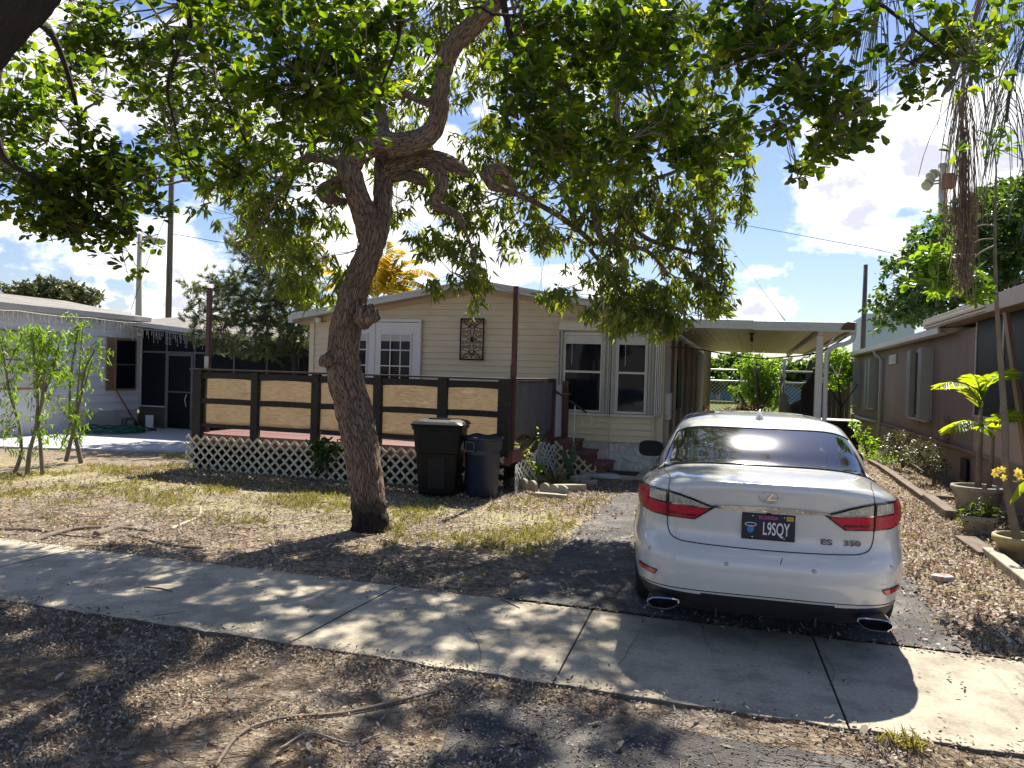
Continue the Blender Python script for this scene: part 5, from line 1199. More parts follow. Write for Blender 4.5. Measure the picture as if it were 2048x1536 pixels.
mb.build('tub', M['blackplastic'], bin_, bevel=.008)
mb = loft(MB(), [(.978, rrect(.73, .79, .05)), (1.0, rrect(.73, .79, .05)), (1.035, rrect(.66, .70, .09)), (1.06, rrect(.50, .50, .10))], bc, br_, True, True); lid = mb.build('lid', M['blackplastic'], bin_, bevel=.006)
mb = loft(MB(), [(1.058, rrect(.32, .07, .02), (-.0, -.12)), (1.078, rrect(.30, .05, .02), (0, -.12))], bc, br_, True, True); mb.build('lid_rib', M['blackplastic'], lid)
for sx in (-.21, .21): loft(MB(), [(1.03, rrect(.10, .06, .01), (sx, -.30)), (1.052, rrect(.09, .05, .01), (sx, -.30))], bc, br_, True, True).build('lid_label', M['gutter'], lid)
loft(MB(), [(.12, rrect(.24, .02, .008), (0, -.285)), (.55, rrect(.24, .02, .008), (0, -.325))], bc, br_, True, True).build('recess', M['rubber'], bin_)
for sx in (-1, 1):
    c = (bc.x+sx*.27*math.cos(br_)-.26*math.sin(br_), bc.y+sx*.27*math.sin(br_)+.26*math.cos(br_))
    MB().tube([(c[0]-.03, c[1], .13), (c[0]+.03, c[1], .13)], .13, 20).build('wheel', M['rubber'], bin_)
MB().tube([(bc.x-.25, bc.y+.46, .93), (bc.x+.15, bc.y+.52, .93)], .018, 8).build('handle', M['blackplastic'], bin_)
cc_ = Vector((-3.53, 10.12, 0)); can = thing('trash_can', 'open round navy plastic trash can lined with a black bag beside the black cart', 'trash can', tuple(cc_))
MB().lathe([(.001, .02), (.205, .02), (.215, .03), (.252, .66), (.272, .665), (.275, .80), (.29, .805), (.29, .835), (.272, .84), (.262, .80), (.235, .4), (.20, .2), (.001, .19)], cc_, 40).build('tub', M['navyplastic'], can)
MB().grid(lambda u, v: (cc_.x+(.270+.026*v-.03*(1-v))*math.cos(2*math.pi*u), cc_.y+(.270+.026*v-.03*(1-v))*math.sin(2*math.pi*u), .70+.15*v+.012*math.sin(u*40)*v), 60, 3).build('bag', M['rubber'], can)
for sx in (-1,):
    a = math.radians(250); c = (cc_.x+.268*math.cos(a), cc_.y+.268*math.sin(a))
    MB().box(c[0]-.075, c[0]+.075, c[1]-.035, c[1]+.01, .63, .79).build('handle', M['navyplastic'], can, bevel=.012); MB().box(c[0]-.05, c[0]+.05, c[1]-.042, c[1]-.036, .66, .76).build('handle_grip', M['blackplastic'], can)
# scalloped edging blocks
def scallop(p0, p1, n_, label):
    p0, p1 = Vector(p0), Vector(p1); d = (p1-p0); L_ = d.length; d.normalize(); nr = Vector((d.y, -d.x, 0)); outl = [(0, 0), (L_, 0)]
    for k in range(n_-1, -1, -1):
        w = L_/n_
        for a in np.linspace(0, math.pi, 9): outl.append((w*(k+.5)+w/2*math.cos(a), .065+w*.42*math.sin(a)))
    return MB().prism([p0+d*s+Vector((0, 0, z_)) for s, z_ in outl], nr*-.05).build('scalloped_edging', M['brickc'], None, label=label, cat='edging block', group='scalloped concrete edging')
g1, g2, g3_ = at(1020, 972, Z=.02), at(1073, 984, Z=.02), at(1132, 992, Z=.02)
scallop(g1, g2-Vector((.02, 0, 0)), 3, 'scalloped concrete edging block nearest the corner of the deck lattice'); scallop(g2+Vector((.03, .05, 0)), g3_+Vector((0, .05, 0)), 3, 'scalloped concrete edging block nearest the cactus bed')
BOX('flat_paver', M['brickc'], None, g2.x+.03, g3_.x+.02, 10.50, 10.62, -.02, .045, bevel=.01, label='long narrow paver lying in front of the second scalloped edging block', cat='paver')
S_ = [((1140, 978), .5, .12, .10, .55, 'low weathered block standing on edge at the corner of the plant bed'), ((1160, 962), .42, .14, .12, 1.2, 'pale block in the plant bed edging beside the snake plant'), ((1178, 966), .26, .14, .07, .1, 'small tan paver lying flat beside the plant bed'),
      ((1176, 952), .28, .16, .10, .05, 'tan half block between the plant bed and the steps'), ((1105, 968), .30, .13, .09, .35, 'low dark block lying inside the plant bed'), ((1085, 962), .38, .16, .10, .25, 'grey block leaning behind the scalloped edging')]
for (px, py), w, d_, h, a, lab in S_:
    q = at(px, py, Z=.02); mb = loft(MB(), [(0, rrect(w, d_, .01, 2)), (h, rrect(w*.97, d_*.95, .01, 2))], (q.x, q.y, -.01), a, True, True); mb.build('concrete_block', M['brickc'], None, bevel=.008, label=lab, cat='block', group='loose blocks round the plant bed')
q = at(1205, 952, Z=.03); MB().prism([(q.x-.26, q.y-.16, .01), (q.x+.05, q.y-.20, .01), (q.x+.34, q.y-.12, .01), (q.x+.22, q.y+.15, .03), (q.x-.20, q.y+.14, .03)], (0, 0, .05)).build('broken_slab', M['patio'], None, bevel=.006, label='pale broken slab lying in the leaves in front of the doormat', cat='slab')
q0_, q1_ = at(1192, 943, Z=.065), at(1262, 940, Z=.065)
BOX('doormat', M['rubber'], None, q0_.x, q0_.x+.72, 13.0, 13.45, .062, .078, bevel=.004, label='black doormat on the concrete slab at the foot of the steps', cat='doormat')
# landscape timbers on the right
def timber(a, b, w, h, label, m=M['timber']):
    a, b = Vector(a), Vector(b); MB().bar(a+Vector((0, 0, h/2)), b+Vector((0, 0, h/2)), w, h).build('timber', m, None, bevel=.012, label=label, cat='timber', group='timbers edging the drive')
timber(at(1765, 940, Z=0), at(1852, 1003, Z=0), .13, .09, 'long weathered timber edging the leaf strip farthest along the drive')
timber(at(1856, 1004, Z=0), at(1903, 1040, Z=0), .15, .12, 'short dark timber with a rotten end beside the leaf strip')
timber(at(1850, 996, Z=0), at(1912, 1001, Z=0), .10, .06, 'dark timber lying crosswise towards the big pot')
timber(at(1740, 925, Z=0), at(1795, 955, Z=0), .10, .07, 'split timber lying loose behind the long timber')
timber(at(1930, 1080, Z=0), at(1982, 1115, Z=0), .22, .05, 'flat grey board in the leaves below the small pots')
timber(at(1978, 1112, Z=0), at(2075, 1190, Z=0), .13, .09, 'flaking white painted timber at the right edge of the leaves', M['pot'])
def pot(c, r0, r1, h, m, label, name='plant_pot'):
    t = thing(name, label, 'plant pot', tuple(c), 'pots beside the brown home'); c = Vector(c)
    MB().lathe([(.001, 0), (r0, 0), (r0+.01, .02), (r1*.96, h-.07), (r1*1.05, h-.06), (r1*1.07, h-.03), (r1*1.05, h), (r1*.96, h+.005), (r1*.92, h-.02), (r1*.88, h-.08)], c, 36).build('body', m, t)
    MB().lathe([(r1*.90, h-.07), (.001, h-.055)], c, 24).build('soil', M['soil'], t); return t
pot(at(1953, 1035, Z=0)+Vector((.0, .0, 0)), .21, .30, .42, M['pot'], 'large cream round pot holding two slim palm trunks')
pot(at(1957, 1068, Z=0), .13, .185, .22, M['pot'], 'small cream pot in front of the large one holding a low plant')
pot(at(2048, 1120, Z=0), .19, .27, .24, M['potyellow'], 'yellowed bowl pot at the right edge holding a thick stem')
q = at(1882, 1158, Z=.02); rk = MB(); 
rk.prism([(q.x-.09, q.y-.03, .01), (q.x+.02, q.y-.07, .01), (q.x+.10, q.y-.02, .01), (q.x+.07, q.y+.06, .01), (q.x-.06, q.y+.06, .01)], (.01, 0, .045)); rk.build('crushed_carton', mat('carton', (.42, .36, .36), .6, .3, 20, col2=(.35, .06, .05), c2scale=12), None, bevel=.01, label='crushed red and white carton lying in the dry leaves beside the car', cat='litter')
# surface roots
def root(pts, r, m, label):
    P_ = []
    for i, (px, py) in enumerate(pts):
        g = at(px, py, Z=0.02); P_.append((g.x+.03*math.sin(i*5+px), g.y+.03*math.cos(i*3+py), gz(g.x, g.y)+r*.12+.006*math.sin(i*2), r*.72*(1-.65*i/len(pts))))
    t = thing('tree_root', label, 'root', P_[0][:3], 'roots running over the yard'); limb('root', P_, m, t, .02, 10, .004, .15, i); return t
root([(60, 1078), (150, 1058), (230, 1052), (300, 1060)], .045, M['rootw'], 'brown surface root in a heap nearest the sidewalk at the left')
root([(0, 1052), (70, 1058), (140, 1068), (200, 1072)], .03, M['rootw'], 'long thin root entering the yard at the left edge')
root([(190, 1066), (235, 1052), (262, 1046)], .06, M['rootw'], 'short thick root hump beside the heap of roots')
root([(335, 1055), (375, 1040), (403, 1026), (404, 1010)], .032, M['rootpale'], 'bleached pale root curling up in the sunny grass')
root([(255, 1068), (330, 1085), (410, 1092)], .025, M['rootw'], 'thin root in shade left of the tree trunk')
root([(600, 1108), (640, 1104), (690, 1104), (730, 1108)], .022, M['rootw'], 'dark root lying near the tree trunk towards the sidewalk')
root([(545, 1085), (552, 1095), (560, 1108)], .02, M['rootpale'], 'short pale stick of root between the trunk and the slabs')

s0, s1 = at(290, 1175, Z=.012), at(343, 1183, Z=.014)
MB().tube(spline([tuple(s0), tuple((s0+s1)/2+Vector((0, .012, .006))), tuple(s1)], .03), [.008, .009, .007, .006, .005, .004, .004, .003, .003, .003][:len(spline([tuple(s0), tuple((s0+s1)/2+Vector((0, .012, .006))), tuple(s1)], .03))] if False else .007, 6).build('stick', M['rootw'], None, label='short dark stick lying across a slab joint of the sidewalk', cat='stick')

for i, (pts, r, lab) in enumerate((([(430, 1536), (480, 1470), (560, 1440), (700, 1425), (880, 1385)], .009, 'long thin root curving over the near verge at bottom left'), ([(100, 1405), (150, 1375), (230, 1365), (300, 1330)], .007, 'thin bent root among the litter left on the verge'), ([(560, 1500), (620, 1470), (700, 1490), (760, 1470)], .006, 'wiry pale rootlet in the litter below the long root'))):
    P_ = []
    for px, py in pts: g_ = at(px, py, Z=-.06); P_.append((g_.x, g_.y, gz(g_.x, g_.y)+.012, r))
    t_ = thing('verge_root', lab, 'root', P_[0][:3], 'rootlets on the near verge'); limb('root', P_, M['rootw'] if i != 2 else M['rootpale'], t_, .03, 7, .001, .15, i+40.)

# ================================================================ TREES AND PLANTS
def W3(p): return np.array([p.x, p.y, p.z])
CRn, CUn, CFn = np.array(CR), np.array(CU), np.array(CF)
def in_blobs(blobs, depth=.7, rng=RNG, sc_=1.0, thin=None):
    out = []
    for (px, py, D, rx, ry, n) in blobs:
        c = W3(at(px, py, D=D)); n = int(n*sc_); d = rand_dir(n, rng)*(rng.random((n, 1))**.42)
        out.append(c + CRn*(d[:, :1]*rx*D/F_PX) + CUn*(d[:, 1:2]*ry*D/F_PX) + CFn*(d[:, 2:]*depth))
    P_ = np.vstack(out)
    if thin:                                # open gaps where a slow noise is low
        k = np.array([noise.noise(Vector(p*thin[0])) for p in P_]); P_ = P_[k > thin[1]]
    return P_
def nearest(Pn, S):
    idx = np.empty(len(Pn), int)
    for i in range(0, len(Pn), 500): idx[i:i+500] = np.argmin(((Pn[i:i+500, None]-S[None])**2).sum(-1), 1)
    return S[idx]
def twigs_to(C_, skel, per=14, rng=RNG, m=None, parent=None, r=.0035, r2=.012, name='twigs'):
    """leaf clusters hang on twigs, twigs on side branches, side branches on the limbs"""
    nh = max(2, len(C_)//per); hubs = C_[rng.choice(len(C_), nh, replace=False)]
    near = nearest(hubs, skel); hub2 = hubs*.75+near*.25; H = nearest(C_, hub2)
    mid = (C_+H)/2 + rng.normal(size=C_.shape)*.03; A = [C_, mid]; B = [mid, H]
    V1, F1 = sticks(np.vstack(A), np.vstack(B), r*.6, r)
    m1 = hub2*.65+near*.35+rng.normal(size=hub2.shape)*.06; m2 = hub2*.3+near*.7+rng.normal(size=hub2.shape)*.05
    V2, F2 = sticks(np.vstack([hub2, m1, m2]), np.vstack([m1, m2, near]), np.repeat([r*1.1, r2*.6, r2*.8], nh), np.repeat([r2*.6, r2*.8, r2], nh))
    V, Fq, _ = join([(V1, F1), (V2, F2)]); return np_mesh(name, V, Fq, m or M['twig'], parent, kind='stuff')
def cluster_leaves(C_, per, mode, Lr, Wr, rng=RNG, up=(0, 0, 1)):
    n = len(C_)*per; base = np.repeat(C_, per, 0); up = np.array(up, float)
    tw = np.repeat(rand_dir(len(C_), rng), per, 0)
    if mode == 'round':
        ax = rand_dir(n, rng)+tw*.55; ax[:, 2] *= .75; nr = up+rand_dir(n, rng)*.75; base = base + ax*.02; kd, fo, dr = 'obov', .10, .10
        tone_ = None; V, Fq, Rn = leaves5(base, ax, nr, rng.uniform(*Lr, n), rng.uniform(*Wr, n), rng=rng); return V, Fq, np.clip(Rn*.6+.4*np.repeat(np.repeat(rng.random(len(C_)), per), 8), 0, 1)
    elif mode == 'hang':
        ax = rand_dir(n, rng)*.62+np.array([0, 0, -.72])+tw*.25; nr = rand_dir(n, rng)+up*.3; base = base+rng.normal(size=(n, 3))*.035; kd, fo, dr = 'long', .16, .22
    elif mode == 'needle':
        ax = rand_dir(n, rng)*.55+tw*.9+np.array([0, 0, .15]); nr = rand_dir(n, rng); base = base+tw*rng.random((n, 1))*.22; kd, fo, dr = 'blade', .05, .05
    else:
        ax = rand_dir(n, rng)+tw*.3; nr = up+rand_dir(n, rng)*.9; base = base+rng.normal(size=(n, 3))*.05; kd, fo, dr = 'oval', .15, .15
    tone = np.clip(np.repeat(rng.random(len(C_)), per)*.45+rng.random(n)*.55, 0, 1)
    return leaves(base, ax, nr, rng.uniform(*Lr, n), rng.uniform(*Wr, n), kd, fo, dr, rng, tone)
def pl(pts):   # pixels + depth + pixel width -> x,y,z,radius
    return [(*W3(at(px, py, D=D)), w*.5*D/F_PX) for px, py, D, w in pts]

# a chink in both crowns lets the sun reach the middle of the car's rear window
_p0 = np.array(at(1495, 878, Y=6.1)); _sd = np.array(sdir)
def chink(P_, r=.42):
    v = P_-_p0; t = v@_sd; d = np.linalg.norm(v-t[:, None]*_sd, axis=1); return P_[(d > r) | (t < 0)]
# ---- the leaning yard tree
D0 = 7.95
tr = thing('yard_tree', 'gnarled leaning tree with ridged bark and drooping narrow leaves in front of the deck', 'tree', (-3.87, 7.52, 0))
_pl = pl; pl = lambda q: [(x, y, z, r*.87) for x, y, z, r in _pl(q)]
b0 = at(741, 1062, Z=-.03); D0 = (b0-CAM).dot(CF)
main = pl([(741, 1075, D0, 86), (739, 1020, D0, 77), (731, 950, D0, 77), (716, 860, D0, 80), (703, 800, D0, 79), (689, 745, D0, 78), (688, 700, D0, 73), (692, 650, D0, 70), (702, 608, D0, 66), (709, 580, D0, 62), (724, 544, D0, 59), (740, 500, D0, 58), (746, 468, D0, 60), (744, 445, D0, 52)])
limb('trunk', main, M['bark'], tr, .022, 56, .015, .05, 3.1, .38)
L1 = pl([(744, 490, D0, 52), (732, 440, D0+.02, 54), (718, 401, D0-.03, 54), (704, 365, D0-.08, 53), (699, 335, D0-.1, 53), (715, 305, D0-.1, 55), (760, 288, D0-.1, 52), (815, 288, D0-.12, 52), (856, 270, D0-.14, 50), (876, 235, D0-.16, 44), (880, 190, D0-.18, 41), (888, 135, D0-.2, 40), (912, 85, D0-.25, 44), (955, 42, D0-.3, 46), (1000, -10, D0-.4, 44), (1040, -90, D0-.5, 40)])
limb('limb', L1, M['bark'], tr, .022, 40, .012, .06, 1.1)
L2 = pl([(750, 490, D0+.05, 48), (762, 440, D0+.12, 44), (766, 390, D0+.16, 42), (767, 340, D0+.2, 41), (767, 290, D0+.25, 38), (762, 240, D0+.35, 32), (755, 180, D0+.5, 24), (740, 100, D0+.6, 20)])
limb('limb', L2, M['bark'], tr, .022, 36, .012, .05, 5.7)
L3 = pl([(772, 345, D0+.15, 42), (800, 330, D0+.12, 42), (840, 318, D0+.1, 42), (880, 320, D0+.05, 38), (915, 334, D0, 30), (932, 346, D0, 22)])
limb('limb', L3, M['bark'], tr, .02, 30, .010, .07, 2.2)
L4 = pl([(858, 325, D0+.08, 30), (880, 345, D0, 30), (884, 375, D0-.02, 28), (870, 402, D0, 24), (885, 418, D0, 20), (910, 428, D0+.05, 18), (925, 450, D0+.1, 15)])
limb('limb', L4, M['bark'], tr, .02, 24, .009, .10, 4.4)
L5 = pl([(775, 352, D0+.2, 30), (810, 350, D0+.15, 26), (835, 356, D0+.1, 28), (850, 365, D0+.08, 20)]); limb('stub', L5, M['bark'], tr, .02, 22, .009, .15, 7.)
L6 = pl([(700, 345, D0-.1, 26), (665, 322, D0-.1, 22), (630, 315, D0-.15, 22), (598, 325, D0-.2, 22), (575, 345, D0-.2, 20), (562, 378, D0-.2, 16)]); limb('limb', L6, M['bark'], tr, .02, 22, .008, .10, 8.)
L7 = pl([(700, 352, D0-.05, 30), (668, 366, D0+.05, 28), (645, 384, D0+.1, 30), (662, 398, D0+.1, 22), (690, 405, D0+.05, 18)]); limb('stub', L7, M['bark'], tr, .02, 22, .009, .18, 9.)
for (px, py, w, sd) in ((733, 632, 27, 1.), (659, 722, 20, 2.), (788, 303, 16, 3.), (655, 390, 18, 4.)):
    c = W3(at(px, py, D=D0-.12)); r = w*D0/F_PX*.85; V = []; 
    for j in range(15):
        for i in range(24):
            a, b = 2*math.pi*i/24, math.pi*j/14; q = Vector((math.cos(a)*math.sin(b), math.sin(a)*math.sin(b), math.cos(b))); f_ = 1+.5*noise.noise(q*1.7+Vector((sd*5, 0, 0)))+.15*noise.noise(q*6); V.append(c+np.array(q)*r*f_)
    Fq = [(j*24+i, j*24+(i+1) % 24, (j+1)*24+(i+1) % 24, (j+1)*24+i) for j in range(14) for i in range(24)]
    np_mesh('burl', V, Fq, M['bark'], tr, True, uv=[(math.atan2(v[1]-c[1], v[0]-c[0])*.1, v[2]) for v in V])
thin = [pl(q) for q in (
    [(1030, 380, 9.0, 16), (1000, 340, 8.8, 24), (975, 345, 8.7, 28), (985, 372, 8.7, 22), (1010, 378, 9.2, 16), (1060, 400, 9.5, 14), (1130, 440, 9.7, 13), (1190, 490, 9.8, 12)],
    [(1080, 130, 9.6, 18), (1090, 220, 9.6, 18), (1118, 280, 9.6, 17), (1150, 330, 9.6, 17), (1180, 385, 9.6, 17), (1192, 440, 9.6, 17), (1210, 480, 9.5, 14), (1290, 500, 9.4, 11), (1330, 540, 9.3, 8)],
    [(1225, 60, 9.8, 18), (1230, 160, 9.8, 17), (1235, 240, 9.7, 15), (1255, 290, 9.7, 13), (1262, 340, 9.7, 10)],
    [(1120, 370, 9.8, 16), (1145, 420, 9.8, 15), (1150, 460, 9.8, 13), (1180, 420, 9.9, 12), (1250, 440, 9.9, 12), (1300, 480, 9.8, 10), (1400, 510, 9.7, 7)],
    [(1220, 490, 9.5, 10), (1250, 430, 9.5, 9), (1290, 370, 9.5, 8), (1360, 340, 9.5, 7), (1450, 310, 9.6, 5), (1500, 320, 9.6, 4)],
    [(740, 180, 9.2, 18), (700, 210, 9.4, 16), (650, 260, 9.6, 12), (600, 330, 9.6, 8), (560, 420, 9.4, 6)],
    [(880, 215, 8.9, 16), (840, 200, 9.2, 18), (800, 190, 9.5, 16), (720, 230, 9.8, 12), (640, 280, 9.8, 8), (520, 330, 9.8, 5), (440, 380, 9.6, 4)],
    [(562, 375, 7.8, 8), (540, 420, 8.2, 6), (500, 470, 8.6, 5), (470, 490, 8.9, 4)],
    [(925, 450, 8.2, 10), (950, 520, 8.8, 7), (940, 570, 9.0, 5), (950, 600, 9.0, 4)],
    [(1180, 500, 9.6, 10), (1230, 560, 9.5, 8), (1270, 620, 9.3, 6), (1330, 650, 9.2, 4)])]
for i, q in enumerate(thin): limb('branch', q, M['bark'], tr, .06, 12, .004, .10, i*1.7)
skel = np.vstack([np.array(q)[:, :3] for q in [L1, L2, L3, L4, L6]+thin] + [spline(q, .15)[:, :3] for q in thin])
yb = [(450, 290, 9.6, 100, 100, 110), (480, 410, 9.2, 90, 90, 110), (600, 400, 9.3, 110, 90, 120), (545, 480, 9.0, 70, 50, 70), (640, 540, 8.7, 50, 70, 80), (600, 580, 8.8, 30, 30, 20), (640, 250, 9.7, 130, 100, 130), (770, 230, 10, 130, 110, 150),
      (850, 400, 9.8, 100, 110, 110), (900, 480, 9.5, 80, 60, 60), (960, 380, 9.8, 120, 120, 150), (1080, 290, 10.2, 150, 150, 260), (1050, 460, 9.7, 110, 60, 90), (1200, 400, 9.8, 150, 130, 260), (1220, 550, 9.5, 110, 60, 110), (1300, 600, 9.3, 80, 50, 100),
      (1340, 440, 9.8, 120, 110, 220), (1400, 560, 9.5, 70, 70, 110), (1440, 340, 9.7, 80, 70, 110), (1485, 390, 9.6, 35, 50, 40), (1180, 180, 10.2, 150, 140, 230), (1400, 200, 10.2, 120, 110, 160), (950, 545, 9.1, 45, 30, 26), (885, 572, 9.1, 30, 18, 16), (945, 598, 9.1, 14, 18, 7),
      (1110, 590, 9.3, 40, 22, 18), (1250, 635, 9.2, 55, 30, 50), (1335, 655, 9.2, 35, 22, 34), (1430, 610, 9.4, 30, 34, 28), (1180, 620, 9.2, 22, 16, 10), (1000, 150, 10, 110, 120, 120), (900, 60, 9.6, 120, 80, 90), (1300, 60, 9.9, 160, 90, 120)]
C1 = in_blobs(yb, .8, sc_=.97, thin=(1.9, -.12))
# the part of the same crown above the frame
n_ = 700; U = np.column_stack([RNG.uniform(-5.8, .6, n_), RNG.uniform(6.6, 10.5, n_), RNG.uniform(5.4, 7.2, n_)]); kk = np.array([noise.noise(Vector(p*.7)) for p in U]); C1b = U[kk > .10]
Cc = chink(np.vstack([C1, C1b]))
V, Fq, Rn = cluster_leaves(Cc, 12, 'hang', (.09, .17), (.024, .042)); np_mesh('crown', V, Fq, M['leaf_long'], tr, rnd=Rn)
twigs_to(Cc, skel, 12, parent=tr)
print('yard leaves', len(Fq)//2)

# ---- the big tree reaching over from beside the camera
ot = thing('overhanging_tree', 'large round leaved tree whose dark limb and canopy hang across the top of the view', 'tree', (-4.3, 1.0, 0))
T1 = [(-4.4, 1.0, -.1, .30), (-4.3, 1.15, 1.0, .26), (-3.9, 1.5, 2.2, .24)]+pl([(-150, 210, 3.0, 130), (-45, 90, 3.05, 125), (50, -20, 3.1, 120), (180, -140, 3.3, 110), (350, -260, 3.8, 100), (600, -380, 4.4, 80), (900, -420, 4.8, 60)])
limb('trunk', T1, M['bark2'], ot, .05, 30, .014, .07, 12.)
tl = [pl(q) for q in ([(180, -120, 3.4, 60), (330, -40, 3.9, 34), (380, 40, 4.2, 22), (352, 110, 4.5, 18), (335, 180, 4.8, 12), (350, 250, 5.0, 7), (372, 340, 5.1, 4), (372, 360, 5.1, 3)],
    [(-40, 130, 3.2, 50), (0, 300, 4.0, 30), (60, 350, 4.6, 20), (150, 400, 5.0, 12), (260, 470, 5.1, 5)],
    [(60, 30, 3.2, 40), (110, 80, 3.9, 24), (150, 200, 4.6, 14), (160, 300, 5.0, 10), (150, 420, 5.2, 6)],
    [(600, -380, 4.4, 60), (560, -120, 4.0, 24), (560, 60, 3.8, 14), (520, 200, 3.8, 7)],
    [(600, -380, 4.4, 60), (760, -140, 4.2, 26), (800, 50, 4.1, 14), (760, 180, 4.0, 7)],
    [(900, -420, 4.8, 60), (990, -100, 4.6, 36), (1010, 20, 4.5, 26), (1040, 140, 4.4, 16), (1090, 260, 4.4, 8)],
    [(900, -420, 4.8, 60), (1200, -200, 4.6, 36), (1290, 0, 4.5, 14), (1300, 130, 4.4, 9), (1330, 260, 4.4, 6)],
    [(1200, -200, 4.6, 36), (1440, -80, 4.3, 26), (1560, 40, 4.1, 16), (1620, 180, 4.0, 9), (1690, 300, 3.9, 5)],
    [(1440, -80, 4.3, 26), (1700, -20, 4.0, 18), (1830, 60, 3.9, 11), (1900, 120, 3.85, 6)],
    [(920, 20, 4.3, 4), (960, 14, 4.3, 10), (985, 28, 4.3, 11), (1030, 30, 4.4, 8)],
    [(-400, -500, 5, 80), (150, -300, 6, 40), (350, -50, 6.6, 24), (430, 150, 7.0, 14), (500, 300, 7.4, 8)])]
tl = [[(x, y, z, r*(.62 if r < .14 else .8)) for x, y, z, r in q] for q in tl]
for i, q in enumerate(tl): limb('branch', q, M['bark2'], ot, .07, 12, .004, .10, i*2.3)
sk2 = np.vstack([spline(q, .2)[:, :3] for q in tl]+[np.array(T1)[3:, :3]])
ob = [(80, 330, 5.0, 160, 130, 170), (215, 380, 5.1, 120, 95, 140), (50, 190, 4.6, 120, 120, 80), (250, 250, 5.3, 130, 110, 90), (130, 440, 5.2, 100, 50, 60), (235, 470, 5.2, 50, 34, 22), (60, 400, 5.1, 60, 45, 34), (225, 528, 5.2, 10, 14, 4), (290, 420, 5.1, 45, 45, 26),
      (300, 110, 6.6, 200, 110, 190), (430, 240, 7.1, 170, 120, 210), (570, 330, 7.6, 110, 80, 110), (180, 60, 6.2, 120, 70, 70), (430, 330, 7.2, 90, 40, 70),
      (480, 70, 3.9, 160, 90, 100), (620, 140, 3.85, 160, 110, 125), (730, 80, 4.1, 110, 95, 90), (540, 235, 3.9, 110, 45, 34), (700, 235, 3.95, 60, 40, 20), (835, 120, 4.4, 34, 70, 14), (420, 160, 4.0, 60, 70, 25), (600, 30, 4.8, 250, 70, 120),
      (1080, 50, 4.6, 80, 60, 44), (1040, 190, 4.45, 70, 80, 52), (960, 20, 4.6, 50, 14, 8), (1110, 280, 4.4, 100, 75, 70), (1190, 120, 4.6, 150, 120, 140), (1330, 230, 4.45, 120, 110, 115), (1400, 80, 4.4, 160, 100, 135), (1430, 300, 4.4, 50, 45, 18), (1250, 330, 4.4, 60, 40, 20), (1150, 350, 4.4, 40, 30, 10),
      (1560, 90, 4.15, 160, 100, 125), (1590, 225, 4.05, 100, 60, 45), (1665, 305, 3.95, 55, 45, 19), (1600, 340, 3.95, 18, 20, 4), (1790, 110, 4.05, 140, 90, 85), (1740, 220, 3.95, 70, 50, 20), (1900, 60, 3.95, 130, 55, 42), (1860, 180, 3.9, 60, 34, 10), (2010, 40, 3.85, 70, 50, 18), (1960, 290, 3.9, 20, 16, 3), (2010, 120, 3.9, 26, 26, 4)]
C2 = in_blobs(ob, .55, sc_=1.3, thin=(2.2, -.12))
# canopy above the frame: dapples the pavement
n_ = 7000; U = np.column_stack([RNG.uniform(-8.5, 1.0, n_), RNG.uniform(3.4, 13.8, n_), RNG.uniform(4.2, 9.2, n_)])
v = U-np.array(CAM); dpt = v@CFn; up_ = (v@CUn)/dpt
kk = np.array([.6*noise.noise(Vector((p[0]*.8, p[1]*.8, p[2]*.3)))+.8*noise.noise(Vector(p*2.0)) for p in U])
g_sh = U[:, 1]-U[:, 2]*.839
keep = (up_ > .53) & (kk > np.where(g_sh < 4.1, -.12, .0)) & (g_sh < 6.9+.5*kk) & (g_sh > 1.2) & (~((U[:, 0] > -.14) & (g_sh > 3.3)))
C2b = chink(U[keep]); C2 = chink(C2)
V, Fq, Rn = cluster_leaves(np.vstack([C2]), 9, 'round', (.038, .080), (.028, .054)); V2, F2, R2 = cluster_leaves(C2b, 10, 'round', (.09, .14), (.07, .10))
V, Fq, Rn = join([(V, Fq, Rn), (V2, F2, R2)]); np_mesh('crown', V, Fq, M['leaf_round'], ot, rnd=Rn)
twigs_to(np.vstack([C2, C2b]), sk2, 16, parent=ot)
print('round leaves', len(Fq)//2)

# ---- background trees
M['leaf_dusty'] = leafmat('leaf_dusty', [(0, (.07, .075, .04)), (.6, (.12, .125, .06)), (1, (.21, .20, .11))], .3, tcol=(1.2, 1.3, .8))
def bg_tree(name, label, base, trunk_pts, blobs, per, mode, Lr, Wr, m, depth, group=None, bark=None, thin_=None, tw=12, twr=.01):
    t = thing(name, label, 'tree', tuple(base), group)
    for i, q in enumerate(trunk_pts): limb('trunk' if i == 0 else 'limb', q, bark or M['bark2'], t, .12, 12, .004, .08, i+3.)
    C_ = in_blobs(blobs, depth, thin=thin_); V, Fq, Rn = cluster_leaves(C_, per, mode, Lr, Wr); np_mesh('crown', V, Fq, m, t, rnd=Rn)
    sk = np.vstack([np.array(q)[:, :3] for q in trunk_pts]); twigs_to(C_, sk, tw, parent=t, r=twr*.4, r2=twr*1.5); return t
def tp_(l): return pl(l)
b = at(1990, 780, Y=26)
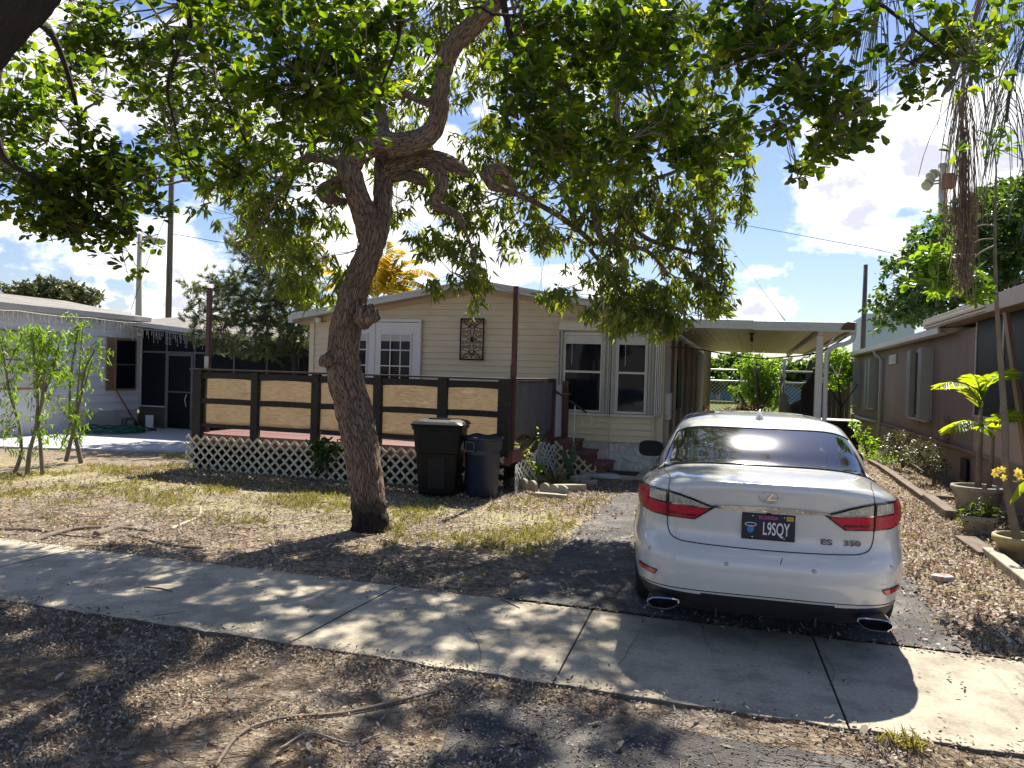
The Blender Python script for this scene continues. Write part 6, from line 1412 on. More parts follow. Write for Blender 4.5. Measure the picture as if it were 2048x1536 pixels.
bg_tree('shade_tree', 'broad green tree standing behind the roof of the brown home', (b.x, 26, 0), [[(b.x, 26, 0, .25), (b.x, 26, 3.0, .22), *tp_([(1960, 600, 25, 22), (1960, 520, 25, 16), (1960, 450, 25, 9)])], tp_([(1960, 600, 25, 16), (1880, 560, 25, 12), (1820, 560, 25, 7)]), tp_([(1960, 580, 25, 14), (2040, 500, 25, 10), (2060, 420, 25, 6)])],
        [(1860, 540, 25, 90, 80, 260), (1810, 600, 25, 55, 45, 110), (1950, 480, 25, 110, 95, 380), (2050, 440, 25, 90, 90, 300), (2030, 560, 25, 110, 70, 260), (1900, 610, 25, 110, 45, 200), (1790, 640, 25, 30, 20, 26), (2020, 380, 25, 40, 30, 50), (1930, 420, 25, 40, 30, 40)], 11, 'leaf', (.13, .22), (.08, .12), M['leaf_far'], 2.2, thin_=(.55, -.38), twr=.03)
b = at(588, 745, Y=15.6); D_ = (b-CAM).dot(CF)
bg_tree('needle_tree', 'grey green needle leaved tree between the deck corner and the porch', (b.x, 15.6, 0), [[(b.x, 15.6, 0, .13), *tp_([(590, 745, D_, 17), (584, 690, D_, 15), (575, 640, D_, 12), (555, 600, D_, 10), (530, 550, D_, 8), (500, 510, D_, 6), (470, 450, D_, 3)])],
        tp_([(585, 690, D_, 9), (600, 640, D_, 8), (605, 560, D_, 5), (600, 500, D_, 3)]), tp_([(575, 650, D_, 6), (520, 640, D_, 5), (450, 650, D_, 3), (400, 600, D_, 2)]), tp_([(560, 600, D_, 6), (500, 600, D_, 4), (430, 560, D_, 3)]), tp_([(612, 745, D_+.5, 9), (606, 690, D_+.5, 8), (590, 600, D_+.5, 5)])],
        [(560, 540, D_, 70, 80, 190), (510, 600, D_, 80, 60, 190), (450, 570, D_, 50, 40, 60), (390, 590, D_, 30, 22, 22), (450, 640, D_, 80, 35, 110), (560, 660, D_, 80, 45, 150), (500, 500, D_, 40, 40, 50), (610, 610, D_, 50, 70, 110), (540, 700, D_, 110, 22, 90), (465, 470, D_, 18, 30, 14), (440, 690, D_, 60, 16, 40), (620, 520, D_, 40, 50, 60)], 46, 'needle', (.10, .17), (.009, .014), M['leaf_pine'], .9, twr=.012, tw=9)
b = at(100, 600, Y=42)
bg_tree('distant_tree', 'feathery olive green tree top showing over the white home roof', (b.x, 42, 0), [[(b.x, 42, 0, .4), (b.x, 42, 4, .3), (b.x, 42, 6.2, .15)]], [(100, 590, 44, 85, 26, 170), (60, 585, 44, 50, 20, 70), (150, 595, 44, 50, 22, 90), (115, 570, 44, 30, 12, 26)], 12, 'leaf', (.25, .4), (.08, .14), M['leaf_dusty'], 2, twr=.03)
for i, (bl, lab, Y) in enumerate((([(1390, 740, 60, 40, 26, 90), (1420, 755, 60, 50, 24, 110)], 'dark green tree mass left of the wooden pole under the carport', 62), ([(1480, 735, 62, 60, 26, 170), (1540, 745, 62, 50, 26, 130), (1450, 765, 62, 60, 20, 120)], 'rounded green tree mass right of the wooden pole under the carport', 64),
                                  ([(1620, 745, 60, 60, 30, 130), (1690, 745, 60, 50, 26, 100)], 'green tree mass far behind the board fence', 62))):
    b = at(bl[0][0], 760, Y=Y); bg_tree('distant_tree', lab, (b.x, Y, 0), [[(b.x, Y, 0, .4), (b.x, Y, 2.5, .3), (b.x, Y, 3.4, .12)]], bl, 12, 'leaf', (.35, .55), (.2, .32), M['leaf_far'], 2.5, 'trees beyond the field', twr=.03)
b = at(1510, 830, Y=29)
bg_tree('yard_bush', 'bright green small tree with yellow tips behind the carport', (b.x, 29, 0), [[(b.x, 29, 0, .1), (b.x+.1, 29, 1.0, .08), (b.x, 29, 2.0, .04)], [(b.x, 29, .3, .06), (b.x-.6, 29, 1.3, .03)], [(b.x, 29, .3, .06), (b.x+.6, 29, 1.6, .03)]],
        [(1500, 735, 28.5, 24, 25, 60), (1530, 745, 28.5, 35, 30, 110), (1510, 780, 28.5, 50, 30, 150), (1545, 800, 28.5, 30, 26, 70)], 9, 'leaf', (.10, .17), (.06, .09), M['leaf_lime'], .9, twr=.01)
b = at(1475, 830, Y=27.5)
bg_tree('croton_bush', 'reddish leaved low bush at the far end of the carport', (b.x, 27.5, 0), [[(b.x, 27.5, 0, .04), (b.x, 27.5, .5, .02), (b.x, 27.5, .9, .01)]], [(1500, 818, 27, 26, 10, 26), (1402, 822, 27, 18, 12, 26), (1470, 828, 27, 36, 8, 30)], 10, 'leaf', (.12, .2), (.03, .06), mat('leaf_croton', None or (.1, .1, .1), .45, .2, 2, ramp=[(0, (.06, .08, .02)), (.5, (.12, .07, .03)), (1, (.24, .10, .05))], trans=.4, tcol=(1.5, .9, .6)), .5)
b = at(1680, 830, Y=27.5)
bg_tree('frangipani', 'sparse frangipani with yellowing leaves in front of the board fence', (b.x, 27.5, 0), [[(b.x, 27.5, 0, .035), (b.x, 27.5, 1.0, .03), (b.x-.1, 27.5, 1.9, .02)], [(b.x, 27.5, .9, .025), (b.x+.5, 27.5, 1.7, .015)], [(b.x, 27.5, 1.0, .025), (b.x-.5, 27.5, 1.8, .015)]],
        [(1670, 715, 27, 34, 22, 44), (1690, 740, 27, 28, 20, 30), (1655, 740, 27, 18, 20, 18), (1680, 770, 27, 18, 8, 10)], 8, 'leaf', (.16, .26), (.05, .08), M['leaf_lime'], .6)

# ---- palms: every frond a part of its own
def frond(name, curve, nl, ll, m, parent, wl=.022, droop=.35, stem=None, r0=.012, spread=.9, rng=RNG, droopw=.25):
    S = spline(curve, .03)[:, :3]; s_ = np.linspace(0, 1, len(S)); T = np.gradient(S, axis=0); T /= np.linalg.norm(T, axis=1)[:, None]
    MB().tube([tuple(p) for p in S[::3]], [r0*(1-.8*t) for t in s_[::3]], 5).build('stalk', stem or m, parent)
    t = np.linspace(.12, .99, nl); ix = (t*(len(S)-1)).astype(int); base = S[ix]; tg = T[ix]; up = np.array([0, 0, 1.]); sd = np.cross(tg, up); sd /= np.linalg.norm(sd, axis=1)[:, None]+1e-9
    B_ = []; A_ = []; N_ = []; L_ = []
    for sg in (-1, 1):
        a = tg*.75+sd*sg*spread+up*(.12)+rng.normal(size=base.shape)*.05; a[:, 2] -= droopw; a /= np.linalg.norm(a, axis=1)[:, None]
        B_.append(base); A_.append(a); N_.append(np.cross(sd*sg, tg)*sg+rng.normal(size=base.shape)*.1); L_.append(ll*(np.sin(np.clip(t*1.02+.06, 0, 1)*math.pi)**.5)*rng.uniform(.88, 1.08, nl)+.02)
    V, Fq, Rn = leaves(np.vstack(B_), np.vstack(A_), np.abs(np.vstack(N_))*np.array([1, 1, 1])+1e-4, np.concatenate(L_), wl, 'blade', .25, droop, rng)
    return np_mesh(name, V, Fq, m, parent, rnd=Rn)
# yellow areca behind the house
pb = at(800, 600, Y=27.0); ap = thing('areca_palm', 'golden yellow areca palm behind the cream house roof', 'palm', (pb.x, 27, 0))
MB().tube([(pb.x, 27, 0), (pb.x-.2, 27, 2.2), (pb.x-.3, 27, 3.6)], [.10, .08, .06], 8).build('trunk', M['twig'], ap); MB().tube([(pb.x, 27, 0), (pb.x+.4, 27, 2.0), (pb.x+.5, 27, 3.2)], [.10, .08, .05], 8).build('trunk', M['twig'], ap)
for (tx, ty, bx2, by2) in ((775, 482, 755, 600), (800, 500, 765, 600), (750, 500, 750, 610), (835, 520, 775, 590), (862, 545, 780, 585), (850, 575, 775, 595), (720, 520, 745, 600), (800, 540, 765, 600), (765, 545, 745, 605), (820, 585, 770, 600), (700, 560, 740, 600), (660, 570, 730, 600), (640, 540, 720, 600)):
    a, c = at(bx2, by2, Y=27), at(tx, ty, Y=27+random.uniform(-1, 1)); mid = (a+c)/2+Vector((0, 0, .45)); end = c+(c-mid)*.25+Vector((0, 0, -.35))
    frond('frond', [tuple(a), tuple(mid), tuple(c), tuple(end)], 46, .62, M['leaf_yellow'], ap, .05, .35, r0=.02)
# small palms in the large pot
pc_ = at(1953, 1035, Z=0); pp = thing('potted_palm', 'two young palms with bright yellow green fronds growing from the large cream pot', 'palm', (pc_.x, pc_.y, .42))
Dp = (pc_-CAM).dot(CF); pxd = lambda x, y, d=0: tuple(at(x, y, D=Dp+d))
S1 = [pxd(1955, 1000), pxd(1958, 930), pxd(1962, 860), pxd(1961, 812)]; S2 = [pxd(1975, 1000), pxd(1984, 920), pxd(1986, 880), pxd(1988, 870)]
MB().tube(S1, [.045, .034, .028, .016], 10).build('trunk', M['twig'], pp); MB().tube(S2, [.036, .026, .02, .012], 10).build('trunk', M['twig'], pp); MB().tube([S1[-1], pxd(1959, 790)], [.02, .01], 8).build('crownshaft', M['leaf_palm'], pp)
for cv, ll, n_, dd in (([pxd(1961, 830), pxd(1955, 798), pxd(1935, 775), pxd(1900, 765, -.1), pxd(1868, 778, -.15)], .30, 22, .5), ([pxd(1960, 812), pxd(1960, 790), pxd(1975, 765), pxd(2000, 748, .1), pxd(2028, 735, .2)], .28, 20, .2), ([pxd(1962, 850), pxd(1940, 842), pxd(1912, 848, -.1), pxd(1898, 868, -.15)], .26, 15, .7),
                       ([pxd(1964, 852), pxd(1985, 845), pxd(2010, 830, .1), pxd(2040, 815, .2)], .28, 18, .3), ([pxd(1960, 800), pxd(1958, 775), pxd(1950, 755, .2), pxd(1938, 748, .35)], .22, 16, .1), ([pxd(1986, 880), pxd(1978, 862), pxd(1965, 855), pxd(1950, 862)], .14, 10, .4), ([pxd(1962, 846), pxd(1975, 850, -.1), pxd(1990, 842, -.2), pxd(2005, 850, -.3)], .2, 12, .5)):
    frond('frond', cv, n_, ll, M['leaf_palm'], pp, .042, .3, r0=.011, spread=1.0, droopw=dd*.4)
# the thin tall tree in the yellowed bowl
sp_ = thing('spindly_tree', 'tall spindly tree rising from the yellowed bowl pot, curled over at its top', 'tree', tuple(at(2040, 1105, Z=.1)))
g0 = at(2040, 1118, Z=0); Ds = (g0-CAM).dot(CF); q_ = lambda l: [(*W3(at(x, y, D=Ds+d)), w*.5*Ds/F_PX) for x, y, w, d in l]
TS = q_([(2038, 1092, 26, 0), (2022, 1020, 25, 0), (2012, 950, 24, 0), (2010, 860, 22, 0), (2004, 760, 18, 0), (1997, 660, 15, 0), (1991, 560, 12, 0), (1990, 470, 9, 0), (1991, 390, 6.5, 0), (1992, 330, 5, 0), (1984, 292, 4, 0), (1966, 264, 3.4, 0), (1948, 262, 2.4, 0)])
TS = [(x, y, z, r*.62) for x, y, z, r in TS]; limb('trunk', TS, M['twig'], sp_, .03, 14, .002, .05, 21.)
br2 = [q_(l) for l in ([(1990, 452, 4, 0), (1965, 450, 3, -.1), (1945, 458, 2.5, -.2)], [(1991, 478, 4, 0), (1960, 480, 3, -.1), (1930, 498, 2, -.2), (1900, 520, 2, -.3)], [(1991, 490, 4, 0), (1955, 510, 3, -.1), (1935, 545, 2, -.1), (1940, 580, 2, 0)], [(1988, 300, 3, 0), (1994, 296, 2.4, 0), (2000, 300, 2, 0)])]
for i, q in enumerate(br2): limb('branch', q, M['twig'], sp_, .05, 6, 0, .05, i)
C_ = in_blobs([(1865, 530, Ds-.3, 40, 32, 26), (1895, 560, Ds-.3, 40, 30, 24), (1940, 570, Ds-.1, 26, 30, 22), (1955, 590, Ds-.1, 14, 16, 8), (1910, 500, Ds-.2, 20, 18, 8), (1996, 300, Ds, 8, 8, 3), (1990, 275, Ds, 10, 8, 3), (1845, 560, Ds-.3, 16, 14, 6)], .25)
V, Fq, Rn = cluster_leaves(C_, 7, 'round', (.07, .12), (.05, .075)); np_mesh('crown', V, Fq, M['leaf_lime'], sp_, rnd=Rn); twigs_to(C_, np.vstack([np.array(q)[:, :3] for q in br2]), 8, parent=sp_, r=.003, r2=.006)
# yellow flowers and a long leaf on it
fc = at(2012, 948, D=Ds-.15)
for k in range(9):
    c = Vector(fc)+Vector((random.uniform(-.10, .12), random.uniform(-.04, .04), random.uniform(-.05, .05))); n_ = 5; an = np.linspace(0, 2*math.pi, 6)[:-1]+k
    ax = np.column_stack([np.cos(an), -np.ones(5)*.5, np.sin(an)]); V, Fq, Rn = leaves(np.repeat(np.array(c)[None], 5, 0), ax, np.repeat([[0, -1., .2]], 5, 0), .042, .026, 'oval', .1, .1); np_mesh('flower', V, Fq, M['flower'], sp_)
ax = np.array([W3(at(2024, 1010, D=Ds-.4))-W3(at(2052, 960, D=Ds-.35)), [.3, 0, .2], [.1, 0, -.4]]); V, Fq, Rn = leaves(np.repeat(W3(at(2052, 960, D=Ds-.35))[None], 3, 0), ax, np.array([[.2, -1, .4]]*3), .30, .07, 'long', .1, .2); np_mesh('leaf', V, Fq, M['leaf_palm'], sp_, rnd=Rn)
limb('branch', q_([(2015, 960, 5, 0), (2035, 965, 4, -.2), (2054, 958, 3, -.3)]), M['twig'], sp_, .05, 6, 0, .05, 2)
# queen palm whose crown is out of view: hanging fronds and a dry flower stalk
qp = thing('queen_palm', 'grey palm fronds and a dry brown flower stalk hanging at the upper right', 'palm', (4.1, 8.2, 0))
Dq = 6.6; pq = lambda x, y, d=0: tuple(at(x, y, D=Dq+d)); crown_c = at(2330, -260, D=Dq+.4)
MB().tube([(crown_c.x+.3, crown_c.y, -.05), (crown_c.x+.15, crown_c.y, 2.5), tuple(crown_c)], [.17, .14, .10], 14).build('trunk', M['bark2'], qp)
for cv in ([tuple(crown_c), pq(2180, -220), pq(2040, -120), pq(1960, 60), pq(1940, 180)], [tuple(crown_c), pq(2200, -140), pq(2100, -20), pq(2030, 140), pq(2010, 260)], [tuple(crown_c), pq(2120, -320, -.4), pq(1900, -240, -.6), pq(1780, -60, -.7), pq(1750, 60, -.7)], [tuple(crown_c), pq(2300, -80), pq(2200, 60), pq(2130, 220), pq(2110, 320)], [tuple(crown_c), pq(2500, -300), pq(2700, -200), pq(2850, 100)], [tuple(crown_c), pq(2450, -500, .5), pq(2550, -600, 1.5), pq(2700, -300, 2.5)]):
    S = spline(cv, .035)[:, :3]; S = S[len(S)//6:]; m_ = len(S); T_ = np.gradient(S, axis=0); T_ /= np.linalg.norm(T_, axis=1)[:, None]; MB().tube([tuple(p) for p in S[::3]], .014, 5).build('stalk', M['leaf_greypalm'], qp)
    rr = np.random.default_rng(int(abs(cv[1][0])*100)); AA = []; BB = []
    for sgn in (-1, 1):
        sd = np.cross(T_, [0, 0, 1.]); sd /= np.linalg.norm(sd, axis=1)[:, None]+1e-9; p = S.copy(); d_ = T_*.45+sd*sgn*.75+np.array([0, 0, .15])+rr.normal(size=S.shape)*.18; ln = rr.uniform(.55, .95, (m_, 1))*np.sin(np.linspace(.35, 2.7, m_))[:, None]**.5
        for s in range(5):
            d_ = d_*.72+np.array([0, 0, -.30]); q2 = p+d_*ln*.30; AA.append(p); BB.append(q2); p = q2
    V, Fq = sticks(np.vstack(AA), np.vstack(BB), .0042, .0030); np_mesh('frond', V, Fq, M['leaf_greypalm'], qp, rnd=np.tile(rr.random(len(V)//6), (6, 1)).T.ravel())
A = []; B = []; rs = np.random.default_rng(5)
for k in range(95):
    x0 = 1925+rs.normal()*10; y0 = rs.uniform(150, 330); xx, yy = x0, y0; ln = rs.uniform(170, 300); dv = rs.normal()*.12; dd = rs.normal()*.06
    for s in range(7):
        nx, ny = xx+dv*ln/7*(1.2-s/7)+rs.normal()*2.2, yy+ln/7; nx = 1927+(nx-1927)*.97; A.append(pq(xx, yy, dd)); B.append(pq(nx, ny, dd)); xx, yy = nx, ny
for k in range(420):
    x0 = 1928+rs.normal()*11; y0 = rs.uniform(380, 560); A.append(pq(x0, y0, rs.normal()*.05)); B.append(pq(x0+rs.normal()*5, y0+rs.uniform(20, 46), rs.normal()*.05))
V, Fq = sticks(np.array(A), np.array(B), .0032, .0025); fs_ = np_mesh('flower_strands', V, Fq, M['strand'], qp, kind='stuff')
MB().tube([tuple(crown_c), pq(2060, -160), pq(1960, 0), pq(1928, 120), pq(1924, 260), pq(1926, 420)], [.03, .026, .022, .018, .012, .006], 8).build('flower_stalk', M['strand'], qp)

# ---- shrubs along the brown home, saplings, bed plants
b = at(1868, 968, Z=0); Db = (b-CAM).dot(CF)
def bush(name, label, base, blobs, per, Lr, Wr, m, depth, stems, mode='leaf', cat='shrub', group=None, twr=.006):
    t = thing(name, label, cat, tuple(base), group); q = [[(*W3(at(x, y, D=D)), w*.5*D/F_PX) for x, y, D, w in s] for s in stems]
    for i, s in enumerate(q): limb('stem', s, M['twig'], t, .06, 8, 0, .06, i)
    C_ = in_blobs(blobs, depth); V, Fq, Rn = cluster_leaves(C_, per, mode, Lr, Wr); np_mesh('foliage', V, Fq, m, t, rnd=Rn)
    twigs_to(C_, np.vstack([np.array(s)[:, :3] for s in q]), 8, parent=t, r=twr*.5, r2=twr); return t
bush('grey_shrub', 'dusty grey green shrub with bare stems against the brown home skirting', b, [(1850, 905, Db, 32, 26, 60), (1870, 925, Db, 20, 20, 26), (1822, 915, Db+1, 30, 26, 40)], 8, (.035, .06), (.025, .035), M['leaf_dusty'], .35, [[(1868, 968, Db, 8), (1865, 945, Db, 6), (1850, 925, Db, 4), (1835, 900, Db, 2)], [(1868, 960, Db, 6), (1858, 938, Db, 4), (1868, 905, Db, 2)], [(1850, 945, Db, 3), (1820, 925, Db+.6, 2)]])
bush('grey_shrub', 'spreading pale shrub with twiggy branches beside the grey downspout', at(1800, 935, Z=0), [(1790, 880, Db+2.4, 24, 22, 40), (1815, 905, Db+1.9, 26, 22, 40), (1775, 905, Db+2.8, 20, 18, 26)], 8, (.04, .065), (.025, .04), M['leaf_dusty'], .4, [[(1805, 935, Db+2, 5), (1800, 905, Db+2, 4), (1785, 875, Db+2.2, 2)], [(1805, 935, Db+2, 4), (1820, 905, Db+1.9, 2)]])
bush('green_weed', 'light green leafy weed behind the car by the brown home', at(1738, 915, Z=0), [(1722, 868, 18, 10, 14, 14), (1740, 895, 18, 14, 16, 26), (1712, 850, 19, 7, 8, 6)], 7, (.07, .11), (.04, .06), M['leaf_lime'], .3, [[(1735, 915, 18, 4), (1728, 885, 18, 3), (1718, 860, 18, 2)]], cat='weed')
bush('green_weed', 'low patch of bright weeds at the foot of the grey shrub', at(1760, 925, Z=0), [(1765, 915, 17, 26, 10, 40), (1800, 950, 15.5, 30, 8, 30)], 8, (.05, .08), (.02, .035), M['leaf_lime'], .4, [[(1765, 925, 17, 3), (1765, 912, 17, 2)]], cat='weed')
q = at(1957, 1068, Z=0); Dz = (q-CAM).dot(CF)
bush('potted_plant', 'low spiky plant with lime tips growing in the small cream pot', (q.x, q.y, .2), [(1956, 1028, Dz, 26, 12, 60), (1956, 1040, Dz, 24, 8, 30)], 9, (.06, .10), (.012, .02), leafmat('leaf_spiky', [(0, (.05, .05, .03)), (.6, (.07, .10, .03)), (1, (.2, .28, .05))]), .18, [[(1957, 1050, Dz, 4), (1957, 1035, Dz, 3)]], cat='potted plant')
# saplings on the left, each its own
sap = [((30, 945), [(30, 945, 8), (42, 905, 7), (38, 850, 6), (20, 790, 5), (12, 740, 4), (4, 690, 3)], [(10, 720, 30, 50, 26), (30, 690, 34, 24, 20), (18, 780, 30, 44, 16), (12, 850, 16, 40, 8)], 'thin sapling at the left edge before the white home'),
       ((54, 948), [(54, 948, 9), (60, 900, 8), (72, 855, 7), (75, 800, 5), (72, 740, 4), (66, 680, 3)], [(70, 700, 40, 36, 34), (60, 660, 34, 14, 14), (95, 740, 24, 44, 14)], 'thicker forked sapling, second from the left edge'),
       ((85, 948), [(85, 948, 8), (80, 880, 7), (76, 845, 6), (88, 790, 5), (106, 740, 4), (118, 690, 3)], [(112, 690, 30, 34, 24), (122, 730, 22, 30, 14), (100, 665, 26, 12, 10)], 'straight stemmed sapling in the middle of the row'),
       ((128, 925), [(132, 922, 8), (142, 880, 7), (150, 850, 6), (160, 800, 5), (170, 740, 4), (190, 700, 3)], [(185, 710, 28, 26, 20), (170, 760, 26, 20, 10), (165, 650, 14, 10, 5), (160, 830, 28, 18, 12)], 'open branched sapling leaning right by the patio'),
       ((162, 925), [(162, 925, 9), (150, 870, 8), (142, 840, 6), (140, 780, 5), (146, 720, 4), (156, 660, 3)], [(152, 670, 26, 24, 20), (138, 745, 26, 26, 14), (128, 880, 22, 14, 12), (115, 800, 22, 22, 10)], 'tallest sapling nearest the patio corner')]
for (bx_, by_), st, bl, lab in sap:
    b = at(bx_, by_, Z=0); D_ = (b-CAM).dot(CF); s0 = [(x, y, D_, w) for x, y, w in st]
    sides = [[(st[i][0], st[i][1], D_, st[i][2]*.6), ((st[i][0]+cx_)/2, (st[i][1]+cy_)/2+6, D_, st[i][2]*.5), (cx_, cy_+8, D_, 2)] for (cx_, cy_, a_, b_, c_), i in zip(bl, (3, 4, 2, 2))]
    bush('sapling', lab, b, [(x, y, D_, rx*1.15, ry*1.25, int(n*.72)) for x, y, rx, ry, n in bl]+[(x, y-10, D_, 22, 26, 4) for x, y, w in st[1:]], 7, (.08, .13), (.018, .030), M['leaf_lime'], .28, [s0]+sides, mode='hang', cat='sapling', group='saplings before the white home')
# plant bed by the steps
b = at(1140, 962, Z=0); sn = thing('snake_plant', 'dark upright paddle cactus pads standing in the bed beside the steps', 'plant', tuple(b)); D_ = (b-CAM).dot(CF)
for (x0, y0, x1, y1, w) in ((1140, 962, 1139, 918, 17), (1140, 935, 1122, 905, 12), (1143, 925, 1150, 896, 14), (1130, 915, 1126, 898, 10), (1142, 905, 1152, 888, 9)):
    a, c = at(x0, y0, D=D_), at(x1, y1, D=D_); d = c-a; s = Vector((d.z, 0, -d.x)).normalized(); r = w*.5*D_/F_PX
    outl = [a+d*t+s*(r*k*math.sin(min(1, t*1.1+.12)*math.pi*.94)**.6) for k, rng_t in ((1, np.linspace(0, 1, 9)), (-1, np.linspace(1, 0, 9))) for t in rng_t]
    MB().prism([tuple(o) for o in outl], (0, .035, 0)).build('pad', mat('cactus_green', (.045, .085, .05), .6, .2, 8) if 'cactus_green' not in bpy.data.materials else bpy.data.materials['cactus_green'], sn, bevel=.008)
def strap(name, label, px, py, spec, m, cat='plant', L=.5, W=.06):
    b = at(px, py, Z=0); t = thing(name, label, cat, tuple(b)); D_ = (b-CAM).dot(CF)
    for (tx, ty, w) in spec:
        a, c = W3(at(px+random.uniform(-5, 5), py, D=D_)), W3(at(tx, ty, D=D_+random.uniform(-.15, .15))); d = c-a; ln = np.linalg.norm(d); n_ = 7; s = np.cross(d/ln, [0, 1, 0.2]); s /= np.linalg.norm(s); wm_ = w*D_/F_PX
        V = []
        for i in range(n_+1):
            u = i/n_; p = a+d*u+np.array([0, 0, ln*.18*math.sin(u*math.pi)]); ww = wm_*.5*math.sin(max(.02, min(.995, u*.82+.16))*math.pi)**.7
            V += [p-s*ww, p+np.array([0, .012, -.01]), p+s*ww]
        Fq = [(i*3+j, i*3+j+1, i*3+j+4, i*3+j+3) for i in range(n_) for j in range(2)]
        np_mesh('leaf', V, Fq, m, t, True, rnd=np.full(len(V), random.random()))
    return t
strap('broad_leaf_plant', 'broad leaved green plant against the white lattice of the bed', 1066, 968, [(1053, 915, 12), (1092, 930, 12), (1085, 925, 10), (1050, 945, 8), (1075, 905, 8)], M['leaf_lime'])
strap('agave', 'sprawling agave with long arching leaves in the bed beside the cactus', 1112, 972, [(1085, 940, 9), (1098, 935, 8), (1110, 932, 8), (1128, 930, 8), (1140, 945, 8), (1075, 955, 8), (1150, 965, 7), (1060, 975, 7), (1120, 950, 8), (1095, 960, 7), (1135, 975, 7), (1088, 950, 7)], M['leaf_dusty'])
bush('vine', 'dark leafy vine growing up the front lattice of the deck', at(655, 950, Y=10.5), [(645, 895, 11.9, 22, 18, 26), (668, 905, 11.9, 14, 16, 14), (640, 925, 11.9, 20, 14, 12)], 6, (.06, .10), (.035, .06), M['leaf_far'], .10, [[(655, 950, 11.9, 3), (650, 920, 11.9, 3), (660, 890, 11.9, 2)]], cat='vine')
bush('vine', 'pale flowering vine climbing the white lattice at the deck corner', at(1060, 950, Y=11.2), [(1040, 905, 11.9, 16, 18, 22), (1070, 880, 12.3, 10, 12, 12), (1050, 935, 11.8, 20, 12, 14)], 6, (.05, .08), (.03, .05), M['leaf_long'], .15, [[(1055, 960, 11.9, 3), (1045, 920, 11.9, 3), (1072, 880, 12.2, 2)]], cat='vine')

# ================================================================ LITTER, GRASS, GRAVEL
def ground_pts(n, x0, x1, y0, y1, dens=None, rng=RNG):
    X = rng.uniform(x0, x1, n); Y = rng.uniform(y0, y1, n)
    if dens is not None: k = np.array([dens(x, y) for x, y in zip(X, Y)]) > rng.random(n); X, Y = X[k], Y[k]
    Z = np.array([gz(x, y) for x, y in zip(X, Y)]); return np.column_stack([X, Y, Z])
def fb(x, y, s, o=0): return noise.noise(Vector((x*s+o, y*s, o)))+.5*noise.noise(Vector((x*s*2.3+o, y*s*2.3, o+5)))
def flat_leaves(Pn, Lr, Wr, name, m, tilt=.45, lift=.006, rng=RNG, tone=None):
    n = len(Pn); ax = rand_dir(n, rng); ax[:, 2] *= tilt; nr = np.array([0, 0, 1.])+rand_dir(n, rng)*.55; b = Pn.copy(); b[:, 2] += lift+rng.random(n)*.012
    V, Fq, Rn = leaves(b, ax, nr, rng.uniform(*Lr, n), rng.uniform(*Wr, n), 'oval', .22, -.2, rng, tone)
    return np_mesh(name, V, Fq, m, None, rnd=Rn, kind='stuff')
def d_verge(x, y): return .05+1.0*smooth01((fb(x, y, 1.1)+.22)*1.5)*(.4+.6*smooth01(fb(x, y, 4.2, 9)+.7))-(.30 if x > -.6 else 0)+.5*smooth01((y-3.98)/.12)
def d_yard(x, y):
    if -1.75 < x < 1.35: return .30*smooth01(fb(x, y, 1.5)+.15)+.04
    if x > 1.35: return .95*smooth01(fb(x, y, .9)+.75)
    g = smooth01((8.6-y)/2.2)
    return min(1, .25+.6*smooth01(fb(x, y, .8, 3)+.25)*(.55+.45*g)+.7*smooth01((y-9.0)/.6))
P1 = ground_pts(70000, -5.6, 2.6, 2.3, 4.16, d_verge); P2 = ground_pts(120000, -9.5, 3.5, 5.62, 12.8, d_yard)
Z2 = P2[(np.abs(P2[:, 0]+.16) < 1.6)]; P2[(np.abs(P2[:, 0]+.16) < 1.6), 2] = .02
P3 = ground_pts(9000, 1.35, 3.5, 12.8, 20, lambda x, y: .8)
flat_leaves(P1, (.010, .034), (.006, .015), 'leaf_litter', M['litter'], .55); rt = P2[:, 0] > 1.3; flat_leaves(P2[~rt], (.020, .048), (.010, .022), 'leaf_litter', M['litter']); PR = np.vstack([P2[rt], P3, ground_pts(9000, 1.35, 3.5, 5.6, 13, lambda x, y: .9)]); flat_leaves(PR, (.028, .062), (.014, .030), 'leaf_litter', M['litter'], tone=np.clip(RNG.random(len(PR))*.75+.25, 0, 1))
k = ground_pts(2600, -5, 3.4, 2.4, 10, lambda x, y: .30 if y < 4.1 else .8 if x > 1.4 else .35 if y > 5.7 else .0); flat_leaves(k, (.05, .085), (.025, .045), 'large_dead_leaves', M['litter'], lift=.012)
# leaves and bits that stuck on the slabs
P4 = np.column_stack([RNG.uniform(-6, 2, 260), RNG.uniform(4.2, 5.58, 260), np.full(260, .004)]); P5 = np.column_stack([RNG.uniform(-7, 2.4, 900), 5.60-np.abs(RNG.normal(size=900))*.05, np.full(900, .004)]); P6 = np.column_stack([RNG.uniform(-6, 2.4, 500), 4.18+np.abs(RNG.normal(size=500))*.03, np.full(500, .002)]); P4 = np.vstack([P4, P5, P6]); flat_leaves(P4, (.015, .04), (.008, .016), 'slab_litter', M['litter'], .2)
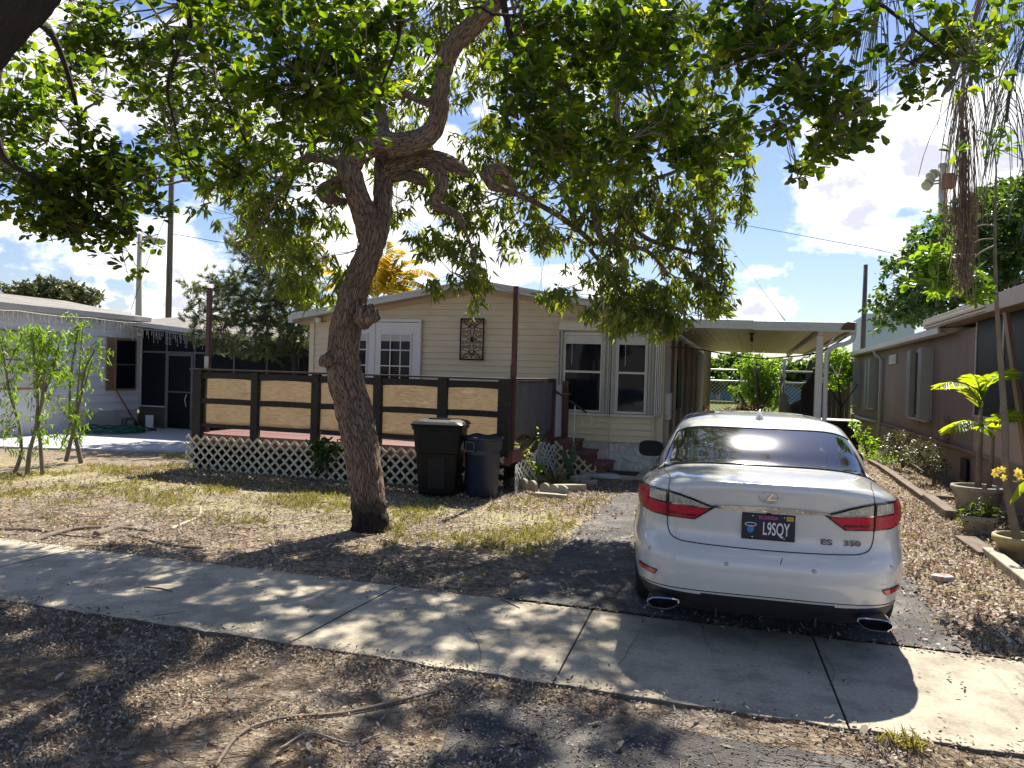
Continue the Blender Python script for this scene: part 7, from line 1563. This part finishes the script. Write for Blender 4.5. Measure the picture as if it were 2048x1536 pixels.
# needles, sticks
def stick_field(n, box, Lr, r, name, m, lift):
    Pn = ground_pts(n, *box, lambda x, y: 0 if 4.15 < y < 5.6 else (.35+.6*smooth01(fb(x, y, 1.3, 8)+.3)*(.25 if y > 8.5 else 1))); n = len(Pn); a = RNG.uniform(0, 2*math.pi, n); L_ = RNG.uniform(*Lr, n)
    d = np.column_stack([np.cos(a), np.sin(a), RNG.normal(size=n)*.10])*L_[:, None]; A = Pn.copy(); A[:, 2] += lift; mid = A+d*.5+RNG.normal(size=(n, 3))*L_[:, None]*np.array([.09, .09, .03]); B = A+d; mid[:, 2] = np.maximum(mid[:, 2], A[:, 2])
    V, Fq = sticks(np.vstack([A, mid]), np.vstack([mid, B]), r, r*.8); np_mesh(name, V, Fq, m, None, kind='stuff')
M['needle'] = mat('dry_needles', (.20, .13, .075), .85, .35, 30)
stick_field(16000, (-5.5, 1.5, 2.3, 4.14), (.04, .16), .0013, 'fallen_needles', M['needle'], .008)
stick_field(6000, (-8.5, -1.2, 5.65, 8.6), (.05, .18), .0018, 'fallen_needles', M['needle'], .010)
stick_field(420, (-5.5, 1.8, 2.4, 4.1), (.10, .40), .0032, 'fallen_twigs', M['rootw'], .012)
stick_field(260, (-8.5, -1.2, 5.7, 9.0), (.15, .5), .005, 'fallen_twigs', M['rootw'], .012)
# grass in tufts
def grass(n, box, dens, name, Lr=(.03, .08), W=(.003, .006), per=7):
    Pn = ground_pts(n, *box, dens); C_ = np.repeat(Pn, per, 0); N_ = len(C_); C_[:, :2] += RNG.normal(size=(N_, 2))*.018; ax = rand_dir(N_); ax[:, 2] = np.abs(ax[:, 2])+.55
    V, Fq, Rn = leaves(C_, ax, rand_dir(N_), RNG.uniform(*Lr, N_), RNG.uniform(*W, N_), 'blade', .2, .5, RNG, np.clip(RNG.random(N_)*.6+.4*np.repeat(RNG.random(len(Pn)), per), 0, 1)); np_mesh(name, V, Fq, M['grass'], None, rnd=Rn, kind='stuff')
def g_yard(x, y): return (1-.75*smooth01((y-9.3)/.6)*(1 if x > -9.2 else 0))*smooth01(fb(x, y, .75, 21)*1.6+.32)*smooth01((y-6.7)/1.0)*(1 if x < -1.9 else 0)
grass(12000, (-10.5, -1.8, 6.6, 12.6), g_yard, 'lawn_grass')
grass(1300, (1.4, 3.5, 5.8, 22), lambda x, y: smooth01(fb(x, y, 1.1, 31)*1.5+.05), 'lawn_grass', (.03, .08), (.004, .008))
grass(1200, (-9, 2.2, 5.6, 6.7), lambda x, y: .5*smooth01(fb(x, y, 2.1, 41)*2-.2)*(0 if -1.7 < x < 1.3 else 1), 'lawn_grass')
q = at(1800, 1500, Z=-.07); grass(16, (q.x-.10, q.x+.10, 4.06, 4.15), lambda x, y: 1, 'curb_grass', (.03, .08))
# loose stones on apron and verge
def pebbles(n, box, dens, rr, name, m, z=None):
    Pn = ground_pts(n, *box, dens); n = len(Pn); r = RNG.uniform(*rr, n)**1.0; O = np.array([[1, 0, 0], [0, 1, 0], [-1, 0, 0], [0, -1, 0], [0, 0, 1], [0, 0, -1]], float)
    V = O[None]*r[:, None, None]*RNG.uniform(.6, 1.2, (n, 6, 1))*np.array([1, 1, .7])+(Pn if z is None else np.column_stack([Pn[:, :2], np.full(n, z)]))[:, None]; a = RNG.uniform(0, 6, n)
    Fq = np.array([[0, 1, 4], [1, 2, 4], [2, 3, 4], [3, 0, 4], [1, 0, 5], [2, 1, 5], [3, 2, 5], [0, 3, 5]])[None]+(np.arange(n)*6)[:, None, None]
    np_mesh(name, V.reshape(-1, 3), Fq.reshape(-1, 3), m, None, kind='stuff')
pebbles(9000, (-1.6, 2.4, 2.3, 4.13), lambda x, y: .8, (.003, .010), 'loose_gravel', M['pebble'], -.038)
pebbles(5000, (-5.5, -.9, 2.3, 4.13), lambda x, y: smooth01(fb(x, y, 1.6, 51)+.3), (.004, .012), 'loose_gravel', M['pebble'])
pebbles(5000, (-2.2, 1.6, 5.6, 8.5), lambda x, y: .6, (.003, .009), 'loose_gravel', M['pebble'], .018)
